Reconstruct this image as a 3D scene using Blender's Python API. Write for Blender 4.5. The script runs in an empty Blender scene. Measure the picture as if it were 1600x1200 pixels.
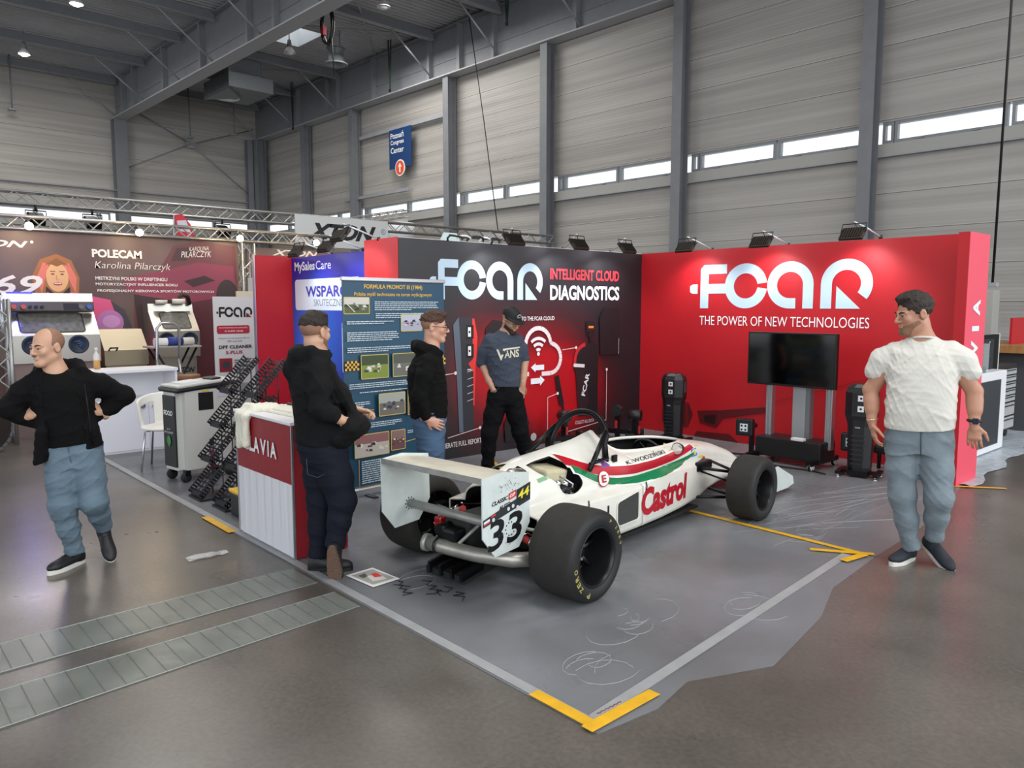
import bpy, bmesh, math, random
import numpy as np
from mathutils import Vector, Matrix, Euler
try:
    import openvdb as vdb
except Exception:
    import pyopenvdb as vdb
random.seed(7)
PI = math.pi
SC = bpy.context.scene
COL = SC.collection
def R(d): return math.radians(d)

# ------------------------------------------------------------------ camera
cam_data = bpy.data.cameras.new('camera')
cam_data.sensor_width = 36.0
cam_data.lens = 36.0 * 1202.0 / 1600.0
cam_data.clip_end = 300
cam = bpy.data.objects.new('camera', cam_data)
COL.objects.link(cam)
cam.location = (7.008, -8.733, 1.77)
cam.rotation_euler = (R(90 - 5.82), 0, R(48.2))
SC.camera = cam

# ------------------------------------------------------------------ world, sun, fill lights, exposure
HALL = R(1.8)                                   # the hall is turned a little against the booth
def hw(x, y, z): return Vector((math.cos(HALL)*x - math.sin(HALL)*y, math.sin(HALL)*x + math.cos(HALL)*y, z))
w = bpy.data.worlds.new('sky'); SC.world = w
w.use_nodes = True
bg = w.node_tree.nodes['Background']
bg.inputs[0].default_value = (0.90, 0.955, 1.0, 1)
bg.inputs[1].default_value = 1.7
def light(name, kind, loc, energy, color=(1,1,1), rot=(0,0,0), size=1, size_y=None, spot=None, blend=.3):
    l = bpy.data.lights.new(name, kind); l.energy = energy; l.color = color
    if kind == 'AREA':
        l.size = size
        if size_y: l.shape = 'RECTANGLE'; l.size_y = size_y
    elif kind == 'SPOT': l.spot_size = spot; l.spot_blend = blend; l.shadow_soft_size = size
    elif kind == 'SUN': l.angle = size
    else: l.shadow_soft_size = size
    o = bpy.data.objects.new(name, l); COL.objects.link(o); o.location = loc; o.rotation_euler = rot
    return o
def aim(loc, to):
    return (Vector(to) - Vector(loc)).to_track_quat('-Z', 'Y').to_euler()
# added fill: unseen area lights spread under the roof, without fixtures
for i, (x, y, e) in enumerate(((2, -5, 400), (9, -5, 380), (-6, -3, 420), (-15, -2, 480), (-15, 7.5, 300), (-20, 8.5, 420), (-28, -2, 640))):
    light('roof_fill', 'AREA', hw(x, y, 12.2), e, (1, .97, .92), (0, 0, 0), 3.0)
# added unseen area lights on the open sides, brightening faces turned that way
light('side_fill', 'AREA', (15, -12, 5.0), 430, (.93, .97, 1), aim((15, -12, 5), (2, -3, 1)), 9, 7)
light('side_fill', 'AREA', (16, 3, 5.0), 480, (.95, .98, 1), aim((16, 3, 5), (3, -2, 1)), 8, 6)
SC.view_settings.view_transform = 'Standard'
SC.view_settings.look = 'None'
SC.view_settings.exposure = 0.0
SC.view_settings.gamma = 1.0
SC.view_settings.use_curve_mapping = False

# ------------------------------------------------------------------ materials
def lin(h):
    h = h.lstrip('#'); v = [int(h[i:i+2], 16)/255 for i in (0, 2, 4)]
    return tuple(c/12.92 if c <= .04045 else ((c+.055)/1.055)**2.4 for c in v) + (1,)
MATS = {}
def mat(name, color='#808080', rough=.5, metal=0.0, spec=.5, noise=0, nscale=8, bump=0, bscale=60, emit=0, alpha=1, trans=0, stretch=None, coat=0, dark=.6):
    if name in MATS: return MATS[name]
    m = bpy.data.materials.new(name); MATS[name] = m
    m.use_nodes = True
    nt = m.node_tree; b = nt.nodes['Principled BSDF']
    c = lin(color)
    b.inputs['Base Color'].default_value = c
    b.inputs['Roughness'].default_value = rough
    b.inputs['Metallic'].default_value = metal
    b.inputs['Specular IOR Level'].default_value = spec
    b.inputs['Coat Weight'].default_value = coat
    if alpha < 1: b.inputs['Alpha'].default_value = alpha
    if trans: b.inputs['Transmission Weight'].default_value = trans
    if emit:
        b.inputs['Emission Color'].default_value = c; b.inputs['Emission Strength'].default_value = emit
    if noise or bump:
        tc = nt.nodes.new('ShaderNodeTexCoord'); mp = nt.nodes.new('ShaderNodeMapping')
        nt.links.new(tc.outputs['Object'], mp.inputs[0])
        if stretch: mp.inputs['Scale'].default_value = stretch
        if noise:
            n = nt.nodes.new('ShaderNodeTexNoise'); n.inputs['Scale'].default_value = nscale; n.inputs['Detail'].default_value = 6
            nt.links.new(mp.outputs[0], n.inputs['Vector'])
            r = nt.nodes.new('ShaderNodeValToRGB')
            r.color_ramp.elements[0].position = .3; r.color_ramp.elements[1].position = .7
            r.color_ramp.elements[0].color = tuple(v*(1-noise*dark) for v in c[:3]) + (1,)
            r.color_ramp.elements[1].color = tuple(min(1, v*(1+noise*.5)) for v in c[:3]) + (1,)
            nt.links.new(n.outputs['Fac'], r.inputs[0]); nt.links.new(r.outputs[0], b.inputs['Base Color'])
        if bump:
            n2 = nt.nodes.new('ShaderNodeTexNoise'); n2.inputs['Scale'].default_value = bscale; n2.inputs['Detail'].default_value = 4
            nt.links.new(mp.outputs[0], n2.inputs['Vector'])
            bp = nt.nodes.new('ShaderNodeBump'); bp.inputs['Strength'].default_value = bump; bp.inputs['Distance'].default_value = .02
            nt.links.new(n2.outputs['Fac'], bp.inputs['Height']); nt.links.new(bp.outputs[0], b.inputs['Normal'])
    return m
def flat(color, rough=.55): return mat('print_' + color.lstrip('#') + '_%d' % int(rough*100), color, rough)

M_STEEL = mat('painted_steel', '#9a9ca1', .5, noise=.12, nscale=3)
M_DSTEEL = mat('dark_steel', '#83858a', .5, noise=.1, nscale=3)
M_BLACK = mat('black_plastic', '#121214', .42)
M_BLACKM = mat('black_metal', '#17171a', .35, metal=.6)
M_ALU = mat('aluminium', '#b9bbbe', .32, metal=.85)
M_CHROME = mat('chrome', '#d0d2d4', .15, metal=1)
M_WHITE = mat('white_laminate', '#e6e6ea', .4)
M_INOX = mat('brushed_stainless', '#c9c6bd', .3, metal=.9, noise=.1, nscale=20, stretch=(1, 1, 14))
M_RUBBER = mat('rubber', '#1d1d1c', .75)
M_RED = mat('red_wall_film', '#b40d19', .55, noise=.06, nscale=2)
M_YEL = mat('yellow_tape', '#e2ac1e', .45, noise=.2, nscale=14)
M_CABLE = mat('black_cable', '#0e0e0f', .5)

# ------------------------------------------------------------------ things, parts, structure
def T(name, label, cat, loc=(0,0,0), rz=0, group=None, kind=None):
    o = bpy.data.objects.new(name, None); COL.objects.link(o)
    o.empty_display_size = .1
    o.location = loc; o.rotation_euler = (0, 0, rz)
    return tag(o, label, cat, group, kind)
def tag(o, label, cat, group=None, kind=None):
    o['label'] = label; o['category'] = cat
    if group: o['group'] = group
    if kind: o['kind'] = kind
    return o
def pm(o):
    m = Matrix.Identity(4)
    while o is not None:
        m = Matrix.LocRotScale(o.location, o.rotation_euler, o.scale) @ m
        o = o.parent
    return m
def link_mesh(name, me, parent=None):
    o = bpy.data.objects.new(name, me); COL.objects.link(o)
    if parent: o.parent = parent
    return o
def copy_tree(o, parent=None):
    c = o.copy(); COL.objects.link(c)
    if parent: c.parent = parent
    for k in [k for k in o.children]: copy_tree(k, c)
    return c

class MB:
    """collects shapes for ONE mesh"""
    def __init__(s): s.v = []; s.f = []; s.m = []; s.sm = []; s.mats = []
    def mi(s, m):
        if m not in s.mats: s.mats.append(m)
        return s.mats.index(m)
    def add(s, vs, fs, m, smooth=False, M=None):
        b = len(s.v); i = s.mi(m)
        if M is not None: vs = [M @ Vector(v) for v in vs]
        s.v += [tuple(v) for v in vs]
        for f in fs: s.f.append([b + k for k in f]); s.m.append(i); s.sm.append(smooth)
        return s
    def box(s, c, d, m, rot=(0,0,0), bev=0, M=None):
        c = Vector(c); h = Vector(d)/2; E_ = Euler(rot).to_matrix()
        if bev <= 0:
            vs = [c + E_ @ Vector((x*h.x, y*h.y, z*h.z)) for x in (-1,1) for y in (-1,1) for z in (-1,1)]
            return s.add(vs, [(0,1,3,2),(4,6,7,5),(0,4,5,1),(2,3,7,6),(0,2,6,4),(1,5,7,3)], m, False, M)
        bm = bmesh.new(); bmesh.ops.create_cube(bm, size=1)
        for v in bm.verts: v.co = Vector((v.co.x*d[0], v.co.y*d[1], v.co.z*d[2]))
        bmesh.ops.bevel(bm, geom=bm.edges[:], offset=min(bev, min(d)*.49), segments=2, affect='EDGES', profile=.6)
        vs = [c + E_ @ v.co for v in bm.verts]; fs = [[v.index for v in f.verts] for f in bm.faces]
        bm.free(); return s.add(vs, fs, m, False, M)
    def cyl(s, p0, p1, r0, m, r1=None, n=16, caps=True, smooth=True):
        p0 = Vector(p0); p1 = Vector(p1); r1 = r0 if r1 is None else r1
        q = (p1-p0).normalized().to_track_quat('Z', 'Y').to_matrix()
        vs = [p + q @ Vector((r*math.cos(2*PI*i/n), r*math.sin(2*PI*i/n), 0)) for p, r in ((p0, r0), (p1, r1)) for i in range(n)]
        s.add(vs, [(i, (i+1) % n, n+(i+1) % n, n+i) for i in range(n)], m, smooth)
        if caps:
            if r0 > 0: s.add(vs[:n], [tuple(reversed(range(n)))], m)
            if r1 > 0: s.add(vs[n:], [tuple(range(n))], m)
        return s
    def tube(s, pts, r, m, n=8, closed=False):
        P = [Vector(p) for p in pts]; N = len(P)
        rr = r if isinstance(r, (list, tuple)) else [r]*N
        vs = []; up = None
        for i, p in enumerate(P):
            a = P[i-1] if (i > 0 or closed) else p; b = P[(i+1) % N] if (i < N-1 or closed) else p
            t = (b-a).normalized()
            if up is None: up = t.orthogonal().normalized()
            up = (up - t*up.dot(t))
            up = up.normalized() if up.length > 1e-6 else t.orthogonal().normalized()
            sd = t.cross(up)
            vs += [p + (up*math.cos(2*PI*k/n) + sd*math.sin(2*PI*k/n))*rr[i] for k in range(n)]
        fs = []
        for i in range(N if closed else N-1):
            j = (i+1) % N
            fs += [(i*n+k, i*n+(k+1) % n, j*n+(k+1) % n, j*n+k) for k in range(n)]
        if not closed: fs += [tuple(reversed(range(n))), tuple((N-1)*n+k for k in range(n))]
        return s.add(vs, fs, m, True)
    def lathe(s, prof, m, o=(0,0,0), axis='Z', n=32, smooth=True, mats=None):
        """prof: (radius, height) pairs"""
        o = Vector(o); vs = []
        for r, h in prof:
            for k in range(n):
                c, d = r*math.cos(2*PI*k/n), r*math.sin(2*PI*k/n)
                vs.append(o + (Vector((c, d, h)) if axis == 'Z' else Vector((h, c, d)) if axis == 'X' else Vector((d, h, c))))
        for i in range(len(prof)-1):
            s.add(vs[i*n:(i+2)*n], [(k, (k+1) % n, n+(k+1) % n, n+k) for k in range(n)], (mats[i] if mats else m), smooth)
        return s
    def prism(s, poly, ext, m, plane='XY', at=0, smooth=False):
        """polygon in a plane, extruded along the third axis from at to at+ext"""
        def p3(u, v, h): return {'XY': (u, v, h), 'XZ': (u, h, v), 'YZ': (h, u, v)}[plane]
        n = len(poly)
        vs = [p3(u, v, at) for u, v in poly] + [p3(u, v, at+ext) for u, v in poly]
        return s.add(vs, [tuple(range(n)), tuple(reversed(range(n, 2*n)))] + [(i, n+i, n+(i+1) % n, (i+1) % n) for i in range(n)], m, smooth)
    def ball(s, c, r, m, n=14, M=None):
        c = Vector(c); rx, ry, rz = (r, r, r) if not isinstance(r, (tuple, list)) else r
        vs = []; fs = []; k = n//2
        for i in range(k+1):
            a = PI*i/k
            for j in range(n):
                b = 2*PI*j/n
                vs.append(c + Vector((rx*math.sin(a)*math.cos(b), ry*math.sin(a)*math.sin(b), rz*math.cos(a))))
        for i in range(k):
            for j in range(n): fs.append((i*n+j, (i+1)*n+j, (i+1)*n+(j+1) % n, i*n+(j+1) % n))
        return s.add(vs, fs, m, True, M)
    def build(s, name, parent=None, world=False, kind=None, rz=None, clean=True):
        me = bpy.data.meshes.new(name)
        vs = s.v
        if world and parent is not None:
            inv = pm(parent).inverted(); vs = [tuple(inv @ Vector(v)) for v in vs]
        me.from_pydata(vs, [], s.f)
        for m in s.mats: me.materials.append(m)
        me.polygons.foreach_set('material_index', s.m); me.polygons.foreach_set('use_smooth', s.sm)
        if clean:
            bm = bmesh.new(); bm.from_mesh(me)
            bmesh.ops.remove_doubles(bm, verts=bm.verts, dist=1e-5)
            bmesh.ops.recalc_face_normals(bm, faces=bm.faces)
            bm.to_mesh(me); bm.free()
        me.update()
        o = link_mesh(name, me, parent)
        if rz is not None: o.rotation_euler = (0, 0, rz)
        if kind: o['kind'] = kind
        return o

# ------------------------------------------------------------------ lettering and printed pictures
_TXT = {}
def text_geo(t, bold=0.0, shear=0.0):
    k = (t, bold, shear)
    if k in _TXT: return _TXT[k]
    c = bpy.data.curves.new('t', 'FONT'); c.body = t; c.size = 1; c.offset = bold; c.shear = shear; c.resolution_u = 3
    o = bpy.data.objects.new('t', c)
    me = bpy.data.meshes.new_from_object(o)
    V = np.array([v.co[:2] for v in me.vertices]) if len(me.vertices) else np.zeros((0, 2))
    F = [list(p.vertices) for p in me.polygons]
    bpy.data.objects.remove(o); bpy.data.curves.remove(c); bpy.data.meshes.remove(me)
    if len(V):
        lo = V.min(0); hi = V.max(0); V = (V - lo)/(hi - lo)
        _TXT[k] = (V, F, (hi[0]-lo[0])/(hi[1]-lo[1]))
    else: _TXT[k] = (V, F, 1)
    return _TXT[k]
class Art:
    """flat printed shapes on a surface: (u, v) in metres from origin o, along U and V, lifted along N"""
    def __init__(s, o, U, V, N, lift=.002, step=.00035):
        s.o = Vector(o); s.U = Vector(U); s.V = Vector(V); s.N = Vector(N); s.h = lift; s.st = step; s.mb = MB()
    def p(s, u, v): return s.o + s.U*u + s.V*v + s.N*s.h
    def shape(s, pts, faces, color, rough=.5):
        m = color if not isinstance(color, str) else flat(color, rough)
        s.mb.add([s.p(u, v) for u, v in pts], faces, m); s.h += s.st
    def poly(s, pts, color): s.shape(pts, [tuple(range(len(pts)))], color)
    def rect(s, u0, v0, u1, v1, color): s.poly([(u0, v0), (u1, v0), (u1, v1), (u0, v1)], color)
    def rrect(s, u0, v0, u1, v1, r, color):
        pts = []
        for cx, cy, a in ((u1-r, v0+r, -90), (u1-r, v1-r, 0), (u0+r, v1-r, 90), (u0+r, v0+r, 180)):
            pts += [(cx + r*math.cos(R(a+i*18)), cy + r*math.sin(R(a+i*18))) for i in range(6)]
        s.poly(pts, color)
    def disc(s, u, v, r, color, ry=None, n=28):
        ry = ry or r
        s.poly([(u + r*math.cos(2*PI*i/n), v + ry*math.sin(2*PI*i/n)) for i in range(n)], color)
    def arc(s, u, v, r0, r1, a0, a1, color, n=24, sx=1, sy=1):
        pts = [(u + sx*r*math.cos(R(a0+(a1-a0)*i/n)), v + sy*r*math.sin(R(a0+(a1-a0)*i/n))) for r in (r0, r1) for i in range(n+1)]
        s.shape(pts, [(i, i+1, n+2+i, n+1+i) for i in range(n)], color)
    def line(s, pts, wd, color):
        V_ = []; F_ = []
        for (a, b), (c, d) in zip(pts[:-1], pts[1:]):
            L = math.hypot(c-a, d-b) or 1; nx, ny = -(d-b)/L*wd/2, (c-a)/L*wd/2; k = len(V_)
            V_ += [(a+nx, b+ny), (a-nx, b-ny), (c-nx, d-ny), (c+nx, d+ny)]; F_.append((k, k+1, k+2, k+3))
        s.shape(V_, F_, color)
    def text(s, t, u0, v0, u1, v1, color, bold=0.0, shear=0.0, slope=0.0):
        V_, F_, _ = text_geo(t, bold, shear)
        if len(V_): s.shape([(u0 + a*(u1-u0), v0 + b*(v1-v0) + slope*a) for a, b in V_], F_, color)
    def textw(s, t, u0, v0, h, color, bold=0.0, center=False, maxw=None):
        V_, F_, asp = text_geo(t, bold); wd = h*asp
        if maxw: wd = min(wd, maxw)
        if center: u0 -= wd/2
        s.text(t, u0, v0, u0+wd, v0+h, color, bold)
    def para(s, u0, v0, u1, n, lh, color, seed=1, h=.45):
        """a block of small print: rows of short word-long strokes"""
        rd = random.Random(seed); V_ = []; F_ = []
        for i in range(n):
            x = u0; v = v0 - i*lh; end = u1 - (rd.random()*(u1-u0)*.45 if i == n-1 else rd.random()*(u1-u0)*.06)
            while x < end:
                L = min((1.2 + rd.random()*4)*lh*.55, end-x); k = len(V_)
                V_ += [(x, v), (x+L, v), (x+L, v+lh*h), (x, v+lh*h)]; F_.append((k, k+1, k+2, k+3)); x += L + lh*.3
        if F_: s.shape(V_, F_, color)
    def checker(s, u0, v0, nx, ny, c, col_a, col_b):
        s.rect(u0, v0, u0+nx*c, v0+ny*c, col_a); V_ = []; F_ = []
        for i in range(nx):
            for j in range(ny):
                if (i+j) % 2:
                    k = len(V_); a, b = u0+i*c, v0+j*c
                    V_ += [(a, b), (a+c, b), (a+c, b+c), (a, b+c)]; F_.append((k, k+1, k+2, k+3))
        s.shape(V_, F_, col_b)
    def fcar(s, u, v, h, wd, color, tick=True, accent=None):
        """wide round-letter logo: letters F C A R from u, width wd, cap height h"""
        k = wd/3.77
        def X(a): return u + a*k
        def Y(b): return v + b*h
        def P(pts, c=color): s.shape([(X(a), Y(b)) for a, b in pts], [tuple(range(len(pts)))], c)
        P([(0, 0), (.21, 0), (.21, .79), (.66, .79), (.66, 1), (.09, 1), (0, .91)])
        P([(.1, .34), (.8, .34), (.8, .56), (.1, .56)])
        s.arc(X(1.12), Y(.5), .28, .5, 8, 352, color, 36, k, h)
        s.arc(X(2.12), Y(.5), .28, .5, 0, 270, color, 30, k, h)
        P([(2.11, 0), (2.25, 0), (2.25, .22), (2.11, .22)])
        P([(2.4, 0), (2.62, 0), (2.62, .51), (2.4, .51)])
        s.arc(X(3.27), Y(.5), .28, .5, -38, 180, color, 28, k, h)
        P([(2.77, 0), (2.99, 0), (2.99, .51), (2.77, .51)])
        P([(3.08, .46), (3.55, 0), (3.08, 0)], accent or color)
        if tick: P([(-.27, .38), (-.2, .34), (-.07, .34), (-.07, .56), (-.2, .56), (-.27, .52)], accent or color)
    def build(s, name, parent, world=True):
        return s.mb.build(name, parent, world, clean=False)

# ------------------------------------------------------------------ smooth blended bodies
class SDF:
    def __init__(s, lo, hi, h):
        s.lo = np.array(lo, float); s.h = h
        s.n = np.ceil((np.array(hi, float) - s.lo)/h).astype(int) + 1
        s.a = np.full(s.n, .25, np.float32)
    def region(s, lo, hi, mg):
        i0 = np.maximum(np.floor((np.array(lo) - mg - s.lo)/s.h).astype(int), 0)
        i1 = np.minimum(np.ceil((np.array(hi) + mg - s.lo)/s.h).astype(int) + 1, s.n)
        if (i1 <= i0).any(): return None
        ax = [(s.lo[k] + s.h*np.arange(i0[k], i1[k])).astype(np.float32) for k in range(3)]
        sl = tuple(slice(i0[k], i1[k]) for k in range(3))
        return sl, ax[0][:, None, None], ax[1][None, :, None], ax[2][None, None, :]
    def comb(s, sl, d, k, op):
        a = s.a[sl]
        if op == 'add':
            if k > 0: q = np.maximum(k - np.abs(a-d), 0)/k; s.a[sl] = np.minimum(a, d) - q*q*k*.25
            else: s.a[sl] = np.minimum(a, d)
        elif op == 'sub':
            d = -d
            if k > 0: q = np.maximum(k - np.abs(a-d), 0)/k; s.a[sl] = np.maximum(a, d) + q*q*k*.25
            else: s.a[sl] = np.maximum(a, d)
    def cone(s, p0, p1, r0, r1=None, k=.02, op='add'):
        p0 = np.array(p0, float); p1 = np.array(p1, float); r1 = r0 if r1 is None else r1
        rm = max(r0, r1)
        g = s.region(np.minimum(p0, p1)-rm, np.maximum(p0, p1)+rm, k+.03)
        if g is None: return s
        sl, X, Y, Z = g; d = p1-p0; L = max(d@d, 1e-9)
        t = np.clip(((X-p0[0])*d[0] + (Y-p0[1])*d[1] + (Z-p0[2])*d[2])/L, 0, 1)
        D = np.sqrt((X-p0[0]-t*d[0])**2 + (Y-p0[1]-t*d[1])**2 + (Z-p0[2]-t*d[2])**2) - (r0 + (r1-r0)*t)
        s.comb(sl, D.astype(np.float32), k, op); return s
    def chain(s, pts, rs, k=.02):
        for i in range(len(pts)-1): s.cone(pts[i], pts[i+1], rs[i], rs[i+1], k)
        return s
    def ell(s, c, r, k=.02, op='add', M=None):
        """ellipsoid; M: 3x3 rotation (columns: its own axes)"""
        c = np.array(c, float); r = np.array(r, float); rm = r.max()
        g = s.region(c-rm, c+rm, k+.02)
        if g is None: return s
        sl, X, Y, Z = g; X = X-c[0]; Y = Y-c[1]; Z = Z-c[2]
        if M is not None:
            A = np.array(M); X, Y, Z = (A[0,0]*X+A[1,0]*Y+A[2,0]*Z, A[0,1]*X+A[1,1]*Y+A[2,1]*Z, A[0,2]*X+A[1,2]*Y+A[2,2]*Z)
        k0 = np.sqrt((X/r[0])**2 + (Y/r[1])**2 + (Z/r[2])**2); k1 = np.sqrt((X/r[0]**2)**2 + (Y/r[1]**2)**2 + (Z/r[2]**2)**2)
        D = k0*(k0-1)/np.maximum(k1, 1e-6)
        s.comb(sl, D.astype(np.float32), k, op); return s
    def loft(s, st, k=.02, op='add', power=2.2):
        """stations (z, cx, cy, rx, ry), rising"""
        st = np.array(sorted(st), float); z = st[:, 0]; rm = st[:, 3:].max()
        lo = (st[:, 1].min()-rm, st[:, 2].min()-rm, z[0]); hi = (st[:, 1].max()+rm, st[:, 2].max()+rm, z[-1])
        g = s.region(lo, hi, k+.03)
        if g is None: return s
        sl, X, Y, Z = g; zf = Z[0, 0]
        from_ = lambda c: np.interp(zf, z, st[:, c]).astype(np.float32)[None, None, :]
        cx, cy, rx, ry = (from_(c) for c in (1, 2, 3, 4))
        q = (np.abs((X-cx)/rx)**power + np.abs((Y-cy)/ry)**power)**(1/power)
        D = (q-1)*np.minimum(rx, ry); D = np.maximum(D, np.maximum(z[0]-Z, Z-z[-1]))
        s.comb(sl, D.astype(np.float32), k, op); return s
    def cut(s, p, n, k=.0):
        """keep what lies behind the plane (p, n)"""
        n = np.array(n, float); n /= np.linalg.norm(n); p = np.array(p, float)
        sl, X, Y, Z = s.region(s.lo, s.lo + s.h*s.n, 0)
        D = ((X-p[0])*n[0] + (Y-p[1])*n[1] + (Z-p[2])*n[2]).astype(np.float32)
        if k > 0: q = np.maximum(k-np.abs(s.a-D), 0)/k; s.a = np.maximum(s.a, D) + q*q*k*.25
        else: s.a = np.maximum(s.a, D)
        return s
    def folds(s, amp, f, seed=0, tilt=.6, sharp=2.5, n=4):
        """cloth folds: curved ridges running mostly across, fading in and out"""
        rd = np.random.RandomState(seed); sl, X, Y, Z = s.region(s.lo, s.lo + s.h*s.n, 0)
        for i in range(n):
            a = rd.randn()*tilt; b = rd.randn()*tilt*.7; k = f*(.7+rd.rand()*.6); p = rd.rand(4)*6.3
            ph = k*(Z + a*X + b*Y) + 1.6*np.sin(X*11+Z*5+p[0]) + 1.2*np.sin(Y*13-Z*7+p[1])
            mk = np.clip(.5 + .9*np.sin(X*9+p[2]+Z*6)*np.sin(Z*7.5+p[3]+Y*8), 0, 1)
            s.a -= (amp*mk*((1-np.abs(np.sin(ph*.5)))**sharp - .22)).astype(np.float32)
        return s
    def warp(s, amp, f, seed=0, band=.03):
        """creases: a sum of slanted waves added to the distance"""
        rd = np.random.RandomState(seed); sl, X, Y, Z = s.region(s.lo, s.lo + s.h*s.n, 0)
        d = np.zeros(s.n, np.float32)
        for i in range(7):
            v = rd.normal(size=3); v[2] *= 1.3; v *= f*(.5+rd.rand()*1.1)/np.linalg.norm(v)
            v2 = rd.normal(size=3)*f*.35; ph = rd.rand(2)*6.3
            d += np.sin(X*v[0]+Y*v[1]+Z*v[2] + ph[0] + 1.4*np.sin(X*v2[0]+Y*v2[1]+Z*v2[2]+ph[1])).astype(np.float32)
        s.a += d*(amp/2.6); return s
    def mesh(s, name, m, parent=None, adapt=0.0, smooth=True):
        a = s.a.copy(); a[[0, -1]] = .2; a[:, [0, -1]] = .2; a[:, :, [0, -1]] = .2
        a = np.clip(a, -3*s.h, 3*s.h)/s.h
        g = vdb.FloatGrid(3.0); g.copyFromArray(a.astype(np.float32))
        P_, T_, Q_ = g.convertToPolygons(0.0, adapt)
        P_ = P_*s.h + s.lo
        me = bpy.data.meshes.new(name)
        me.from_pydata(P_.tolist(), [], [list(q)[::-1] for q in T_.tolist()] + [list(q)[::-1] for q in Q_.tolist()])
        me.materials.append(m)
        me.polygons.foreach_set('use_smooth', [smooth]*len(me.polygons))
        me.update()
        return link_mesh(name, me, parent)
# ================================================================== THE HALL (hall coordinates, turned by HALL)
def wall_mat(name, color, along):
    m = bpy.data.materials.new(name); m.use_nodes = True; nt = m.node_tree; N = nt.nodes; L = nt.links
    b = N['Principled BSDF']; b.inputs['Roughness'].default_value = .5
    tc = N.new('ShaderNodeTexCoord'); sp = N.new('ShaderNodeSeparateXYZ'); L.new(tc.outputs['Object'], sp.inputs[0])
    def mth(op, a, bb=None):
        n = N.new('ShaderNodeMath'); n.operation = op
        for i, v in enumerate((a, bb)):
            if v is None: continue
            if isinstance(v, (int, float)): n.inputs[i].default_value = v
            else: L.new(v, n.inputs[i])
        return n.outputs[0]
    fr = mth('FRACT', mth('DIVIDE', sp.outputs[2], .93))
    seam = mth('LESS_THAN', fr, .022)
    hi = mth('MULTIPLY', mth('GREATER_THAN', fr, .022), mth('LESS_THAN', fr, .04))
    mp = N.new('ShaderNodeMapping'); L.new(tc.outputs['Object'], mp.inputs[0])
    mp.inputs['Scale'].default_value = (.05, 1, 1.9) if along == 'X' else (1, .05, 1.9)
    n = N.new('ShaderNodeTexNoise'); n.inputs['Scale'].default_value = 2.2; n.inputs['Detail'].default_value = 5; L.new(mp.outputs[0], n.inputs['Vector'])
    r = N.new('ShaderNodeValToRGB'); c = lin(color)
    r.color_ramp.elements[0].position = .33; r.color_ramp.elements[1].position = .68
    r.color_ramp.elements[0].color = tuple(v*.80 for v in c[:3]) + (1,); r.color_ramp.elements[1].color = tuple(v*1.12 for v in c[:3]) + (1,)
    L.new(n.outputs['Fac'], r.inputs[0])
    mx = N.new('ShaderNodeMix'); mx.data_type = 'RGBA'; L.new(seam, mx.inputs[0]); L.new(r.outputs[0], mx.inputs[6]); mx.inputs[7].default_value = tuple(v*.38 for v in c[:3]) + (1,)
    mx2 = N.new('ShaderNodeMix'); mx2.data_type = 'RGBA'; L.new(hi, mx2.inputs[0]); L.new(mx.outputs[2], mx2.inputs[6]); mx2.inputs[7].default_value = tuple(min(1, v*1.3) for v in c[:3]) + (1,)
    L.new(mx2.outputs[2], b.inputs['Base Color'])
    rib = mth('MULTIPLY', mth('SINE', mth('MULTIPLY', sp.outputs[2], 68)), .5)
    bp = N.new('ShaderNodeBump'); bp.inputs['Strength'].default_value = .25; bp.inputs['Distance'].default_value = .01; L.new(rib, bp.inputs['Height']); L.new(bp.outputs[0], b.inputs['Normal'])
    return m
M_WALLX = wall_mat('hall_panel_long', '#a9a5a0', 'X'); M_WALLY = wall_mat('hall_panel_end', '#b3afaa', 'Y')

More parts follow.
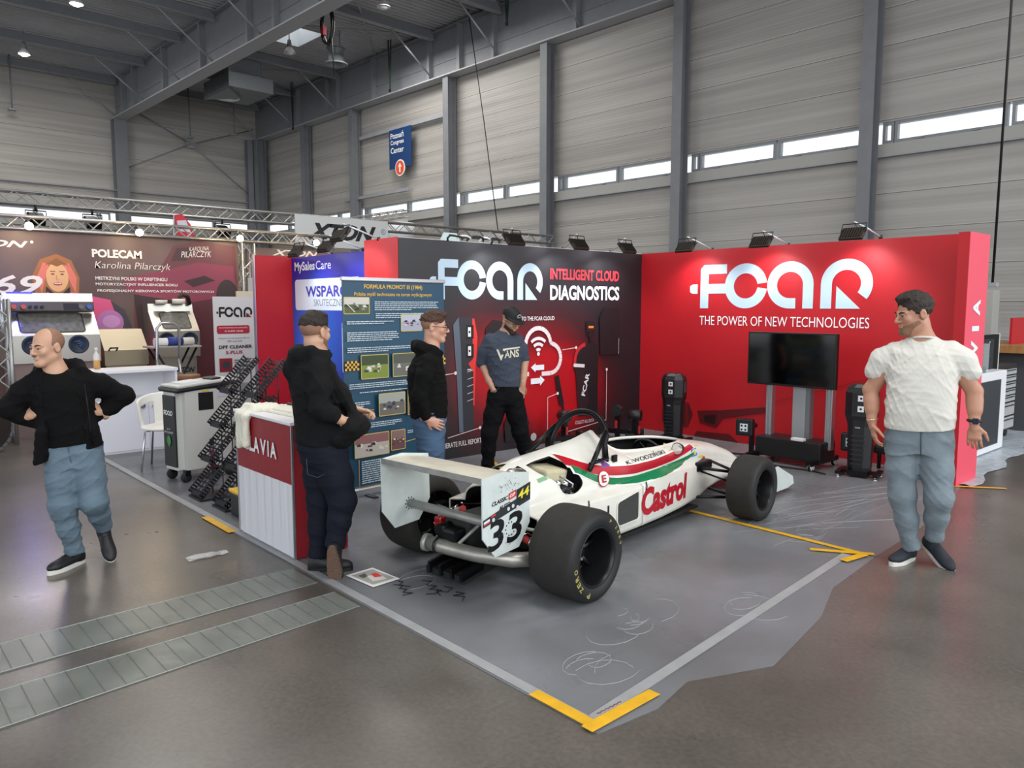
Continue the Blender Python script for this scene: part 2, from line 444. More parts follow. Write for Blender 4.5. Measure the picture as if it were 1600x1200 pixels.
def floor_mat():
    m = bpy.data.materials.new('polished_concrete'); m.use_nodes = True; nt = m.node_tree; N = nt.nodes; L = nt.links
    b = N['Principled BSDF']
    tc = N.new('ShaderNodeTexCoord')
    n = N.new('ShaderNodeTexNoise'); n.inputs['Scale'].default_value = .55; n.inputs['Detail'].default_value = 9; n.inputs['Roughness'].default_value = .62
    L.new(tc.outputs['Object'], n.inputs['Vector'])
    r = N.new('ShaderNodeValToRGB'); r.color_ramp.elements[0].position = .3; r.color_ramp.elements[1].position = .72
    r.color_ramp.elements[0].color = lin('#4b4641'); r.color_ramp.elements[1].color = lin('#716a63')
    L.new(n.outputs['Fac'], r.inputs[0])
    n3 = N.new('ShaderNodeTexNoise'); n3.inputs['Scale'].default_value = 40; n3.inputs['Detail'].default_value = 8; L.new(tc.outputs['Object'], n3.inputs['Vector'])
    r3 = N.new('ShaderNodeValToRGB'); r3.color_ramp.elements[0].position = .35; r3.color_ramp.elements[1].position = .75
    r3.color_ramp.elements[0].color = (.82, .82, .82, 1); r3.color_ramp.elements[1].color = (1.12, 1.12, 1.12, 1); L.new(n3.outputs['Fac'], r3.inputs[0])
    mx = N.new('ShaderNodeMix'); mx.data_type = 'RGBA'; mx.blend_type = 'MULTIPLY'; mx.inputs[0].default_value = 1
    L.new(r.outputs[0], mx.inputs[6]); L.new(r3.outputs[0], mx.inputs[7]); L.new(mx.outputs[2], b.inputs['Base Color'])
    n2 = N.new('ShaderNodeTexNoise'); n2.inputs['Scale'].default_value = 1.3; n2.inputs['Detail'].default_value = 6; L.new(tc.outputs['Object'], n2.inputs['Vector'])
    mr = N.new('ShaderNodeMapRange'); mr.inputs[3].default_value = .18; mr.inputs[4].default_value = .42; L.new(n2.outputs['Fac'], mr.inputs[0]); L.new(mr.outputs[0], b.inputs['Roughness'])
    bp = N.new('ShaderNodeBump'); bp.inputs['Strength'].default_value = .06; L.new(n3.outputs['Fac'], bp.inputs['Height']); L.new(bp.outputs[0], b.inputs['Normal'])
    return m
mb = MB(); m_fl = floor_mat()
mb.box((-9, -6, -.1), (60, 44, .2), m_fl)
mb.build('floor', kind='structure', rz=HALL)

XE, YW, ZC = -36.3, 12.0, 13.1          # end wall, window wall, roof
Z0, Z1 = 5.92, 6.47                      # the window band
M_GLASS = mat('window_glass', '#dff0f6', .05, alpha=.12)
M_FRAME = mat('window_frame_grey', '#83868a', .45)
# wall with the window band, long side
mb = MB()
mb.box((-10, YW+.25, Z0/2), (54, .3, Z0), M_WALLX); mb.box((-10, YW+.25, (Z1+ZC+.3)/2), (54, .3, ZC+.3-Z1), M_WALLX)
mb.build('wall_right', kind='structure', rz=HALL)
mb = MB()
mb.box((XE-.15, -4, Z0/2), (.3, 32, Z0), M_WALLY); mb.box((XE-.15, -4, (Z1+ZC+.3)/2), (.3, 32, ZC+.3-Z1), M_WALLY)
mb.build('wall_back', kind='structure', rz=HALL)

WN = [0]
def window(lo, hi, side):
    """one window of the band: frame and a pane"""
    WN[0] += 1
    t = .07; fr = MB(); pn = MB()
    def bx(mbx, a, b, z0, z1, dep, m):
        if side == 'X': mbx.box(((a+b)/2, YW+.2, (z0+z1)/2), (b-a, dep, z1-z0), m)
        else: mbx.box((XE-.1, (a+b)/2, (z0+z1)/2), (dep, b-a, z1-z0), m)
    bx(fr, lo, hi, Z0, Z0+t*1.2, .16, M_FRAME); bx(fr, lo, hi, Z1-t, Z1, .16, M_FRAME)
    bx(fr, lo, lo+t, Z0+t*1.2, Z1-t, .16, M_FRAME); bx(fr, hi-t, hi, Z0+t*1.2, Z1-t, .16, M_FRAME)
    if hi-lo > 1:
        for q in (.25, .75):
            c = lo + (hi-lo)*q
            bx(fr, c-.08, c+.08, Z0+.02, Z0+.06, .24, M_FRAME)
    o = fr.build('window_%d' % WN[0], kind='structure', rz=HALL)
    bx(pn, lo+t, hi-t, Z0+t*1.2, Z1-t, .012, M_GLASS)
    pn.build('pane', o)
COLX = [4.1, -1.68, -7.45, -13.16, -18.76, -26.0, -30.7]
for a, b in zip(COLX, [9.9] + COLX[:-1]):
    wd = (b-a-.75)/2
    window(a+.2, a+.48, 'X'); window(a+.5, a+.5+wd, 'X'); window(a+.58+wd, a+.58+2*wd, 'X')
window(-36.1, -33.5, 'X'); window(-33.45, -30.9, 'X')
for a, b in ((4.5, 7.0), (7.05, 9.1), (9.15, 11.6), (-3.0, .4), (.45, 3.2), (3.25, 3.75), (-6.5, -3.1), (-10, -6.6)):
    window(a, b, 'Y')
# ledge below the windows and the sill rail
def trim(n, boxes, m):
    mb = MB()
    for c, d in boxes: mb.box(c, d, m)
    return mb.build('trim_%d' % n, kind='structure', rz=HALL)
m_led = mat('sill_grey', '#a5a39f', .5)
trim(1, [((-10, YW+.06, 5.76), (54, .1, .3))], m_led)
trim(2, [((-10, YW+.02, 5.585), (54, .16, .035))], M_STEEL)
trim(3, [((XE+.06, -4, 5.76), (.1, 32, .3))], m_led)
trim(4, [((XE+.1, -4, 7.62), (.16, 32, .06))], M_STEEL)
# steel columns: I sections
M_COL = mat('column_steel', '#797b80', .5, noise=.12, nscale=3)
def column(x, y, ztop, turn=False, wd=.34, dp=.42, m=M_COL):
    mb = MB()
    if not turn:
        mb.box((x, y-dp/2+.012, ztop/2), (wd, .024, ztop), m); mb.box((x, y+dp/2-.012, ztop/2), (wd, .024, ztop), m); mb.box((x, y, ztop/2), (.02, dp-.05, ztop), m)
    else:
        mb.box((x-dp/2+.012, y, ztop/2), (.024, wd, ztop), m); mb.box((x+dp/2-.012, y, ztop/2), (.024, wd, ztop), m); mb.box((x, y, ztop/2), (dp-.05, .02, ztop), m)
    return mb.build('steel_column', kind='structure', rz=HALL)
for x in COLX: column(x, YW-.25, 11.1)
column(-35.6, YW-.45, 11.1, wd=.5, dp=.5)
column(XE+.35, 4.25, 11.1, True, .6, .55)
column(XE+.35, -3.6, 11.1, True, .6, .55)
column(XE+.3, YW-.9, 11.1, True, .3, .4, M_DSTEEL)
# the two big girders
def girder(y, stiff, x0=XE, x1=12, wd=.6):
    mb = MB(); L = x1-x0; xc = (x0+x1)/2
    mb.box((xc, y, 11.13), (L, wd, .05), mat('girder_flange_lit', '#a9abb0', .5)); mb.box((xc, y, 13.0), (L, wd*.8, .05), M_DSTEEL)  # bottom flange paler than the web: light from below put into its colour
    mb.box((xc, y, 12.06), (L, .03, 1.82), M_DSTEEL)
    mb.box((xc, y-.03, 11.75), (L, .03, .03), M_DSTEEL)
    for s_ in stiff:
        mb.box((s_, y-wd*.2, 12.06), (.16, wd*.4, 1.82), M_DSTEEL)
        mb.box((s_, y+wd*.2, 12.06), (.03, wd*.4, 1.82), M_DSTEEL)
    return mb.build('roof_girder', kind='structure', rz=HALL)
girder(11.72, [-32.4, -31.1, -28.2, -27.2, -24.06, -19.85, -17.89, -15.84, -11.65, -7.6, -3.5, .6], wd=.55)
girder(4.25, [-34.6, -33.0, -29.1, -25.0, -20.75, -18.7, -14.6, -10.5, -6.4], wd=.62)
girder(-8.5, [-30, -25, -20])
# corrugated roof
mb = MB(); x = -37; prof = []
while x < 12:
    prof += [(x, ZC+.05), (x+.1, ZC+.05), (x+.14, ZC+.17), (x+.24, ZC+.17)]; x += .28
SKY = (-25.4, -23.2, 6.4, 8.6)
for y0, y1, hole in ((-30, 6.4, 0), (6.4, 8.6, 1), (8.6, 12.4, 0)):
    vs = []; fs = []
    for i, (px, pz) in enumerate(prof): vs += [(px, y0, pz), (px, y1, pz)]
    for i in range(len(prof)-1):
        if hole and SKY[0] < prof[i][0] < SKY[1]: continue
        fs.append((2*i, 2*i+1, 2*i+3, 2*i+2))
    mb.add(vs, fs, mat('roof_sheet', '#b4b5b9', .55, noise=.1, nscale=1))
mb.build('ceiling', kind='structure', rz=HALL)
mb = MB(); x0, x1, y0, y1 = SKY
mk = mat('skylight_kerb', '#e6e8ea', .5)
for c, d in (((x0, (y0+y1)/2, ZC+.5), (.04, y1-y0, .9)), ((x1, (y0+y1)/2, ZC+.5), (.04, y1-y0, .9)), (((x0+x1)/2, y0, ZC+.5), (x1-x0, .04, .9)), (((x0+x1)/2, y1, ZC+.5), (x1-x0, .04, .9))): mb.box(c, d, mk)
sk = mb.build('window_%d' % (WN[0]+1), kind='structure', rz=HALL)
MB().box(((x0+x1)/2, (y0+y1)/2, ZC+.92), (x1-x0, y1-y0, .02), M_GLASS).build('pane', sk)
# purlins between the girders, with their struts
def purlin(x, y0, y1, sd):
    mb = MB(); m = M_STEEL
    mb.box((x, (y0+y1)/2, 12.72), (.22, y1-y0, .03), m); mb.box((x, (y0+y1)/2, 12.9), (.03, y1-y0, .34), M_DSTEEL)
    if sd: mb.cyl((x+.02, y1-.12, 11.2), (x+.02, y1-2.1, 12.7), .035, m, n=8)
    return mb.build('roof_purlin', kind='structure', rz=HALL)
for x in (-35.6, -31.5, -27.1, -23.7, -19.6, -15.5, -11.4):
    purlin(x, -8.2, 4.1, 1)
    if x != -23.7: purlin(x, 4.4, 11.6, 1)
mb = MB()
for a, b in (((-31.5, 4.6, 12.95), (-27.1, 11.4, 12.95)), ((-27.1, 4.6, 12.95), (-31.5, 11.4, 12.95)), ((-23.5, 11.4, 12.9), (-15.6, 4.8, 12.9)), ((-19.6, 11.5, 12.9), (-23.7, 4.6, 12.9))):
    mb.cyl(a, b, .03, M_STEEL, n=6)
mb.build('roof_bracing', kind='structure', rz=HALL)
# cross bracing on the end wall
hub = Vector((XE+.35, 7.85, 10.42)); mb = MB()
for e in ((XE+.35, 4.6, 11.9), (XE+.35, 11.4, 11.7), (XE+.35, 4.5, 8.75), (XE+.35, 11.2, 7.9)): mb.cyl(hub, e, .03, M_DSTEEL, n=8)
mb.box(hub, (.04, .5, .42), M_STEEL); 
mb.build('wall_bracing', kind='structure', rz=HALL)
mb = MB()
mb.box((-24.5, YW-.1, 6.95), (5.4, .12, .14), M_STEEL); mb.box((-22.4, YW-.1, 9.72), (6.6, .12, .16), M_STEEL)
mb.build('wall_rail', kind='structure', rz=HALL)

# blue hanging sign of the congress centre
t = T('hanging_sign', 'dark blue sign with white lettering and an orange arrow disc high on hall wall', 'sign', hw(-22.18, YW-.3, 7.9), HALL)
b = MB().box((0, 0, .86), (1.66, .03, 1.72), mat('sign_blue', '#153a6b', .5)).build('panel', t)
a = Art((0, -.018, 0), (1,0,0), (0,0,1), (0,-1,0))
for i, s_ in enumerate(('Poznań', 'Congress', 'Center')): a.textw(s_, -.7, 1.32-i*.32, .25 if i else .27, '#f2f2f2', .01, maxw=1.25)
a.build('lettering', t, False)
d = MB().cyl((0, -.03, 0), (0, .015, 0), .36, flat('#e8e6e2'), n=32).build('arrow_disc', t)
a = Art((0, -.033, 0), (1,0,0), (0,0,1), (0,-1,0)); a.disc(0, 0, .31, '#e2502a'); a.poly([(0, .22), (-.15, .02), (-.05, .06), (-.05, -.2), (.05, -.2), (.05, .06), (.15, .02)], '#f4f2ee'); a.build('arrow', d, False)

# ------------------------------------------------------------------ hanging gear under the roof
t = T('fan_heater', 'grey fan heater box hung under the roof by the far corner', 'heater', hw(-28.3, 7.1, 11.25), HALL)
m_h = mat('heater_casing', '#7f8386', .45, metal=.3)
mb = MB(); mb.box((0, 0, .4), (2.7, 2.1, .65), m_h, bev=.03)
mb.prism([(-1.35, -1.05), (1.35, -1.05), (0, .1)], .1, m_h, 'XY', -.02)
mb.build('casing', t)
mb = MB(); mb.box((0, -.1, 1.15), (1.9, 1.5, .8), M_DSTEEL)
for i in range(9): mb.box((.96, -.1, .82+i*.08), (.04, 1.3, .03), m_h, (0, .5, 0)); mb.box((0, -.87, .82+i*.08), (1.7, .04, .03), m_h, (.5, 0, 0))
mb.build('grille_box', t)
for x in (-.9, .9):
    for y in (-.8, .7): MB().cyl((x, y, .7), (x, y, 1.92), .02, M_DSTEEL, n=6).build('hanger', t)
mb = MB()
for r_ in (.18, .3, .42, .5): mb.tube([(-.5+r_*math.cos(k*PI/12), -.3+r_*math.sin(k*PI/12), .03) for k in range(24)], .03, flat('#e8e8e8'), 6, True)
for k in range(6): mb.box((-.5+.25*math.cos(k*PI/3), -.3+.25*math.sin(k*PI/3), .04), (.4, .08, .03), M_ALU, (0, 0, k*PI/3))
mb.build('fan', t)
t = T('roof_fan', 'grey drum shaped fan hung on wires beside the skylight', 'fan', hw(-22.7, 8.85, 11.85), HALL)
mb = MB(); mb.lathe([(.2, .7), (.4, .67), (.32, .6), (.32, .14), (.48, .06), (.5, 0), (.45, 0), (.32, .07), (.29, .58), (0, .58)], m_h); mb.build('drum', t)
for k in range(3): MB().cyl((.33*math.cos(k*2.1), .33*math.sin(k*2.1), .6), (.33*math.cos(k*2.1), .33*math.sin(k*2.1), 1.33), .015, M_DSTEEL, n=6).build('wire', t)
t = T('cable_coil', 'coil of black cable hanging under the roof above the drum fan', 'cable', hw(-19.2, 6.4, 11.3), HALL)
mb = MB(); rd = random.Random(3)
for i in range(6):
    r1, r2 = .34+rd.random()*.08, .62+rd.random()*.1
    mb.tube([(r1*math.cos(k*PI/10), .05*math.sin(k*PI/10+i), .7+r2*math.sin(k*PI/10)) for k in range(20)], .03, M_CABLE, 6, True)
mb.cyl((0, 0, 1.3), (0, 0, 1.75), .02, M_CABLE, n=6); mb.cyl((.25, 0, .5), (.25, .1, -1.1), .018, M_CABLE, n=6)
mb.box((-.25, 0, .55), (.14, .14, .3), flat('#b03040'))
mb.build('coil', t)
M_LAMP = mat('lamp_glow_warm', '#ffe6b8', emit=40)
def bell_lamp(x, y, z, lab, on):
    t = T('roof_lamp', lab, 'lamp', hw(x, y, z), HALL, None)
    mb = MB(); mb.cyl((0, 0, .15), (0, 0, 13.0-z), .02, M_DSTEEL, n=6); mb.cyl((0, 0, .1), (0, 0, .38), .11, M_DSTEEL, r1=.07); mb.build('pendant', t)
    mb = MB(); mb.lathe([(.07, .12), (.22, -.08), (.24, -.14), (.2, -.11), (.05, .06)], M_WHITE, n=20); mb.build('shade', t)
    MB().ball((0, 0, -.09), (.17, .17, .11), M_LAMP if on else flat('#dcdcdc'), 12).build('bulb', t)
bell_lamp(-31.0, -.8, 12.2, 'lit bell lamp under the roof above the end wall', True)
bell_lamp(-23.75, -.7, 12.25, 'lit bell lamp under the roof at the top edge, beyond the big girder', True)
bell_lamp(-23.4, 7.1, 12.25, 'unlit bell lamp under the roof just below the skylight', False)
bell_lamp(-16.75, 7.2, 12.3, 'unlit bell lamp under the roof to the side of the cable coil', False)
def pendant_rod(x, y, z0, z1, lab):
    t = T('pendant_rod', lab, 'hanging rod', hw(x, y, z0), HALL)
    MB().cyl((0, 0, .05), (0, 0, z1-z0), .035, M_DSTEEL, n=6).build('rod', t)
    MB().box((0, 0, .03), (.32, .32, .07), M_STEEL).build('end_plate', t)
pendant_rod(XE+.8, -.45, 10.7, 13.2, 'thin rod hanging before the end wall, left of the big girder')
pendant_rod(XE+.9, 7.6, 10.6, 13.2, 'thin rod hanging in front of the cross bracing hub')
pendant_rod(XE+1.2, 9.9, 11.05, 13.2, 'thin rod with a plate hanging below the fan heater')
def strap(x, y, z0, z1, lab):
    t = T('lifting_strap', lab, 'strap', hw(x, y, z0), HALL)
    mb = MB(); g = mat('strap_green', '#1f3527', .7)
    mb.prism([(-.04, 0), (.04, 0), (.13, z1-z0), (.06, z1-z0), (0, .3), (-.06, z1-z0), (-.13, z1-z0)], .03, g, 'XZ')
    mb.build('webbing', t)
    MB().box((0, 0, -.05), (.1, .06, .12), M_BLACK).build('hook', t)
strap(-21.9, 11.0, 11.1, 13.2, 'dark green lifting strap hanging by the girder above the blue sign')
strap(-14.5, 11.0, 12.0, 13.2, 'short dark green strap hanging from the roof edge at the top of the window wall')
strap(-30.6, 11.0, 10.9, 13.2, 'dark green strap hanging beside the fan heater near the corner')
def wire(p, q, lab):
    t = T('hanging_wire', lab, 'wire', q)
    MB().tube([Vector(p)-Vector(q), (Vector(p)-Vector(q))*.5 + Vector((.02, .02, 0)), (0, 0, 0)], .018, M_CABLE, 6).build('cord', t)
    MB().box((0, 0, 0), (.12, .12, .05), M_STEEL).build('clip', t)
wire(hw(-16.9, 11.2, 13.2), hw(-15.2, 11.2, 4.6), 'thin dark wire hanging slanted before the window wall')
wire((3.55, 3.0, 13.2), (3.55, 3.0, 2.05), 'thin dark cable hanging straight down behind the red end panel')
# ================================================================== FLOOR COVERINGS
def film_mat():
    m = bpy.data.materials.new('clear_floor_film'); m.use_nodes = True; nt = m.node_tree; N = nt.nodes; L = nt.links
    b = N['Principled BSDF']; b.inputs['Base Color'].default_value = lin('#95979c'); b.inputs['Roughness'].default_value = .27
    tc = N.new('ShaderNodeTexCoord')
    n = N.new('ShaderNodeTexNoise'); n.inputs['Scale'].default_value = 1.1; n.inputs['Detail'].default_value = 8; L.new(tc.outputs['Object'], n.inputs['Vector'])
    mr = N.new('ShaderNodeMapRange'); mr.inputs[1].default_value = .3; mr.inputs[2].default_value = .7; mr.inputs[3].default_value = .2; mr.inputs[4].default_value = .62
    L.new(n.outputs['Fac'], mr.inputs[0]); L.new(mr.outputs[0], b.inputs['Alpha'])
    mp = N.new('ShaderNodeMapping'); mp.inputs['Scale'].default_value = (1, .35, 1); mp.inputs['Rotation'].default_value = (0, 0, .6); L.new(tc.outputs['Object'], mp.inputs[0])
    n2 = N.new('ShaderNodeTexNoise'); n2.inputs['Scale'].default_value = 4; n2.inputs['Detail'].default_value = 2; n2.inputs['Distortion'].default_value = 1.5; L.new(mp.outputs[0], n2.inputs['Vector'])
    bp = N.new('ShaderNodeBump'); bp.inputs['Strength'].default_value = .32; bp.inputs['Distance'].default_value = .02; L.new(n2.outputs['Fac'], bp.inputs['Height']); L.new(bp.outputs[0], b.inputs['Normal'])
    return m
M_FILM = film_mat()
t = T('floor_film', 'clear plastic film taped over the floor of the red exhibition stand', 'plastic sheet', (1, -3.2, 0))
edge = [(-2.9, -6.45), (4.99, -6.45), (5.03, -6.1), (4.97, -5.8), (5.16, -5.35), (5.03, -4.6), (4.86, -4.1), (4.78, -3.3), (4.7, -2.2), (4.62, -1.4), (4.44, -.6), (4.3, .0), (-2.9, .0)]
MB().prism(edge, .004, M_FILM, 'XY', .001).build('film', t, True)
mb = MB(); mw = mat('film_crease', '#c0c3c7', .25, alpha=.42); rd = random.Random(5)
for cx, cy, n in ((4.35, -5.45, 9), (4.53, -5.98, 7), (4.62, -4.75, 6), (3.0, -5.98, 3), (4.2, -3.1, 6)):
    for i in range(n):
        a = rd.random()*6; r_ = .05+rd.random()*.13; ox, oy = cx+rd.gauss(0, .06), cy+rd.gauss(0, .08)
        mb.tube([(ox+r_*math.cos(a+k*.45)*(1-.04*k), oy+r_*1.3*math.sin(a+k*.45), .005) for k in range(4+int(rd.random()*6))], .0024, mw, 4)
for i in range(34):
    a = 1.3 + rd.random()*.9; x0, y0 = 3.5+rd.random()*.75, -3.6+rd.random()*2.0; L_ = .3+rd.random()*.9
    mb.tube([(x0, y0, .005), (x0-L_*.5*math.cos(a), y0+L_*.5*math.sin(a)+.02, .006), (x0-L_*math.cos(a), y0+L_*math.sin(a), .005)], .0016, mw, 4)
mb.build('crease', t, True)['kind'] = 'stuff'
mb = MB(); ink = flat('#17171a', .5)
for pts in ([(2.93, -5.99), (3.0, -5.97), (3.03, -6.02), (3.1, -5.98)], [(3.0, -6.04), (3.05, -6.0), (3.08, -6.05), (3.12, -6.02), (3.15, -6.07), (3.2, -6.03), (3.19, -6.1)],
            [(3.06, -5.86), (3.12, -5.83), (3.14, -5.89), (3.2, -5.85), (3.22, -5.92), (3.28, -5.87), (3.3, -5.94), (3.27, -5.98)], [(3.24, -5.82), (3.3, -5.8), (3.33, -5.86), (3.27, -5.9), (3.35, -5.93)], [(3.36, -5.82), (3.42, -5.8), (3.4, -5.87), (3.46, -5.83), (3.5, -5.88)]):
    mb.tube([(x-.02, y-.1, .007) for x, y in pts], .0035, ink, 4)
mb.build('marker_writing', t, True)['label'] = 'black marker scrawl'
mb = MB(); ink = flat('#6a2030', .5); rd = random.Random(6)
for r_ in range(2): mb.tube([(4.885+.022*r_+.008*(k % 2), -6.34+.014*k, .009) for k in range(12)], .0022, ink, 4)
mb.build('marker_note', t, True)['label'] = 'small dark red marker note'
M_WTAPE = mat('white_tape', '#9b9c9d', .45, noise=.15, nscale=9)
def strip(name, lab, p0, p1, wd, m, z=.006, cat='tape', grp=None):
    p0 = Vector(p0+(0,)); p1 = Vector(p1+(0,)); L_ = (p1-p0).length
    o = MB().box((L_/2, 0, z+.0012), (L_, wd, .0024), m).build(name)
    o.location = p0; o.rotation_euler = (0, 0, math.atan2(p1.y-p0.y, p1.x-p0.x))
    return tag(o, lab, cat, grp)
strip('floor_tape', 'long pale tape along the front edge of the plastic floor film', (-2.9, -6.41), (4.93, -6.41), .06, M_WTAPE)
strip('floor_tape', 'long pale tape along the open side of the plastic film, near the white shirt man', (4.9, -6.38), (4.62, -3.4), .06, M_WTAPE)
strip('floor_tape', 'yellow tape before the brochure racks at the film edge', (.6, -6.45), (1.18, -6.455), .062, M_YEL, .009)
strip('floor_tape', 'yellow tape along the front film edge ending at its outer corner', (4.57, -6.42), (4.96, -6.42), .062, M_YEL, .009)
strip('floor_tape', 'yellow tape on the film corner, running along the side edge', (4.945, -6.47), (4.94, -6.01), .062, M_YEL, .012)
strip('floor_tape', 'long yellow tape on the floor starting under the front of the race car', (1.5, -3.2), (4.72, -3.31), .05, M_YEL, .009)
strip('floor_tape', 'short yellow tape crossing the long one beside the white shirt man', (4.4, -3.5), (4.76, -3.27), .05, M_YEL, .012)
strip('floor_tape', 'stub of yellow tape folded over the film edge at the tape crossing', (4.68, -3.58), (4.72, -3.33), .06, M_YEL, .015)
strip('floor_tape', 'yellow tape on the floor behind the man in the cap', (.3, -3.1), (1.02, -3.43), .05, M_YEL, .009)
strip('floor_tape', 'thin yellow tape end at the foot of the red end panel', (4.36, -.58), (4.75, -.3), .04, M_YEL, .009)
def band_mat():
    m = mat('duct_cover_film', '#90958f', .3, alpha=.4, noise=.3, nscale=4, bump=.25, bscale=8)
    return m
M_BAND = band_mat()
def floor_band(lab, q):
    t = T('floor_duct_cover', lab, 'floor cover', (q[0][0], q[0][1], 0), 0, None)
    MB().prism(q, .004, M_BAND, 'XY', .001).build('film', t, True)
    mb = MB(); n = 26; md = mat('duct_rib', '#6c706c', .4, alpha=.6)
    A, B, C_, D_ = [Vector((a, b, .006)) for a, b in q]
    for i in range(1, n): 
        f = i/n; mb.tube([A.lerp(B, f), D_.lerp(C_, f)], .0016, md, 4)
    mb.tube([A, B], .0022, mat('duct_edge', '#a4a8a4', .4), 4); mb.tube([D_, C_], .0022, mat('duct_edge', '#a4a8a4', .4), 4)
    o = mb.build('rib', t, True); o['kind'] = 'stuff'
floor_band('strip of translucent film on the floor, ending at the leaning man shoes', [(2.26, -6.48), (2.36, -8.9), (2.74, -8.9), (2.62, -6.48)])
floor_band('wider strip of translucent film on the floor, farther from the counter', [(2.84, -6.48), (2.94, -8.9), (3.34, -8.9), (3.14, -6.48)])
# flyers and a scrap of film lying on the floor
t = T('flyer', 'white printed sheet with a small car picture lying beside the leaning man shoes', 'paper', (2.78, -6.17, .009), R(4))
MB().box((0, 0, .001), (.3, .21, .002), flat('#e8e8e6')).build('sheet', t)
a = Art((0, 0, .003), (0, 1, 0), (-1, 0, 0), (0, 0, 1), .0005); a.rect(-.085, -.12, .085, .12, '#a9a49c'); a.poly([(-.05, -.07), (.04, -.1), (.06, .0), (-.02, .04)], '#d8d6d2'); a.poly([(.0, -.02), (.05, -.04), (.06, .05), (.02, .05)], '#d23a32'); a.poly([(-.06, .02), (-.02, .03), (.0, .09), (-.06, .08)], '#55544f'); a.build('picture', t, False)
t = T('film_scrap', 'crumpled scrap of clear film lying on the bare floor before the counter', 'plastic scrap', (1.67, -6.81, 0), 0)
mb = MB(); rd = random.Random(9); vs = []; 
for i in range(7):
    for j in range(3): vs.append((-.05+.11*(j/2-.5)*(1.0-.08*abs(i-3)), -.14+.046*i, .004+rd.random()*.016))
mb.add(vs, [(i*3+j, i*3+j+1, (i+1)*3+j+1, (i+1)*3+j) for i in range(6) for j in range(2)], mat('scrap_film', '#d6d8d8', .2, alpha=.5, bump=.5, bscale=30))
mb.build('film', t)

# ================================================================== THE RED AND BLACK STAND
def glow_wall_mat():
    """the printed backdrop: charcoal with a printed red burst round the cloud"""
    m = bpy.data.materials.new('printed_backdrop'); m.use_nodes = True; nt = m.node_tree; N = nt.nodes; L = nt.links
    b = N['Principled BSDF']; b.inputs['Roughness'].default_value = .42
    tc = N.new('ShaderNodeTexCoord')
    def blob(c, s):
        mp = N.new('ShaderNodeMapping'); L.new(tc.outputs['Object'], mp.inputs[0])
        mp.inputs['Location'].default_value = tuple(-c[i]/s[i] for i in range(3)); mp.inputs['Scale'].default_value = tuple(1/v for v in s)
        g = N.new('ShaderNodeTexGradient'); g.gradient_type = 'SPHERICAL'; L.new(mp.outputs[0], g.inputs[0]); return g.outputs['Fac']
    def add(x, y):
        n = N.new('ShaderNodeMath'); n.operation = 'ADD'; n.use_clamp = True; L.new(x, n.inputs[0]); L.new(y, n.inputs[1]); return n.outputs[0]
    f = add(blob((0, -1.9, .95), (9, 1.25, 1.05)), add(blob((0, -2.95, .95), (9, .75, 1.1)), blob((0, -1.5, .55), (9, 1.3, .8))))
    r = N.new('ShaderNodeValToRGB'); e = r.color_ramp.elements
    e[0].position = 0; e[0].color = lin('#1d1e22'); e[1].position = 1; e[1].color = lin('#b5101b')
    for p_, c_ in ((.3, '#3c1a1e'), (.6, '#7a1119')): k = e.new(p_); k.color = lin(c_)
    L.new(f, r.inputs[0]); L.new(r.outputs[0], b.inputs['Base Color'])
    return m
t = T('exhibition_wall', 'charcoal exhibition wall printed with white logo and red cloud picture', 'exhibition wall', (0, 0, 0))
mb = MB(); mb.box((-.335, -2.05, 1.25), (.67, 4.1, 2.5), mat('wall_side', '#d8d8da', .5)); mb.build('panel', t)
MB().box((.003, -2.05, 1.25), (.006, 4.1, 2.49), glow_wall_mat()).build('printed_face', t)['label'] = 'charcoal print with red burst'
MB().box((-.335, -4.105, 1.25), (.67, .012, 2.5), mat('red_end_film', '#e02a2c', .5)).build('end_face', t)['label'] = 'plain red end face'
a = Art((.007, 0, 0), (0, 1, 0), (0, 0, 1), (1, 0, 0), .002)
LB = '#b9cfdf'
a.fcar(-3.58, 1.84, .45, 1.62, LB)
a.text('INTELLIGENT CLOUD', -1.83, 2.1, -.5, 2.24, '#e63a44', .025); a.text('DIAGNOSTICS', -1.83, 1.84, -.49, 2.03, '#eef2f6', .03)
a.text('CONNECT TO THE FCAR CLOUD', -2.62, 1.585, -1.75, 1.635, '#e8e8e8', .01)
# device towers printed left
a.poly([(-3.38, 1.55), (-3.3, 1.64), (-3.08, 1.63), (-3.05, 1.3), (-3.1, .95), (-3.08, .3), (-3.3, .3), (-3.33, .9)], '#2b2d33')
a.poly([(-3.38, 1.55), (-3.3, 1.64), (-3.27, 1.3), (-3.24, .3), (-3.3, .3), (-3.33, .9)], '#5a6573')
a.poly([(-3.1, 1.62), (-3.07, 1.62), (-3.02, 1.4), (-3.05, 1.1), (-3.07, .6), (-3.09, .6), (-3.09, 1.0), (-3.16, 1.1), (-3.09, 1.15)], '#e8362f')
for v in (1.46, 1.24):
    a.rrect(-3.19, v-.075, -3.08, v+.085, .01, '#101010'); a.rect(-3.165, v-.05, -3.12, v+.06, '#e9e9e9'); a.disc(-3.142, v+.005, .014, '#222222')
for i in range(5): a.line([(-3.18, .66+i*.085), (-3.09, .68+i*.085)], .008, '#c0c4c8')
a.rect(-3.18, 1.02, -3.12, 1.035, '#dddddd')
a.poly([(-2.9, 1.5), (-2.78, 1.6), (-2.6, 1.58), (-2.5, 1.2), (-2.9, 1.2)], '#1a1416')
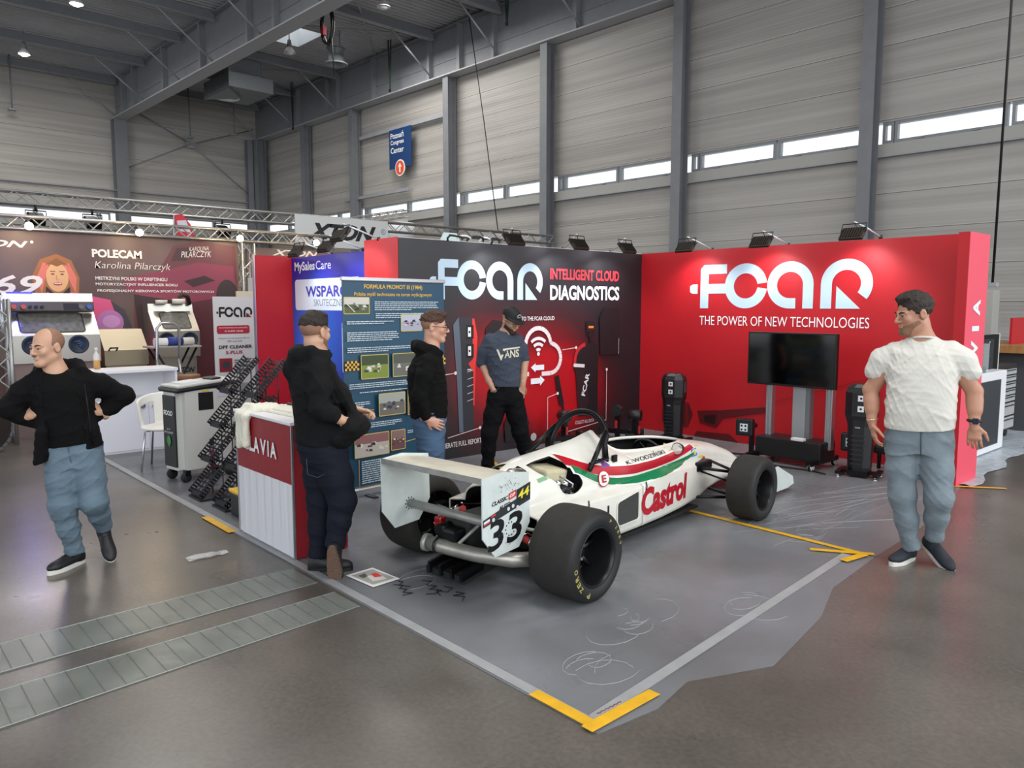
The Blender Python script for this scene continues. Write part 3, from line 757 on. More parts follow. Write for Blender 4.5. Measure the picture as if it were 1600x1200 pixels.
# cloud with wifi and arrows
P_ = []
for cx, cy, r_, a0, a1 in ((-2.24, 1.08, .165, 250, 95), (-2.04, 1.27, .22, 175, 10), (-1.83, 1.1, .19, 80, -85)):
    P_ += [(cx + r_*math.cos(R(a0+(a1-a0)*i/10)), cy + r_*math.sin(R(a0+(a1-a0)*i/10))) for i in range(11)]
a.line(P_, .055, '#f1dede'); a.line([(-1.82, .91), (-1.98, .91)], .055, '#f1dede'); a.line([(-2.29, .92), (-2.2, .92)], .055, '#f1dede')
for r0, r1 in ((.03, .07), (.1, .14), (.17, .21)): a.arc(-2.04, 1.17, r0, r1, 50, 130, '#e8e2e4', 10)
a.disc(-2.04, 1.165, .024, '#f4eeee')
a.poly([(-2.17, 1.0), (-2.09, 1.05), (-2.09, 1.025), (-1.94, 1.025), (-1.94, .96), (-2.09, .96), (-2.09, .935)], '#ecedf2')
a.poly([(-1.93, .83), (-2.01, .89), (-2.01, .86), (-2.17, .86), (-2.17, .79), (-2.01, .79), (-2.01, .76)], '#ecedf2')
# machine printed right, with its post and screen
a.poly([(-1.4, .95), (-1.36, 1.12), (-1.22, 1.24), (-1.04, 1.28), (-.92, 1.24), (-.92, .3), (-1.28, .3), (-1.22, .7)], '#17161a')
a.arc(-1.16, 1.04, .19, .24, 95, 190, '#c2262e', 12); a.line([(-1.4, .99), (-1.19, .97)], .045, '#e6dcdc')
a.poly([(-1.36, .93), (-1.2, .93), (-1.1, .5), (-1.16, .34), (-1.3, .3)], '#2b1a20')
a.rect(-1.16, 1.42, -1.0, 1.56, '#141416'); a.rect(-1.12, 1.47, -1.02, 1.5, '#f08030'); a.rect(-1.1, 1.28, -1.05, 1.43, '#141416'); a.rect(-1.14, 1.36, -1.0, 1.4, '#141416')
a.poly([(-.9, 1.6), (-.82, 1.72), (-.5, 1.74), (-.47, 1.1), (-.88, 1.1)], '#15151a'); a.line([(-.5, 1.1), (-.5, 1.32)], .012, '#8d9096')
V_, F_, _ = text_geo('FCAR', .03); a.shape([(-1.25 + .08*(1-b)*.9 + .1*a_*.9, .56 + .3*a_ + .02*b) for a_, b in V_], F_, '#e9e9ec')
# handset and callouts
a.poly([(-1.75, .86), (-1.68, .88), (-1.58, .5), (-1.66, .47)], '#141417'); a.line([(-1.61, .5), (-1.5, .1)], .03, '#141417')
a.poly([(-1.68, .12), (-1.5, .2), (-1.44, .05), (-1.6, -.0)], '#101013'); 
def callout(pts, dot):
    a.line(pts, .009, '#e9c9c9'); a.disc(dot[0], dot[1], .02, '#f2dede')
callout([(-3.55, .985), (-3.36, 1.0)], (-3.36, 1.0)); callout([(-1.62, 1.2), (-1.36, 1.22)], (-1.36, 1.22)); callout([(-1.7, .64), (-1.88, .6), (-1.88, .07), (-2.1, .04)], (-1.7, .64))
callout([(-.75, .9), (-.75, .2), (-1.5, .12)], (-.75, .9)); callout([(-3.48, .26), (-3.0, .33)], (-3.0, .33))
a.text('GENERATE FULL REPORT', -3.62, .14, -2.98, .2, '#e8dede', .012, 0, .01); a.text('COLLECT ALL DATA', -1.37, .2, -1.0, .245, '#d8c8c8', .01)
a.poly([(-2.62, .34), (-2.5, .5), (-2.3, .5), (-2.2, .3), (-2.3, .12), (-2.6, .1)], '#18161a'); a.rect(-2.52, .4, -2.36, .44, '#c8b060')
a.disc(-2.13, .12, .05, '#b9b9bc')
a.build('print', t)

t = T('exhibition_wall', 'plain red exhibition wall with white logo and slogan behind the TV stand', 'exhibition wall', (2.1, 0, 0))
MB().box((2.1, .05, 1.25), (4.2, .1, 2.5), M_RED).build('panel', t, True)
a = Art((0, 0, 0), (1, 0, 0), (0, 0, 1), (0, -1, 0), .002)
a.fcar(1.0, 1.735, .565, 2.26, LB); a.text('THE POWER OF NEW TECHNOLOGIES', 1.0, 1.515, 3.24, 1.635, '#f3f3f3', -.004)
DR = '#5a0a10'
a.poly([(.42, .45), (.62, .5), (.86, .45), (.93, .3), (.85, .12), (.6, .08), (.42, .15)], DR)
for i in range(5): a.line([(.47+i*.09, .46), (.5+i*.085, .12)], .012, '#8d1018')
a.poly([(1.0, .36), (1.35, .4), (2.1, .52), (2.1, .46), (1.4, .3), (1.3, .16), (1.05, .2)], DR); a.poly([(1.1, .3), (1.3, .34), (1.28, .2), (1.12, .22)], '#2c0508'); 
a.poly([(1.0, .08), (1.5, .1), (1.65, -.0), (.95, .0)], DR)
a.line([(2.0, .55), (3.9, 1.15)], .012, '#9c0e17')
a.build('print', t)
t = T('exhibition_wall', 'narrow bright red end panel with white vertical letters beside the white shirt man', 'exhibition wall', (4.34, -.3, 0))
MB().box((4.34, -.28, 1.235), (.1, .56, 2.47), mat('end_panel_red', '#ea5468', .5)).build('panel', t, True)
MB().box((4.34, -.563, 1.235), (.1, .006, 2.47), M_RED).build('edge_face', t, True)
a = Art((4.39, -.28, 0), (0, 0, 1), (0, -1, 0), (1, 0, 0), .002)
for ch, u in (('G', .74), ('L', .98), ('A', 1.1), ('V', 1.27), ('I', 1.52), ('A', 1.67)):
    wd = .05 if ch == 'I' else .16
    a.text(ch, u, -.1, u+wd, .1, '#e9eef4', .04)
a.build('lettering', t)

t = T('exhibition_wall', 'bright blue exhibition wall with a white speech bubble print', 'exhibition wall', (-1.58, -3.95, 0))
def blue_mat():
    m = mat('printed_blue', '#2a2fc4', .45); nt = m.node_tree; b = nt.nodes['Principled BSDF']
    tc = nt.nodes.new('ShaderNodeTexCoord'); mp = nt.nodes.new('ShaderNodeMapping'); g = nt.nodes.new('ShaderNodeTexGradient'); g.gradient_type = 'SPHERICAL'
    mp.inputs['Location'].default_value = (.55, 0, -1.3); mp.inputs['Scale'].default_value = (1, 1, 1); nt.links.new(tc.outputs['Object'], mp.inputs[0]); nt.links.new(mp.outputs[0], g.inputs[0])
    r = nt.nodes.new('ShaderNodeValToRGB'); r.color_ramp.elements[0].color = lin('#23239c'); r.color_ramp.elements[1].color = lin('#2f7be6'); r.color_ramp.elements[1].position = .9
    nt.links.new(g.outputs['Fac'], r.inputs[0]); nt.links.new(r.outputs[0], b.inputs['Base Color']); return m
MB().box((-1.69, -3.95, 1.2), (2.03, .1, 2.4), blue_mat()).build('panel', t, True)
a = Art((0, -4.0, 0), (1, 0, 0), (0, 0, 1), (0, -1, 0), .002)
a.text('MySales', -2.62, 2.19, -2.06, 2.34, '#f2f2f6', .025); a.text('Care', -2.03, 2.225, -1.64, 2.335, '#e6e8f8', 0)
a.rrect(-2.62, 1.71, -.95, 2.11, .05, '#dfe6f0'); a.poly([(-2.3, 1.72), (-2.2, 1.62), (-2.0, 1.72)], '#dfe6f0')
a.text('WSPARCIE', -2.32, 1.88, -1.05, 2.02, '#3a3aa8', .03); a.text('SKUTECZNE', -2.1, 1.765, -1.36, 1.85, '#4a5068', -.01)
a.rrect(-1.4, .95, -.8, 1.56, .02, '#e3eaf4'); a.rect(-1.39, 1.5, -.82, 1.54, '#3550c0')
a.build('print', t)
t = T('exhibition_wall', 'narrow plain red return wall standing beside the blue wall', 'exhibition wall', (-2.73, -4.25, 0))
MB().box((-2.74, -4.23, 1.21), (.06, .56, 2.42), M_RED).build('panel', t, True)
MB().box((-2.74, -4.516, 1.21), (.062, .012, 2.42), M_ALU).build('edge_profile', t, True)

# ------------------------------------------------------------------ flood lights on arms along the wall tops
M_FLOOD = mat('floodlight_glass', '#f4f6ff', emit=9)
def make_flood():
    t = T('floodlight', '', 'floodlight', (0, 0, 0))          # local: the wall top edge at the origin, the lamp hangs out along -y
    mb = MB(); mb.box((0, 0, 0), (.26, .17, .035), mat('floodlight_body', '#3a332e', .45, metal=.5), bev=.01)
    for i in range(9): mb.box((-.11+i*.0275, 0, .022), (.006, .14, .02), mat('floodlight_body', '#3a332e'))
    h = mb.build('housing', t); h.location = (-.06, -.4, .02); h.rotation_euler = (R(48), 0, 0)
    MB().box((0, 0, -.019), (.22, .13, .004), M_FLOOD).build('lens', h)
    mb = MB(); mb.tube([(-.19, -.4, .03), (-.19, -.36, .13), (.07, -.36, .13), (.07, -.4, .03)], .006, M_BLACKM, 6); mb.build('bracket', t)
    mb = MB(); mb.tube([(.07, 0, .0), (.02, -.2, .08), (-.06, -.37, .15)], .009, mat('arm_white', '#d6d8da', .3, metal=.4), 8); mb.cyl((.07, 0, -.02), (.07, 0, .02), .02, M_BLACK); mb.build('arm', t)
    mb = MB(); mb.tube([(-.06, -.37, .14), (-.03, -.36, .08), (-.06, -.38, .04)], .005, M_CABLE, 5); mb.build('cable', t)
    return t
fl0 = make_flood(); first = [True]
def flood(x, y, z, rz, lab, e=58):
    t = fl0 if first[0] else copy_tree(fl0); first[0] = False
    t.location = (x, y, z); t.rotation_euler = (0, 0, rz); t['label'] = lab
    p = Matrix.Rotation(rz, 3, 'Z') @ Vector((-.06, -.42, -.03)) + Vector((x, y, z))
    q = Matrix.Rotation(rz, 3, 'Z') @ Vector((-.06, .05, -.85)) + Vector((x, y, z))
    light('floodlight_beam', 'SPOT', p, e, (.93, .96, 1), aim(p, q), .06, spot=R(120), blend=.8)
flood(1.08, .02, 2.5, 0, 'black floodlight on a white arm, first along the red logo wall from the wall corner')
flood(2.15, .02, 2.5, 0, 'black floodlight on a white arm above the middle of the red logo wall')
flood(3.24, .02, 2.52, 0, 'black floodlight above the red logo wall, next to the end panel')
flood(-.02, -2.72, 2.5, R(90), 'black floodlight above the charcoal wall, over the white logo')
flood(-.02, -1.64, 2.5, R(90), 'black floodlight above the charcoal wall, over the red slogan')
flood(-.02, -.72, 2.5, R(90), 'black floodlight above the charcoal wall, beside the wall corner')
flood(-1.72, -3.98, 2.4, 0, 'black floodlight above the blue wall, on the side of the red return wall', 30)
flood(-.98, -3.98, 2.42, 0, 'black floodlight above the blue wall, middle one of three', 24)
flood(-.45, -4.1, 2.5, 0, 'black floodlight above the plain red end face of the charcoal wall', 30)
t = T('acrylic_screen', 'pale rounded panel peeking over the top of the charcoal wall', 'screen', (-1.2, -2.5, 0))
MB().prism([(-.17, 2.2), (.17, 2.2), (.17, 2.6), (.1, 2.72), (-.1, 2.72), (-.17, 2.6)], .03, mat('pale_acrylic', '#bcd0cf', .3), 'YZ', 0).build('panel', t)
MB().cyl((.015, 0, 0), (.015, 0, 2.25), .02, M_ALU).build('post', t)
mb = MB(); rd = random.Random(2)
for i in range(5): mb.tube([(-.06+rd.random()*.1, -3.35+.16*i+.1*math.cos(k*.6), 2.515+.05*math.sin(k*.6)) for k in range(7)], .012, flat('#d9dcdc' if i % 2 else '#1c1c1e'), 6)
o = mb.build('cable_loops'); tag(o, 'black and white cable loops lying on top of the charcoal wall', 'cable')

# ------------------------------------------------------------------ roll-up banner about the race car
ru = Vector((.73-.83, -4.04+5.25, 0)).normalized(); rn = Vector((ru.y, -ru.x, 0))
t = T('rollup_banner', 'tall teal roll-up banner with race car photos and yellow heading', 'banner', (.78, -4.645, 0))
o0 = Vector((.83, -5.25, 0)); W_ = 1.21
def rp(u, v, d): return o0 + ru*u + Vector((0, 0, v)) + rn*d
mb = MB(); q = [rp(0, .07, 0), rp(W_, .07, 0), rp(W_, 2.0, 0), rp(0, 2.0, 0), rp(0, .07, -.004), rp(W_, .07, -.004), rp(W_, 2.0, -.004), rp(0, 2.0, -.004)]
mb.add(q, [(0,1,2,3), (7,6,5,4), (0,4,5,1), (1,5,6,2), (2,6,7,3), (3,7,4,0)], mat('teal_print', '#1d4a63', .4)); mb.build('banner', t, True)
mb = MB(); RZ = math.atan2(ru.y, ru.x)
mb.box(rp(W_/2, .045, -.02), (W_+.02, .13, .09), M_ALU, (0, 0, RZ), .02); mb.build('base', t, True)
mb = MB(); mb.box(rp(W_/2, 2.01, 0), (W_+.02, .03, .035), M_ALU, (0, 0, RZ), .006); mb.build('top_rail', t, True)
mb = MB(); mb.cyl(rp(W_/2, .08, -.05), rp(W_/2, 2.0, -.02), .012, M_ALU, n=8); mb.build('pole', t, True)
for u in (.2, 1.0):
    MB().box(rp(u, .008, .02), (.05, .34, .014), M_BLACK, (0, 0, RZ)).build('foot', t, True)
a = Art(o0, ru, (0, 0, 1), rn, .002)
YE = '#e7b43c'; WT = '#c9d6dd'
a.text('FORMUŁA PROMOT III (1984)', .24, 1.915, .93, 1.965, YE, .02); a.text('Polska myśl techniczna na torze wyścigowym', .13, 1.85, 1.05, 1.895, YE, .012)
rd = random.Random(12)
def photo(u0, v0, u1, v1, sky, ground, car):
    a.rrect(u0-.008, v0-.008, u1+.008, v1+.008, .012, '#c9b264'); a.rect(u0, v0, u1, v1, ground); h = v1-v0; w_ = u1-u0
    a.rect(u0, v0+h*.58, u1, v1, sky)
    for i in range(14):
        x, y = u0+w_*(.08+.84*rd.random()), v0+h*(.25+.38*rd.random()); s_ = w_*(.03+.06*rd.random())
        a.poly([(x-s_, y-s_*.4), (x+s_, y-s_*.5), (x+s_*.6, y+s_*.5), (x-s_*.7, y+s_*.4)], rd.choice(car))
photo(.02, 1.7, .29, 1.84, '#cfcac0', '#57603f', ['#d8d4cc', '#33352f', '#8a8c80']); a.line([(.04, 1.79), (.13, 1.71)], .008, '#e0dcd0')
a.para(.35, 1.8, 1.14, 5, .018, WT, 3); a.para(.36, 1.69, 1.14, 3, .018, WT, 4)
photo(.66, 1.53, .91, 1.68, '#b9bccb', '#a7abbc', ['#d9d9e2', '#a83a48', '#2b2c3a']); photo(.95, 1.55, 1.17, 1.69, '#c7c9c8', '#7d8079', ['#d9d9d9', '#3a3a3a'])
a.para(.03, 1.62, .58, 2, .018, WT, 5); a.para(.03, 1.52, .62, 5, .018, WT, 6); a.para(.03, 1.38, .85, 3, .018, WT, 7)
a.checker(-.0, 1.18, 7, 4, .022, YE, '#15171a'); a.checker(1.14, 1.18, 3, 4, .022, YE, '#15171a')
photo(.18, 1.1, .48, 1.31, '#3d4a2c', '#7f8f38', ['#e2dfd6', '#4a4438', '#c7c2b4']); photo(.54, 1.1, .84, 1.31, '#54584c', '#6d6f66', ['#dedcd6', '#77705f']); photo(.9, 1.12, 1.16, 1.3, '#4e6a35', '#76994a', ['#e8e8e0', '#3c4a2c'])
a.para(.03, 1.05, 1.1, 3, .018, WT, 8); a.para(.14, .97, 1.0, 1, .018, WT, 9); a.para(.05, .88, .26, 3, .018, WT, 10); a.para(.05, .8, .3, 4, .018, YE, 11)
photo(.36, .74, .66, .94, '#a7a89f', '#6f6a60', ['#d8d6d2', '#2e3a5a', '#5c5449']); photo(.7, .72, .92, .98, '#b0a08c', '#6d5b4c', ['#2c2624', '#cabfae'])
a.para(.06, .68, .62, 3, .018, WT, 13)
photo(.07, .38, .45, .58, '#8c5c5c', '#b9b2a8', ['#e4e2dc', '#8c2c34', '#2c2a2c', '#d6cbbb']); photo(.48, .4, .64, .58, '#8a6c66', '#6a4a48', ['#efeae2', '#902c34', '#3a2a2a'])
a.line([(.64, .46), (1.0, .5)], .006, YE); a.para(.67, .56, 1.1, 2, .018, WT, 14)
a.para(.13, .33, .55, 11, .02, WT, 15, .5); a.line([(.1, .07), (.1, .36)], .004, YE); a.line([(.12, .09), (1.1, .09), (1.1, .48)], .006, YE)
a.build('print', t)

# ------------------------------------------------------------------ TV on its wheeled stand
t = T('tv_stand', 'black television on a wheeled stand with three silver posts', 'television', (2.75, -.72, 0))
MB().box((2.7, -.7, 1.17), (1.05, .06, .6), mat('tv_frame', '#0b0b0c', .35), bev=.008).build('television', t, True)
MB().box((2.7, -.7315, 1.175), (1.02, .003, .56), mat('tv_glass', '#020203', .08)).build('screen', t, True)
for x, wd in ((2.42, .075), (3.13, .075)):
    mb = MB(); mb.box((x, -.62, .6), (wd, .08, .8), M_ALU, bev=.006)
    for d in (-.02, .02): mb.box((x+d, -.663, .6), (.008, .008, .8), M_STEEL)
    mb.build('post', t, True)
mb = MB(); mb.box((2.78, -.6, .58), (.15, .1, .75), mat('post_grey', '#a9abae', .4, metal=.4), bev=.008); mb.box((2.88, -.6, .58), (.06, .09, .75), mat('post_dark', '#7f8185', .4, metal=.4)); mb.build('centre_post', t, True)['label'] = 'wide grey lift column'
MB().box((2.75, -.66, .18), (.78, .34, .22), M_BLACK, bev=.015).build('base_cabinet', t, True)
mb = MB()
for x in (2.38, 3.1): mb.box((x, -.68, .085), (.06, .62, .05), M_BLACKM)
mb.build('foot_rail', t, True)
for x in (2.38, 3.1):
    for y in (-.95, -.42):
        w0 = MB().lathe([(.0, -.016), (.045, -.016), (.05, -.008), (.05, .008), (.045, .016), (0, .016)], M_RUBBER, (x, y, .05), 'X', 20).build('caster', t, True)
        mb = MB()
        for sd in (-.018, .018):
            for k in range(5): mb.cyl((x+sd, y, .05), (x+sd, y+.034*math.cos(k*1.257), .05+.034*math.sin(k*1.257)), .006, flat('#e2e2e2'), n=6)
            mb.tube([(x+sd, y+.038*math.cos(k*PI/8), .05+.038*math.sin(k*PI/8)) for k in range(16)], .005, flat('#e2e2e2'), 5, True)
        mb.build('wheel_disc', w0, True)['label'] = 'white spoked disc'
t = T('white_box', 'small white plastic box lying on the base of the television stand', 'box', (2.88, -.82, .292))
MB().box((0, 0, .015), (.14, .08, .03), flat('#dedede'), bev=.006).build('body', t)
def clamp_head(x, y, z, rz, lab):
    t = T('wheel_clamp', lab, 'wheel clamp', (x, y, 0), rz)
    MB().box((0, 0, z), (.2, .1, .2), M_BLACK, bev=.02).build('head', t)
    a = Art((0, -.051, z), (1, 0, 0), (0, 0, 1), (0, -1, 0), .002); a.rrect(-.06, -.06, .06, .06, .01, '#1d2c3a'); a.rect(-.045, -.045, .045, .045, '#dfe3e6')
    for u in (-.025, .02):
        for v in (-.025, .02): a.disc(u, v, .013, '#15181c')
    a.build('target', t, False)
    mb = MB(); mb.box((.05, .09, z/2+.02), (.05, .05, z), M_BLACKM); mb.box((.05, .09, .02), (.14, .16, .03), M_BLACKM); mb.cyl((.05, .05, z), (.05, .2, z), .03, M_BLACKM); mb.build('stand', t)
clamp_head(2.2, -.78, .36, R(12), 'black wheel clamp with a square white target at the near edge of television stand')
clamp_head(3.32, -.5, .3, R(12), 'black wheel clamp with a square target between the television stand and the black tower')
mb = MB(); mb.box((0, 0, .22), (.5, .12, .1), M_BLACK, bev=.03); mb.box((.1, 0, .1), (.12, .3, .2), M_BLACKM, bev=.02); mb.cyl((-.2, 0, .0), (-.2, 0, .3), .02, M_BLACKM); mb.cyl((.22, -.1, .12), (.22, .1, .12), .09, M_BLACK)
o = mb.build('lifting_equipment'); o.location = (3.72, -.25, 0); tag(o, 'black lifting equipment lying on the floor behind the black tower', 'equipment')

def tower(x, y, rz, lab, h):
    t = T('alignment_tower', lab, 'measuring tower', (x, y, 0), rz)
    k = h/.9; mb = MB()
    st = [(.07, .105, .1), (.1, .11, .105), (.3, .115, .11), (.5, .12, .115), (.56, .135, .12), (.6, .15, .13), (.82, .15, .13), (.87, .13, .11), (.9, .09, .08)]
    vs = []; n = 8
    for z, rx, ry in st:
        c = .45
        vs += [(-rx, -ry*c, z*k), (-rx*c, -ry, z*k), (rx*c, -ry, z*k), (rx, -ry*c, z*k), (rx, ry*c, z*k), (rx*c, ry, z*k), (-rx*c, ry, z*k), (-rx, ry*c, z*k)]
    fs = [(i*n+j, i*n+(j+1) % n, (i+1)*n+(j+1) % n, (i+1)*n+j) for i in range(len(st)-1) for j in range(n)] + [tuple(reversed(range(n))), tuple((len(st)-1)*n+j for j in range(n))]
    mb.add(vs, fs, mat('tower_shell', '#1b1b1e', .38)); mb.build('shell', t)
    mb = MB()
    for i in range(7): mb.box((0, -.112, (.14+i*.045)*k), (.13, .02, .012), mat('tower_rib', '#2c2c30', .3))
    mb.build('grille', t)
    a = Art((0, -.13, 0), (1, 0, 0), (0, 0, 1), (0, -1, 0), .002)
    for v in (.77, .67):
        a.rrect(-.07, (v-.045)*k, .07, (v+.045)*k, .012, '#08080a'); a.rect(-.015, (v-.028)*k, .045, (v+.028)*k, '#d8d8da'); a.disc(.015, v*k, .012, '#17181a')
    a.textw('FCAR', -.028, .485*k, .014, '#d8d8d8', .02)
    a.build('camera_windows', t, False)
    a = Art((.151, 0, 0), (0, 1, 0), (0, 0, 1), (1, 0, 0), .001); a.rect(-.04, .66*k, .04, .8*k, '#3a3b40'); a.build('side_label', t, False)
    mb = MB(); mb.box((0, 0, .05), (.2, .2, .05), M_BLACKM); mb.box((0, 0, .05), (.42, .05, .035), M_BLACKM); mb.box((-.18, 0, .05), (.05, .3, .03), M_BLACKM); mb.box((.18, 0, .05), (.05, .3, .03), M_BLACKM); mb.build('base', t)
    for sx in (-.18, .18):
        for sy in (-.13, .13):
            mb = MB(); mb.cyl((sx, sy, 0), (sx, sy, .012), .022, M_CHROME); mb.cyl((sx, sy, .012), (sx, sy, .06), .008, M_CHROME); mb.build('foot', t)
tower(1.02, -.56, R(10), 'tall black measuring tower standing near the corner of the two walls', .9)
tower(3.55, -.8, R(12), 'tall black measuring tower between the television and the white shirt man', .97)
def floor_cable(pts, lab, r=.01):
    q = []
    for i in range(len(pts)-1):
        for k in range(4): q.append(Vector(pts[i]+(r+.005,)).lerp(Vector(pts[i+1]+(r+.005,)), k/4))
    o = MB().tube(q, r, M_CABLE, 6).build('floor_cable'); return tag(o, lab, 'cable')
floor_cable([(1.3, -.3), (1.62, -.5), (1.45, -.72), (1.25, -.62), (1.5, -.5), (1.75, -.62), (2.0, -.72), (2.35, -.62)], 'black cable curling on the floor toward the television stand')
floor_cable([(2.5, -.98), (2.8, -1.0), (3.1, -.95), (3.35, -1.02)], 'black cable lying before the wheels of the television stand')
def clutter(x, y, rz, lab):
    t = T('wheel_clamp', lab, 'wheel clamp', (x, y, 0), rz)
    mb = MB(); mb.box((0, 0, .12), (.5, .07, .05), M_BLACKM); mb.box((0, 0, .2), (.06, .06, .4), M_BLACKM); mb.build('frame', t)
    for s_ in (-.22, .22): MB().box((s_, 0, .1), (.05, .12, .2), M_BLACK, bev=.01).build('jaw', t)
    MB().cyl((0, -.08, .4), (0, .08, .4), .07, M_BLACK).build('hub', t)
    MB().box((0, -.06, .22), (.03, .02, .1), flat('#a8202a')).build('grip', t)
clutter(.45, -1.0, .4, 'black wheel clamp on the floor by the charcoal wall, beyond the car cockpit')
clutter(.35, -1.9, 1.3, 'black wheel clamp on the floor below the printed handset')
clutter(.9, -1.2, 2.0, 'black wheel clamp on the floor near the corner tower')

# ------------------------------------------------------------------ counter with its cloth
t = T('counter', 'white topped promotion counter with dark red band and white lower front', 'counter', (1.66, -6.15, 0))
mdr = mat('counter_red', '#8c1622', .5, bump=.15, bscale=5); mcl = mat('counter_cloth', '#dcdce2', .6, bump=.5, bscale=4, stretch=(3, 1, .5))
cx0, cx1, cy0, cy1 = 1.19, 2.12, -6.39, -5.97
MB().box((1.655, -6.18, .48), (.91, .40, .95), mat('counter_core', '#d0d0d4', .5)).build('body', t, True)
MB().box((1.655, -6.18, .965), (.97, .46, .022), M_WHITE, bev=.004).build('top', t, True)
mb = MB(); 
for i, (z0, z1, m) in enumerate(((.02, .535, mcl), (.535, .945, mdr))):
    n = 40; vs = []
    for k in range(n+1):
        x = cx0 + (cx1-cx0)*k/n; d = .004*math.sin(k*1.1) + .003*math.sin(k*2.3+1) if i == 0 else .0015*math.sin(k*.9)
        vs += [(x, cy0+d, z0), (x, cy0+d*.3, z1)]
    mb.add(vs, [(2*k, 2*k+2, 2*k+3, 2*k+1) for k in range(n)], m, True)
mb.build('front_cloth', t, True)['label'] = 'dark red over white front cloth'
MB().box((2.118, -6.18, .48), (.012, .41, .94), mdr).build('side_cloth', t, True)['label'] = 'dark red side'
for x in (cx0-.005, cx1+.005): MB().box((x, cy0, .48), (.014, .014, .96), M_ALU).build('corner_profile', t, True)
a = Art((0, cy0-.004, 0), (1, 0, 0), (0, 0, 1), (0, -1, 0), .002)
for ch, u in zip('GLAVIA', (1.32, 1.42, 1.5, 1.62, 1.745, 1.79)): a.text(ch, u, .685, u+(.022 if ch == 'I' else .1), .8, '#ececf0', .035)
a.build('lettering', t)
a = Art((2.126, 0, 0), (0, 0, 1), (0, -1, 0), (1, 0, 0), .002)
for ch, u in zip('GLAVIA', (.2, .32, .43, .55, .68, .74)): a.text(ch, u, 6.1, u+.09, 6.22, '#ececf0', .035)
a.build('side_lettering', t)
s = SDF((1.2, -6.55, .5), (2.15, -5.8, 1.15), .008)
for x0, x1, y, r_ in ((1.4, 2.05, -6.16, .022), (1.4, 2.05, -6.22, .02), (1.36, 2.02, -6.1, .022), (1.38, 2.0, -6.29, .014)): s.cone((x0, y, .985), (x1, y+.03, .985), r_, k=.05)
for x in (1.33, 1.39, 1.45):
    s.chain([(x, -6.2, 1.0), (x, -6.36, 1.0), (x-.005, -6.425, .95), (x-.01, -6.425, .72+.02*(x > 1.36))], [.026, .028, .026, .03], k=.04)
s.folds(.005, 60, 3, 2.0)
o = s.mesh('white_cloth', mat('cream_cloth', '#e4e0d0', .75, bump=.3, bscale=80)); tag(o, 'cream white sweater lying over the counter top, a sleeve hanging down', 'clothing')
t = T('plastic_crate', 'shallow blue grey plastic box on the counter behind the cloth', 'box', (1.78, -6.03, .977))
mc = mat('crate_blue', '#5a6a86', .35); mb = MB(); mb.box((0, 0, .008), (.46, .1, .014), mc)
for x, y, a_, b_ in ((-.23, 0, .012, .1), (.23, 0, .012, .1), (0, -.05, .46, .012), (0, .05, .46, .012)): mb.box((x, y, .05), (a_, b_, .08), mc)
mb.build('tray', t)
MB().tube([(-.45, -.0, .02), (-.3, -.0, .02), (-.24, -.0, .04)], .014, M_BLACK, 8).build('handle', t)

# ------------------------------------------------------------------ zigzag brochure racks
def perforated(mb, p0, p1, side, wd, rows, m, hole=.62):
    """a slanted sheet with rows of slots, walls at both long edges; p0 low front, p1 high back"""
    p0 = Vector(p0); p1 = Vector(p1); s_ = Vector(side).normalized(); d = p1-p0
    def pt(u, v): return p0 + d*v + s_*(u*wd)
    cols = 4
    for i in range(rows):
        for j in range(cols):
            u0, u1, v0, v1 = j/cols, (j+1)/cols, i/rows, (i+1)/rows
            a_ = [pt(u0, v0), pt(u1, v0), pt(u1, v1), pt(u0, v1)]; c = pt((u0+u1)/2, (v0+v1)/2); b_ = [c + (q-c)*hole for q in a_]
            mb.add(a_+b_, [(0,1,5,4), (1,2,6,5), (2,3,7,6), (3,0,4,7)], m)
def rack(x, y, lab, rz=0):
    t = T('brochure_rack', lab, 'brochure rack', (x, y, 0), rz)        # trays climb toward +y
    m = mat('rack_black', '#26272b', .35, metal=.4); step, rise = .1, .31; L_, H_, wd = .28, .31, .28
    for i in range(4):
        y0, z0 = i*step, .03 + i*rise
        mb = MB(); p0, p1 = (-wd/2, y0, z0), (-wd/2, y0+L_, z0+H_)
        perforated(mb, p0, p1, (1, 0, 0), wd, 9, m)
        nrm = Vector((0, -H_, L_)).normalized()*.048
        for sx in (-wd/2, wd/2):
            a_, b_ = Vector((sx, y0, z0)), Vector((sx, y0+L_, z0+H_)); n_ = 14
            for k in range(n_):
                c0, c1 = a_.lerp(b_, k/n_), a_.lerp(b_, (k+.62)/n_)
                mb.add([c0, c1, c1+nrm, c0+nrm], [(0, 1, 2, 3)], m)
            mb.tube([a_+nrm, b_+nrm], .004, m, 5); mb.tube([a_, b_], .005, m, 5)
        mb.box((0, y0-.005, z0+.02), (wd, .01, .05), m)
        mb.build('tray', t)
    for sx in (-wd/2+.01, wd/2-.01):
        mb = MB()
        for i in range(4): mb.tube([(sx, i*step+L_*.9, .03+i*rise+H_*.9), (sx, (i+1)*step+.02 if i < 3 else i*step+L_*.9, .03+i*rise+H_*.9 + (.02 if i == 3 else .08))], .006, m, 6); mb.tube([(sx, i*step+.19, .03+i*rise+.2), (sx, i*step+.19, max(.02, .03+(i-1)*rise+.2))], .006, m, 6)
        mb.build('upright', t)
    MB().box((0, .14, .012), (wd+.02, .34, .02), m).build('base', t)
rack(-.08, -6.27, 'black zigzag brochure rack standing beside the grey cleaning machine')
rack(.42, -6.24, 'black zigzag brochure rack standing against the counter')
t = T('tool_box', 'black storage box with a yellow lid tucked beside the counter', 'box', (.84, -6.1, 0))
mb = MB(); mb.prism([(-.13, -.12), (.13, -.12), (.16, .16), (-.16, .16)], 0, M_BLACK) if False else None
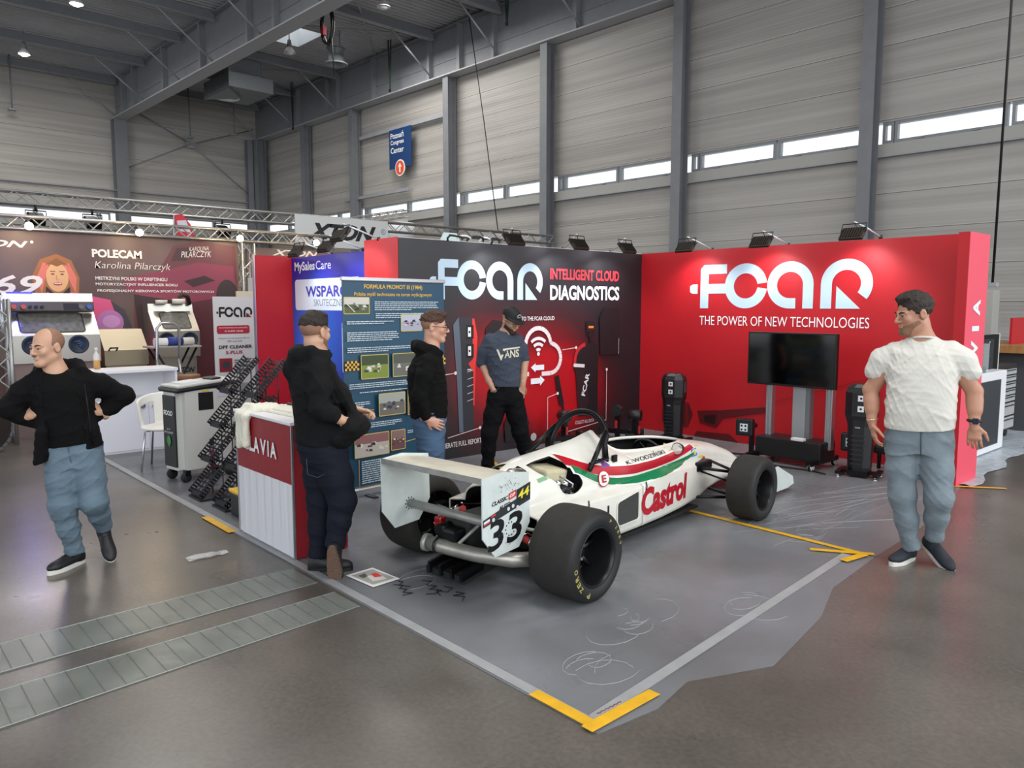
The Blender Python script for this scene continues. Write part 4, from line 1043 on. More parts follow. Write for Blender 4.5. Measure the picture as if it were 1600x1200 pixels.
MB().box((0, 0, .1), (.4, .3, .2), M_BLACK, bev=.015).build('body', t)
MB().box((0, 0, .215), (.42, .32, .03), mat('lid_yellow', '#e8b81c', .4), bev=.01).build('lid', t)

# ------------------------------------------------------------------ DPF cleaning machine, plastic chair
t = T('cleaning_machine', 'grey wheeled cleaning machine with black front strip and sloping top', 'machine', (-1.0, -5.9, 0), R(9))
mg = mat('machine_grey', '#c3c3be', .4); wdx, dpy = .36, .62
mb = MB(); bm = bmesh.new(); bmesh.ops.create_cube(bm, size=1)
for v in bm.verts: v.co = Vector((v.co.x*wdx, v.co.y*dpy, .13+.8*(v.co.z+.5)))
bmesh.ops.bevel(bm, geom=[e for e in bm.edges if abs(e.verts[0].co.z-e.verts[1].co.z) > .1], offset=.07, segments=5, affect='EDGES')
mb.add([v.co.copy() for v in bm.verts], [[v.index for v in f.verts] for f in bm.faces], mg); bm.free(); mb.build('body', t)
mb = MB(); mb.box((0, 0, .955), (wdx+.03, dpy+.04, .05), M_BLACK, (R(4), 0, 0), .03); mb.build('top_rim', t)
mb = MB(); mb.box((0, 0, .99), (wdx, dpy, .03), mg, (R(4), 0, 0), .014); mb.box((0, -.12, 1.002), (.22, .22, .012), flat('#d9dadb'), (R(4), 0, 0)); mb.box((.02, .14, 1.025), (.2, .1, .02), M_BLACK, (R(4), 0, 0), .008); mb.build('top_panel', t)
mb = MB(); mb.box((0, -dpy/2-.002, .52), (.24, .02, .72), M_BLACK, bev=.009); mb.build('front_strip', t)
a = Art((0, -dpy/2-.013, 0), (1, 0, 0), (0, 0, 1), (0, -1, 0), .002); a.fcar(-.09, .68, .05, .18, '#e4e4e6', False); a.textw('JET 100', 0, .53, .02, '#d8d8d8', 0, True); a.textw('DPF CLEANER', 0, .5, .02, '#d8d8d8', 0, True)
a.poly([(0, .36), (.04, .41), (.03, .46), (0, .48), (-.03, .46), (-.04, .41)], '#2f8a3c'); a.build('front_print', t, False)
a = Art((wdx/2, 0, 0), (0, 1, 0), (0, 0, 1), (1, 0, 0), .002); a.rect(-.1, .72, .06, .9, '#0b0b0c'); a.rect(-.06, .905, .02, .92, '#d8b020'); a.rect(.1, .84, .24, .93, '#bdb9cc'); a.rect(0, .2, .05, .42, '#2a2a2c'); a.rect(0, .12, .05, .3, '#9c2434'); a.rect(.01, .3, .04, .35, '#8a8a8c'); a.build('side_print', t, False)
for sx in (-.14, .14):
    for sy in (-.24, .24):
        c = MB().lathe([(0, -.02), (.05, -.02), (.055, 0), (.05, .02), (0, .02)], M_RUBBER, (sx, sy, .055), 'X', 16).build('caster', t)
        MB().box((sx, sy+.01, .1), (.06, .05, .06), M_BLACKM).build('fork', c)
t = T('shell_chair', 'white plastic shell chair with chrome legs beside the grey machine', 'chair', (-1.75, -6.0, 0), R(60))
s = SDF((-.35, -.35, .3), (.35, .4, .9), .01)
s.ell((0, 0, .45), (.25, .25, .035), .03)
for a_ in range(-110, 111, 3):
    b_ = R(a_+90); top = .74 + .06*math.cos(R(a_))
    p0 = (.23*math.cos(b_), .23*math.sin(b_), .46); p1 = (.27*math.cos(b_), .27*math.sin(b_), top)
    if abs(a_) < 40 or abs(a_) > 85: s.cone(p0, p1, .012, k=.012)
    else: s.cone((p1[0], p1[1], top-.07), p1, .014, k=.012)
s.mesh('shell', mat('chair_white', '#e6e4dc', .4), t)
for x in (-.17, .17):
    for y in (-.17, .17): MB().tube([(x*.6, y*.6, .43), (x, y, .42), (x*1.25, y*1.25, 0)], .011, M_CHROME, 8).build('leg', t)

# ------------------------------------------------------------------ neighbouring stand behind the end panel
t = T('floor_film', 'wrinkled pale plastic film on the floor beyond the red end panel', 'plastic sheet', (4.2, 2, 0))
s_m = mat('film_pale', '#b9c2c9', .25, bump=.9, bscale=10, noise=.2, nscale=9)
n = 30; vs = []; rd = random.Random(4)
for i in range(n+1):
    for j in range(9):
        y = -.45+6.5*i/n; x0 = 3.0 if y > .3 else 4.0; x1 = 4.5-.02*i + .05*math.sin(i*1.3); vs.append((x0+(x1-x0)*j/8, y, .006+(.016*rd.random() if 0 < j < 8 else 0)))
MB().add(vs, [(i*9+j, i*9+j+1, (i+1)*9+j+1, (i+1)*9+j) for i in range(n) for j in range(8)], s_m, True).build('film', t, True)
t = T('display_cabinet', 'low display cabinet with white frame and dark door behind end panel', 'cabinet', (3.6, 1.55, 0))
MB().box((3.965, 1.55, .51), (.17, 1.0, .96), M_WHITE, bev=.01).build('body', t, True)
MB().box((4.056, 1.45, .5), (.015, .72, .78), mat('door_grey', '#31363d', .35), bev=.006).build('door', t, True)
t = T('acrylic_stand', 'clear acrylic box standing on the low cabinet', 'display box', (3.97, 1.3, .992))
MB().box((0, 0, .17), (.13, .2, .34), mat('acrylic', '#dfeaec', .06, alpha=.25)).build('box', t)
MB().box((0, 0, .03), (.1, .14, .06), M_BLACK).build('contents', t)
t = T('display_board', 'tall black display board with white edge behind the low cabinet', 'display board', (3.9, 2.4, 0))
mb = MB(); mb.box((3.83, 1.9, .71), (.05, .9, 1.4), mat('board_black', '#0a0a0b', .5, spec=.2)); mb.build('board', t, True)
MB().box((3.83, 2.36, .71), (.06, .02, 1.42), flat('#dcdcdc')).build('edge_strip', t, True)
a = Art((3.856, 1.9, 0), (0, 1, 0), (0, 0, 1), (1, 0, 0), .002); a.rect(-.26, .95, .26, 1.36, '#1c2028'); a.para(-.1, 1.14, .2, 2, .03, '#3c424c', 3); a.disc(-.15, 1.32, .012, '#d0d0d0'); a.disc(.1, 1.32, .012, '#d0d0d0'); a.build('print', t)
MB().box((3.7, 1.9, .01), (.3, .5, .02), M_BLACKM).build('foot', t, True)
t = T('tool_trolley', 'black tool trolley with a column of silver drawers', 'tool trolley', (3.62, 3.05, 0))
MB().box((3.58, 2.85, .56), (.5, .8, .88), M_BLACK, bev=.01).build('body', t, True)
for i, (z, h) in enumerate(((.9, .07), (.81, .07), (.72, .07), (.63, .07), (.54, .07), (.4, .16), (.22, .15))):
    d = MB().box((3.84, 2.88, z), (.02, .62, h), mat('drawer_silver', '#c9ccd0', .35, metal=.4), bev=.005).build('drawer', t, True)
    MB().box((3.855, 2.88, z+h*.3), (.015, .5, .012), M_BLACKM).build('handle', d, True)
for y in (2.55, 3.15):
    for x in (3.36, 3.76): MB().lathe([(0, -.02), (.055, -.02), (.06, 0), (.055, .02), (0, .02)], M_RUBBER, (x, y, .06), 'X', 16).build('caster', t, True)
t = T('work_table', 'table with a thick wooden top behind the tool trolley', 'table', (3.4, 4.4, 0))
MB().box((3.5, 4.4, 1.16), (.9, 1.6, .1), mat('table_wood', '#a87848', .5, noise=.3, nscale=4, stretch=(6, 1, 1))).build('top', t, True)
MB().box((3.5, 4.45, .55), (.86, 1.4, 1.1), mat('table_grey', '#4a4c50', .4)).build('cabinet', t, True)
t = T('red_divider', 'small red divider standing on the wooden table top', 'divider', (3.5, 4.3, 1.212))
MB().box((0, .3, .19), (.03, 1.0, .38), M_RED).build('panel', t)
o = MB().box((0, 0, 1.02), (.34, .34, 2.04), mat('post_beige', '#a9a7a1', .5), bev=.01).build('service_post'); o.location = (2.4, 6.6, 0); tag(o, 'plain beige service post by the hall wall behind the end panel', 'post')
# ================================================================== THE NEIGHBOURING STAND WITH THE LONG BROWN BACKDROP
M_TRUSS = mat('truss_alu', '#a9a8a6', .35, metal=.7)
def truss(name, lab, p0, p1, s_, n, r=.022, vertical=False):
    """four chord lattice beam from p0 to p1"""
    p0 = Vector(p0); p1 = Vector(p1); t = T(name, lab, 'truss', p0)
    d = (p1-p0); q = d.normalized().to_track_quat('X', 'Z').to_matrix() if not vertical else Matrix.Identity(3)
    L_ = d.length
    def pt(u, a, b): return (q @ Vector((u*L_, a, b))) if not vertical else Vector((a, b, u*L_))
    h = s_/2; cs = [(-h, -h), (h, -h), (h, h), (-h, h)]
    mb = MB()
    for a, b in cs: mb.cyl(pt(0, a, b), pt(1, a, b), r, M_TRUSS, n=8)
    mb.build('chord', t)
    mb = MB()
    for k in range(n):
        for i in range(4):
            a, b = cs[i], cs[(i+1) % 4]
            if k % 2: a, b = b, a
            mb.cyl(pt(k/n, *a), pt((k+1)/n, *b), r*.5, M_TRUSS, n=5, caps=False)
    mb.build('lattice', t)
    return t
t = T('exhibition_wall', 'long brown backdrop with a portrait print and white race lettering', 'exhibition wall', (-6.45, -6.3, 0))
def brown_mat():
    m = mat('printed_brown', '#6a5450', .45); nt = m.node_tree; b = nt.nodes['Principled BSDF']
    tc = nt.nodes.new('ShaderNodeTexCoord'); n = nt.nodes.new('ShaderNodeTexNoise'); n.inputs['Scale'].default_value = .8; n.inputs['Detail'].default_value = 2; nt.links.new(tc.outputs['Object'], n.inputs['Vector'])
    r = nt.nodes.new('ShaderNodeValToRGB'); r.color_ramp.elements[0].position = .35; r.color_ramp.elements[0].color = lin('#5c4542'); r.color_ramp.elements[1].position = .65; r.color_ramp.elements[1].color = lin('#7c6660')
    nt.links.new(n.outputs['Fac'], r.inputs[0]); nt.links.new(r.outputs[0], b.inputs['Base Color']); return m
MB().box((-6.45, -6.3, 1.435), (.1, 6.2, 2.87), brown_mat()).build('panel', t, True)
a = Art((-6.4, 0, 0), (0, 1, 0), (0, 0, 1), (1, 0, 0), .002)
# the printed pink drift car
a.poly([(-5.0, .6), (-4.95, 1.9), (-4.6, 2.25), (-4.3, 2.75), (-3.9, 2.86), (-3.25, 2.8), (-3.2, .4), (-5.0, .3)], '#6b3a40')
a.poly([(-5.1, 2.2), (-4.5, 2.34), (-3.9, 2.5), (-3.3, 2.45), (-3.25, 1.9), (-3.7, 1.75), (-4.4, 1.8), (-5.05, 2.0)], '#8a3a50')
a.poly([(-4.95, 1.95), (-4.3, 1.85), (-3.75, 1.7), (-3.55, 1.1), (-4.2, .9), (-4.9, 1.3)], '#3a2428')
a.poly([(-4.5, 1.75), (-3.6, 1.9), (-3.3, 1.5), (-3.35, .5), (-4.4, .5)], '#5c2a34'); a.poly([(-4.15, 2.18), (-3.8, 2.28), (-3.62, 2.2), (-4.0, 2.08)], '#3b2228')
a.poly([(-4.35, 2.5), (-4.25, 2.72), (-3.95, 2.76), (-4.1, 2.52)], '#4a3034'); a.disc(-3.42, 1.9, .2, '#3a2a2c', .32)
# a smiling woman in a pink racing suit (generic portrait)
for pts in ([(-6.32, 1.92), (-6.36, 2.2), (-6.24, 2.46), (-6.02, 2.55), (-5.82, 2.46), (-5.72, 2.2), (-5.74, 1.92)],): a.poly(pts, '#a5683c')
a.poly([(-6.24, 1.95), (-6.29, 2.2), (-6.2, 2.42), (-6.13, 2.38), (-6.2, 2.1)], '#e0786a'); a.poly([(-5.78, 1.95), (-5.76, 2.2), (-5.86, 2.42), (-5.92, 2.38), (-5.84, 2.1)], '#e0786a')
a.disc(-6.02, 2.2, .15, '#e5b07e', .22); a.poly([(-6.2, 2.36), (-6.02, 2.49), (-5.84, 2.36), (-5.93, 2.4), (-6.02, 2.36), (-6.12, 2.4)], '#8c5a34')
for u in (-6.08, -5.955): a.disc(u, 2.245, .025, '#4a2f24', .01); a.line([(u-.035, 2.285), (u+.035, 2.285)], .012, '#6a4028')
a.disc(-6.02, 2.1, .06, '#b5483c', .026); a.rect(-6.065, 2.1, -5.975, 2.115, '#f4ece4'); a.line([(-6.03, 2.23), (-6.035, 2.16), (-6.0, 2.155)], .008, '#b98250')
a.poly([(-6.2, 1.7), (-6.18, 2.06), (-6.02, 1.9), (-5.86, 2.06), (-5.84, 1.7)], '#2a2422')
a.poly([(-6.5, .9), (-6.4, 1.75), (-6.16, 1.98), (-6.02, 1.8), (-5.85, 1.98), (-5.3, 1.86), (-4.98, 1.35), (-4.92, 1.0)], '#e2598c'); a.poly([(-5.3, 1.85), (-5.1, 1.7), (-4.95, 1.3), (-5.12, 1.28)], '#44404a')
a.disc(-5.32, 1.5, .2, '#c07ab8', .2); a.disc(-5.3, 1.52, .13, '#d59ad0', .1)
WH = '#efe6e0'
a.text('XTON', -7.3, 2.62, -6.38, 2.72, WH, .03, .35); a.disc(-6.33, 2.71, .022, WH); a.text('69', -6.86, 1.93, -6.22, 2.22, WH, .02, .25)
a.text('POLECAM', -5.53, 2.52, -4.8, 2.65, WH, .04); a.text('Karolina Pilarczyk', -5.5, 2.32, -4.36, 2.46, WH, -.01, .2)
a.text('MISTRZYNI POLSKI W DRIFTINGU', -5.5, 2.17, -4.42, 2.225, WH, .02); a.text('MOTORYZACYJNY INFLUENCER ROKU', -5.5, 2.075, -4.26, 2.13, WH, .02); a.text('PROFESJONALNY KIEROWCA SPORTÓW MOTOROWYCH', -5.48, 1.975, -3.66, 2.035, WH, .02)
a.text('KAROLINA', -4.05, 2.68, -3.72, 2.75, WH, -.005, .3, .03); a.text('PILARCZYK', -4.18, 2.57, -3.68, 2.67, WH, 0, .2, .03)
a.build('print', t)
t = T('exhibition_wall', 'brown backdrop section with white lettering behind the blue wall', 'exhibition wall', (-6.65, -1.4, 0))
MB().box((-6.65, -1.45, 1.41), (.1, 3.0, 2.82), brown_mat()).build('panel', t, True)
a = Art((-6.6, 0, 0), (0, 1, 0), (0, 0, 1), (1, 0, 0), .002); a.text('XTON', -2.48, 2.69, -1.55, 2.8, WH, .03, .35); a.build('lettering', t)
truss('truss', 'lower aluminium lattice truss carrying the small lit spots over the brown backdrop', (-6.35, -9.4, 2.98), (-6.35, -1.4, 2.98), .18, 44)
truss('truss', 'upper aluminium lattice truss running behind the white hanging sign', (-9.0, -9.4, 3.65), (-9.0, 7.1, 3.65), .21, 70, .022)
truss('truss', 'white upright lattice truss at the end of the brown backdrop', (-6.35, -3.08, 0), (-6.35, -3.08, 2.86), .22, 12, .024, True)
truss('truss', 'upright lattice truss at the picture edge behind the man in the black jacket', (-4.55, -7.1, 0), (-4.55, -7.1, 1.85), .24, 8, .024, True)
truss('truss', 'upright lattice truss holding the far end of the upper truss', (-9.0, 6.9, 0), (-9.0, 6.9, 3.5), .26, 14, .024, True)
t = T('hanging_sign', 'white banner with bold black slanted lettering hung on the upper truss', 'sign', (-8.82, .25, 3.1))
MB().box((-8.8, .25, 3.41), (.04, 2.36, .68), flat('#c9c9c9')).build('panel', t, True)
for y in (-.8, .25, 1.3): MB().box((-8.845, y, 3.72), (.085, .05, .07), M_BLACKM).build('clip', t, True)
a = Art((-8.78, 0, 0), (0, 1, 0), (0, 0, 1), (1, 0, 0), .002); a.text('XTON', -.66, 3.24, 1.1, 3.6, '#0c0c0e', .05, .4); a.arc(1.3, 3.5, .05, .065, 0, 360, '#4a6a9a', 16); a.textw('R', 1.3, 3.47, .06, '#4a6a9a', .01, True); a.build('lettering', t)
M_SPOTL = mat('spot_glow', '#ffdca0', emit=90)
def spot_small(y, lab, x=-6.055, z=2.93):
    t = T('spot_lamp', lab, 'lamp', (x, y, z), 0, None)
    mb = MB(); mb.cyl((-.03, 0, 0), (.03, 0, -.02), .04, M_BLACKM); mb.tube([(0, 0, .02), (-.1, 0, .08), (-.2, 0, .06)], .01, M_BLACKM, 6); mb.build('housing', t)
    MB().ball((.05, 0, -.02), .055, M_SPOTL, 10).build('bulb', t)
    light('spot_beam', 'POINT', (x+.12, y, z-.05), 6, (1, .8, .55), size=.05)
spot_small(-6.42, 'small bright warm spot lamp on the lower truss above the race number print')
spot_small(-4.93, 'small bright warm spot lamp on the lower truss, middle one over the long backdrop')
spot_small(-3.32, 'small bright warm spot lamp on the lower truss beside the upright white truss')
spot_small(-1.9, 'small bright warm spot lamp above the blue wall')
def stage_light(y, lab):
    t = T('stage_light', lab, 'stage light', (-8.85, y, 3.29), 0, None)
    mb = MB(); mb.box((0, 0, 0), (.3, .26, .14), M_BLACKM, (0, .5, 0), .03); mb.build('housing', t)
    MB().tube([(0, -.16, 0), (0, -.16, .14), (0, .16, .14), (0, .16, 0)], .012, M_BLACKM, 6).build('yoke', t)
    MB().cyl((0, 0, .13), (0, 0, .24), .02, M_BLACKM).build('clamp', t)
stage_light(-5.8, 'black stage light under the upper truss near the picture edge')
stage_light(-4.9, 'black stage light under the upper truss beside the end wall column')
stage_light(-2.5, 'black stage light under the upper truss behind the red feather flag')
t = T('feather_flag', 'red and white feather flag standing behind the brown backdrop', 'flag', (-7.6, -3.7, 0))
mb = MB(); q = [(-.18, 2.6), (-.12, 3.05), (-.16, 3.4), (-.02, 3.42), (.12, 3.25), (.22, 2.9), (.26, 2.6)]
mb.prism(q, .01, mat('flag_red', '#c8283c', .6), 'YZ', 0); mb.build('sail', t)
MB().prism([(-.1, 3.12), (-.12, 3.3), (.04, 3.32), (.12, 3.1)], .014, flat('#c9c4d4'), 'YZ', -.002).build('white_field', t)
MB().tube([(0, -.17, 0), (0, -.2, 2.6), (0, -.17, 3.4), (0, 0, 3.43)], .012, M_ALU, 6).build('pole', t)
# duct and exit sign on the gallery behind the sign
t = T('air_duct', 'pale rectangular air duct with a round white end behind the trusses', 'duct', hw(-22, 9.4, 4.5), HALL)
MB().box((0, 0, .5), (6, .7, .75), mat('duct_grey', '#b6b2ad', .5)).build('duct', t); MB().cyl((3.0, 0, .55), (3.0, 0, -.3), .55, flat('#d9dcde'), n=24).build('outlet', t)
for x in (-2.5, 0, 2.5): MB().box((x, .1, -2.2), (.16, .16, 4.65), M_STEEL).build('support', t)
truss('truss', 'far lattice truss seen under the window wall behind the white sign', hw(-26, 8.6, 5.25), hw(-17.5, 8.6, 5.25), .26, 30)
t = T('exit_sign', 'small green exit sign hanging by the far truss', 'sign', hw(-21.6, 8.73, 4.72), HALL)
MB().box((0, 0, .14), (.42, .06, .26), mat('exit_green', '#3f8f58', .4, emit=.3)).build('panel', t); MB().cyl((0, 0, .25), (0, 0, .41), .012, M_DSTEEL, n=6).build('hanger', t)
# ------------------------------------------------------------------ machines of the stand
def cabinet(lab, x, y0, y1, zs, name, ports, win, lit=False, base=M_INOX):
    """front at x, glove cabinet with a slanted window face; zs: floor of the cabin, top of port face, top of slant, top"""
    t = T(name, lab, 'machine', (x-.4, (y0+y1)/2, 0)); za, zb, zc, zd = zs; dp = .75
    prof = [(x, za), (x, zb), (x-.28, zc), (x-.30, zd), (x-dp, zd), (x-dp, za)]
    MB().prism(prof, y1-y0, M_INOX, 'XZ', y0).build('cabin', t, True)
    MB().box((x-.4, (y0+y1)/2, za/2), (.66, y1-y0-.08, za), base).build('base', t, True)
    sl = Vector((-.28, 0, zc-zb)).normalized(); nr = Vector((sl.z, 0, -sl.x)); L_ = math.hypot(.28, zc-zb)
    a = Art((x, 0, zb), (0, 1, 0), sl, nr, .003)
    wy0, wy1 = win; a.rrect(wy0-.02, L_*.1, wy1+.02, L_*.95, .05, '#2e2f30'); a.shape([(wy0, L_*.16), (wy1, L_*.16), (wy1, L_*.9), (wy0, L_*.9)], [(0, 1, 2, 3)], mat('cabin_window', '#87857f', .15, metal=.4, noise=.5, nscale=14))
    a.build('window', t)
    for py, pz in ports:
        p = MB().lathe([(.0, .004), (.1, .004), (.105, .014), (.122, .014), (.13, 0)], flat('#2b3346'), (x, py, pz), 'X', 28).build('glove_port', t, True)
        mb = MB()
        for k in range(3): mb.tube([(x+.012, py-.06+k*.03, pz+.03-.02*k), (x+.025, py, pz+.045-.03*k), (x+.012, py+.07-.01*k, pz-.02-.02*k)], .008, mat('glove_blue', '#4a5f8c', .4), 6)
        mb.build('glove', p, True)
    return t
t = cabinet('large stainless blasting cabinet with lit control strip behind the man in the black jacket', -4.9, -6.93, -5.84, (1.0, 1.37, 1.69, 1.94), 'blasting_cabinet', ((-6.66, 1.24), (-6.11, 1.24)), (-6.77, -6.02), base=mat('cabinet_base', '#8d7a76', .35, metal=.5))  # steel base: a brown reflection is put into its colour
MB().box((-5.1, -6.39, 1.75), (.12, 1.06, .13), mat('control_strip', '#4a3f3c', .35), (0, -.2, 0), .01).build('control_strip', t, True)
mb = MB()
for y, c in ((-6.83, '#c8502c'), (-6.72, '#c8502c'), (-6.64, '#16161c'), (-6.57, '#16161c'), (-6.5, '#16161c'), (-6.03, '#6a6a6c'), (-5.93, '#3a68c8')): mb.cyl((-5.05, y, 1.75), (-5.0, y, 1.755), .03 if c[1] in 'c36' else .02, flat(c))
mb.build('button', t, True)
MB().box((-5.035, -6.15, 1.755), (.01, .18, .09), flat('#2a2430')).build('display', t, True)
a = Art((-4.9, 0, 1.37), (0, 1, 0), Vector((-.28, 0, .32)).normalized(), Vector((.32, 0, .28)).normalized(), .004); a.textw('CE', -6.86, .27, .045, '#3a3c5c', .01); a.build('lettering', t)
MB().box((-5.2, -6.72, 1.946), (.1, .3, .012), mat('led_blue', '#2020ff', emit=4)).build('blue_light', t, True)
light('blue_led_glow', 'POINT', (-4.95, -6.75, 2.05), 12, (.12, .12, 1), size=.05)
MB().tube([(-4.85, -7.0, 1.9), (-4.8, -6.98, 1.2)], .03, M_ALU, 8).build('lid_strut', t, True)
t = cabinet('smaller stainless blasting cabinet with two blue glove ports before the backdrop', -5.85, -4.82, -4.12, (.95, 1.36, 1.68, 1.8), 'blasting_cabinet', ((-4.64, 1.22), (-4.28, 1.22)), (-4.66, -4.24))
a = Art((-5.85+.0, 0, 0), (0, 1, 0), (0, 0, 1), (1, 0, 0), .003); a.text('XTON', -4.5, .68, -4.2, .77, '#1c1c1c', .03, .35); 
o = a.build('lettering', t); o.location.x += -.065
mb = MB(); mb.cyl((-6.1, -4.62, 1.8), (-6.1, -4.62, 1.86), .09, flat('#d8d4c8')); mb.cyl((-6.1, -4.35, 1.8), (-6.1, -4.35, 1.88), .1, flat('#d8d4c8')); mb.tube([(-6.1, -4.35, 1.86), (-6.1, -4.3, 1.95), (-6.1, -4.2, 1.92), (-6.1, -4.18, 1.78)], .035, M_BLACK, 8); mb.build('top_fitting', t, True)
t = T('parts_washer', 'low stainless box machine with sloping lid and black handle', 'machine', (-5.5, -5.42, 0))
M_WASH = mat('washer_steel', '#a3977f', .4, metal=.35)
MB().prism([(-5.2, .9), (-5.2, 1.12), (-5.5, 1.42), (-5.8, 1.42), (-5.8, .9)], .6, M_WASH, 'XZ', -5.72).build('lid_box', t, True)
MB().box((-5.5, -5.42, .45), (.55, .56, .9), M_WASH).build('base', t, True)
MB().tube([(-5.2, -5.66, 1.12), (-5.12, -5.66, 1.16), (-5.12, -5.56, 1.16), (-5.2, -5.56, 1.12)], .012, M_BLACK, 6).build('handle', t, True)
# folding table with a roll of film, chrome ladder frame
t = T('folding_table', 'grey folding table on crossed black legs in front of the smaller blasting cabinet', 'table', (-4.9, -4.87, 0))
MB().box((-4.9, -4.87, 1.165), (.4, .72, .025), mat('table_top_grey', '#a9a6a4', .4), bev=.006).build('top', t, True)
for s_ in (-1, 1):
    for x in (-5.05, -4.75): MB().cyl((x, -4.87-.3*s_, 0), (x, -4.87+.3*s_, 1.15), .016, M_BLACKM, n=8).build('leg', t, True)
t = T('film_roll', 'white roll with a blue middle wrap lying on the folding table', 'roll', (-4.85, -4.86, 1.178))
MB().cyl((0, -.28, .06), (0, .28, .06), .058, flat('#e9e6de'), n=20).build('roll', t)
MB().cyl((0, -.1, .065), (0, .12, .065), .064, mat('wrap_blue', '#2c3f8c', .5, bump=.3), n=20).build('wrap', t)
t = T('step_ladder', 'aluminium step ladder with a round handrail beside the folding table', 'ladder', (-4.5, -5.15, 0))
mb = MB(); mb.tube([(-4.5, -5.25, 0), (-4.5, -5.2, 1.45), (-4.5, -5.14, 1.52), (-4.5, -4.98, 1.52), (-4.5, -4.9, 1.46), (-4.5, -4.9, 0)], .02, M_ALU, 8); mb.build('handrail', t, True)
mb = MB(); mb.cyl((-4.2, -5.25, 0), (-4.5, -5.22, 1.0), .018, M_ALU, n=8); mb.cyl((-4.2, -4.9, 0), (-4.5, -4.92, 1.0), .018, M_ALU, n=8); mb.build('stile', t, True)
for i in range(4): MB().box((-4.27-.06*i, -5.07, .2+.2*i), (.12, .34, .025), M_ALU).build('step', t, True)
t = T('stool', 'small stool with a round wooden seat beside the white cabinets', 'stool', (-3.9, -5.0, 0))
MB().lathe([(0, .82), (.15, .82), (.16, .8), (.12, .68), (0, .68)], mat('stool_wood', '#8a6240', .5), n=24).build('seat', t)
for k in range(3): MB().cyl((.08*math.cos(k*2.1), .08*math.sin(k*2.1), .68), (.2*math.cos(k*2.1), .2*math.sin(k*2.1), 0), .014, M_BLACKM, n=8).build('leg', t)
t = T('carton', 'small white carton standing on the floor cabinet side, before the crossed legs', 'box', (-3.25, -5.35, 1.012)) if False else None
# white cabinet counter
t = T('cabinet_counter', 'long low white cabinet with an open shelf above two doors', 'cabinet', (-3.15, -6.05, 0))
y0, y1, xf = -6.75, -5.47, -2.92
mb = MB(); mb.box((-3.17, (y0+y1)/2, .32), (.5, y1-y0, .64), M_WHITE); mb.build('body', t, True)
mb = MB(); mb.box((-3.17, (y0+y1)/2, .985), (.54, y1-y0+.02, .035), M_WHITE, bev=.004); mb.build('top', t, True)
mb = MB(); mb.box((-3.4, (y0+y1)/2, .8), (.03, y1-y0, .33), M_WHITE); mb.box((-3.17, y1-.012, .8), (.5, .024, .33), M_WHITE); mb.box((-3.17, y0+.012, .8), (.5, .024, .33), M_WHITE); mb.build('shelf_box', t, True)
for a_, b_ in ((y0+.02, -5.83), (-5.825, y1-.02)):
    d = MB().box((xf+.006, (a_+b_)/2, .33), (.016, b_-a_-.008, .6), mat('door_white', '#dddde4', .35)).build('door', t, True)
    yk = b_-.07 if b_ < -5.7 else a_+.07
    MB().lathe([(0, .03), (.03, .03), (.035, .02), (.015, .0)], M_CHROME, (xf+.014, yk, .56), 'X', 16).build('knob', d, True)
t = T('spray_bottle', 'clear bottle with amber liquid on the white cabinet', 'bottle', (-3.3, -6.28, 1.003))
MB().lathe([(0, 0), (.035, 0), (.037, .1), (.036, .11), (0, .11)], mat('amber', '#c89858', .2)).build('liquid', t)
MB().lathe([(.036, .11), (.035, .17), (.015, .2), (.015, .23), (.02, .23), (.02, .26), (0, .26)], mat('bottle_clear', '#e6e6e2', .2, alpha=.6)).build('neck', t)
# slim roll-up of the cleaner, boards behind it
t = T('rollup_banner', 'slim white roll-up banner with black logo and red label near the upright truss', 'banner', (-4.2, -4.15, 0))
MB().box((-4.2, -4.2, .97), (.012, .62, 1.86), flat('#d6d6d8')).build('banner', t, True); MB().box((-4.22, -4.2, .03), (.2, .66, .06), M_ALU).build('base', t, True); MB().cyl((-4.22, -4.2, .05), (-4.22, -4.2, 1.9), .012, M_ALU, n=8).build('pole', t, True)
a = Art((-4.194, -4.2, 0), (0, 1, 0), (0, 0, 1), (1, 0, 0), .002)
a.fcar(-.23, 1.6, .15, .5, '#121214', True); a.poly([(.2, 1.66), (.255, 1.6), (.2, 1.6)], '#b01a30'); a.rrect(-.27, 1.36, .22, 1.48, .03, '#b0203a'); a.text('PROFESJONALNA JAKOŚĆ', -.24, 1.435, .19, 1.458, '#f0e8e8', .01); a.text('W SUPER CENIE', -.16, 1.385, .12, 1.408, '#f0e8e8', .01)
a.text('Maszyna do czyszczenia filtrów', -.25, 1.28, .22, 1.305, '#4a4a4e'); a.text('DPF oraz SCR', -.12, 1.235, .1, 1.262, '#4a4a4e')
a.text('DPF CLEANER', -.25, 1.14, .25, 1.19, '#17171a', .03); a.text('S-PLUS', -.15, 1.06, .1, 1.11, '#a01c34', .03)
a.rect(-.25, .8, -.06, 1.0, '#8c1c2c'); a.disc(-.15, .9, .06, '#3a3a40'); a.para(-.03, .96, .24, 6, .034, '#6a6a70', 2)
a.poly([(-.1, .5), (.2, .52), (.22, .62), (-.05, .64)], '#9a9aa0'); a.build('print', t)
t = T('info_board', 'beige board with the number 23 on a grey card above it', 'board', (-5.2, -3.55, 0))
MB().box((-5.2, -3.5, 1.0), (.05, .5, 2.0), flat('#d9ccb2')).build('board', t, True); MB().box((-5.16, -3.5, 1.9), (.02, .26, .22), flat('#b9b6b2')).build('card', t, True) if False else None
MB().box((-5.2, -3.44, 2.1), (.02, .22, .24), flat('#b9b6b2')).build('card', t, True)
a = Art((-5.188, 0, 0), (0, 1, 0), (0, 0, 1), (1, 0, 0), .002); a.textw('23', -3.47, 2.1, .07, '#2a2a2e', .01); a.textw('2024', -3.48, 2.04, .03, '#b04030', 0); a.build('lettering', t)
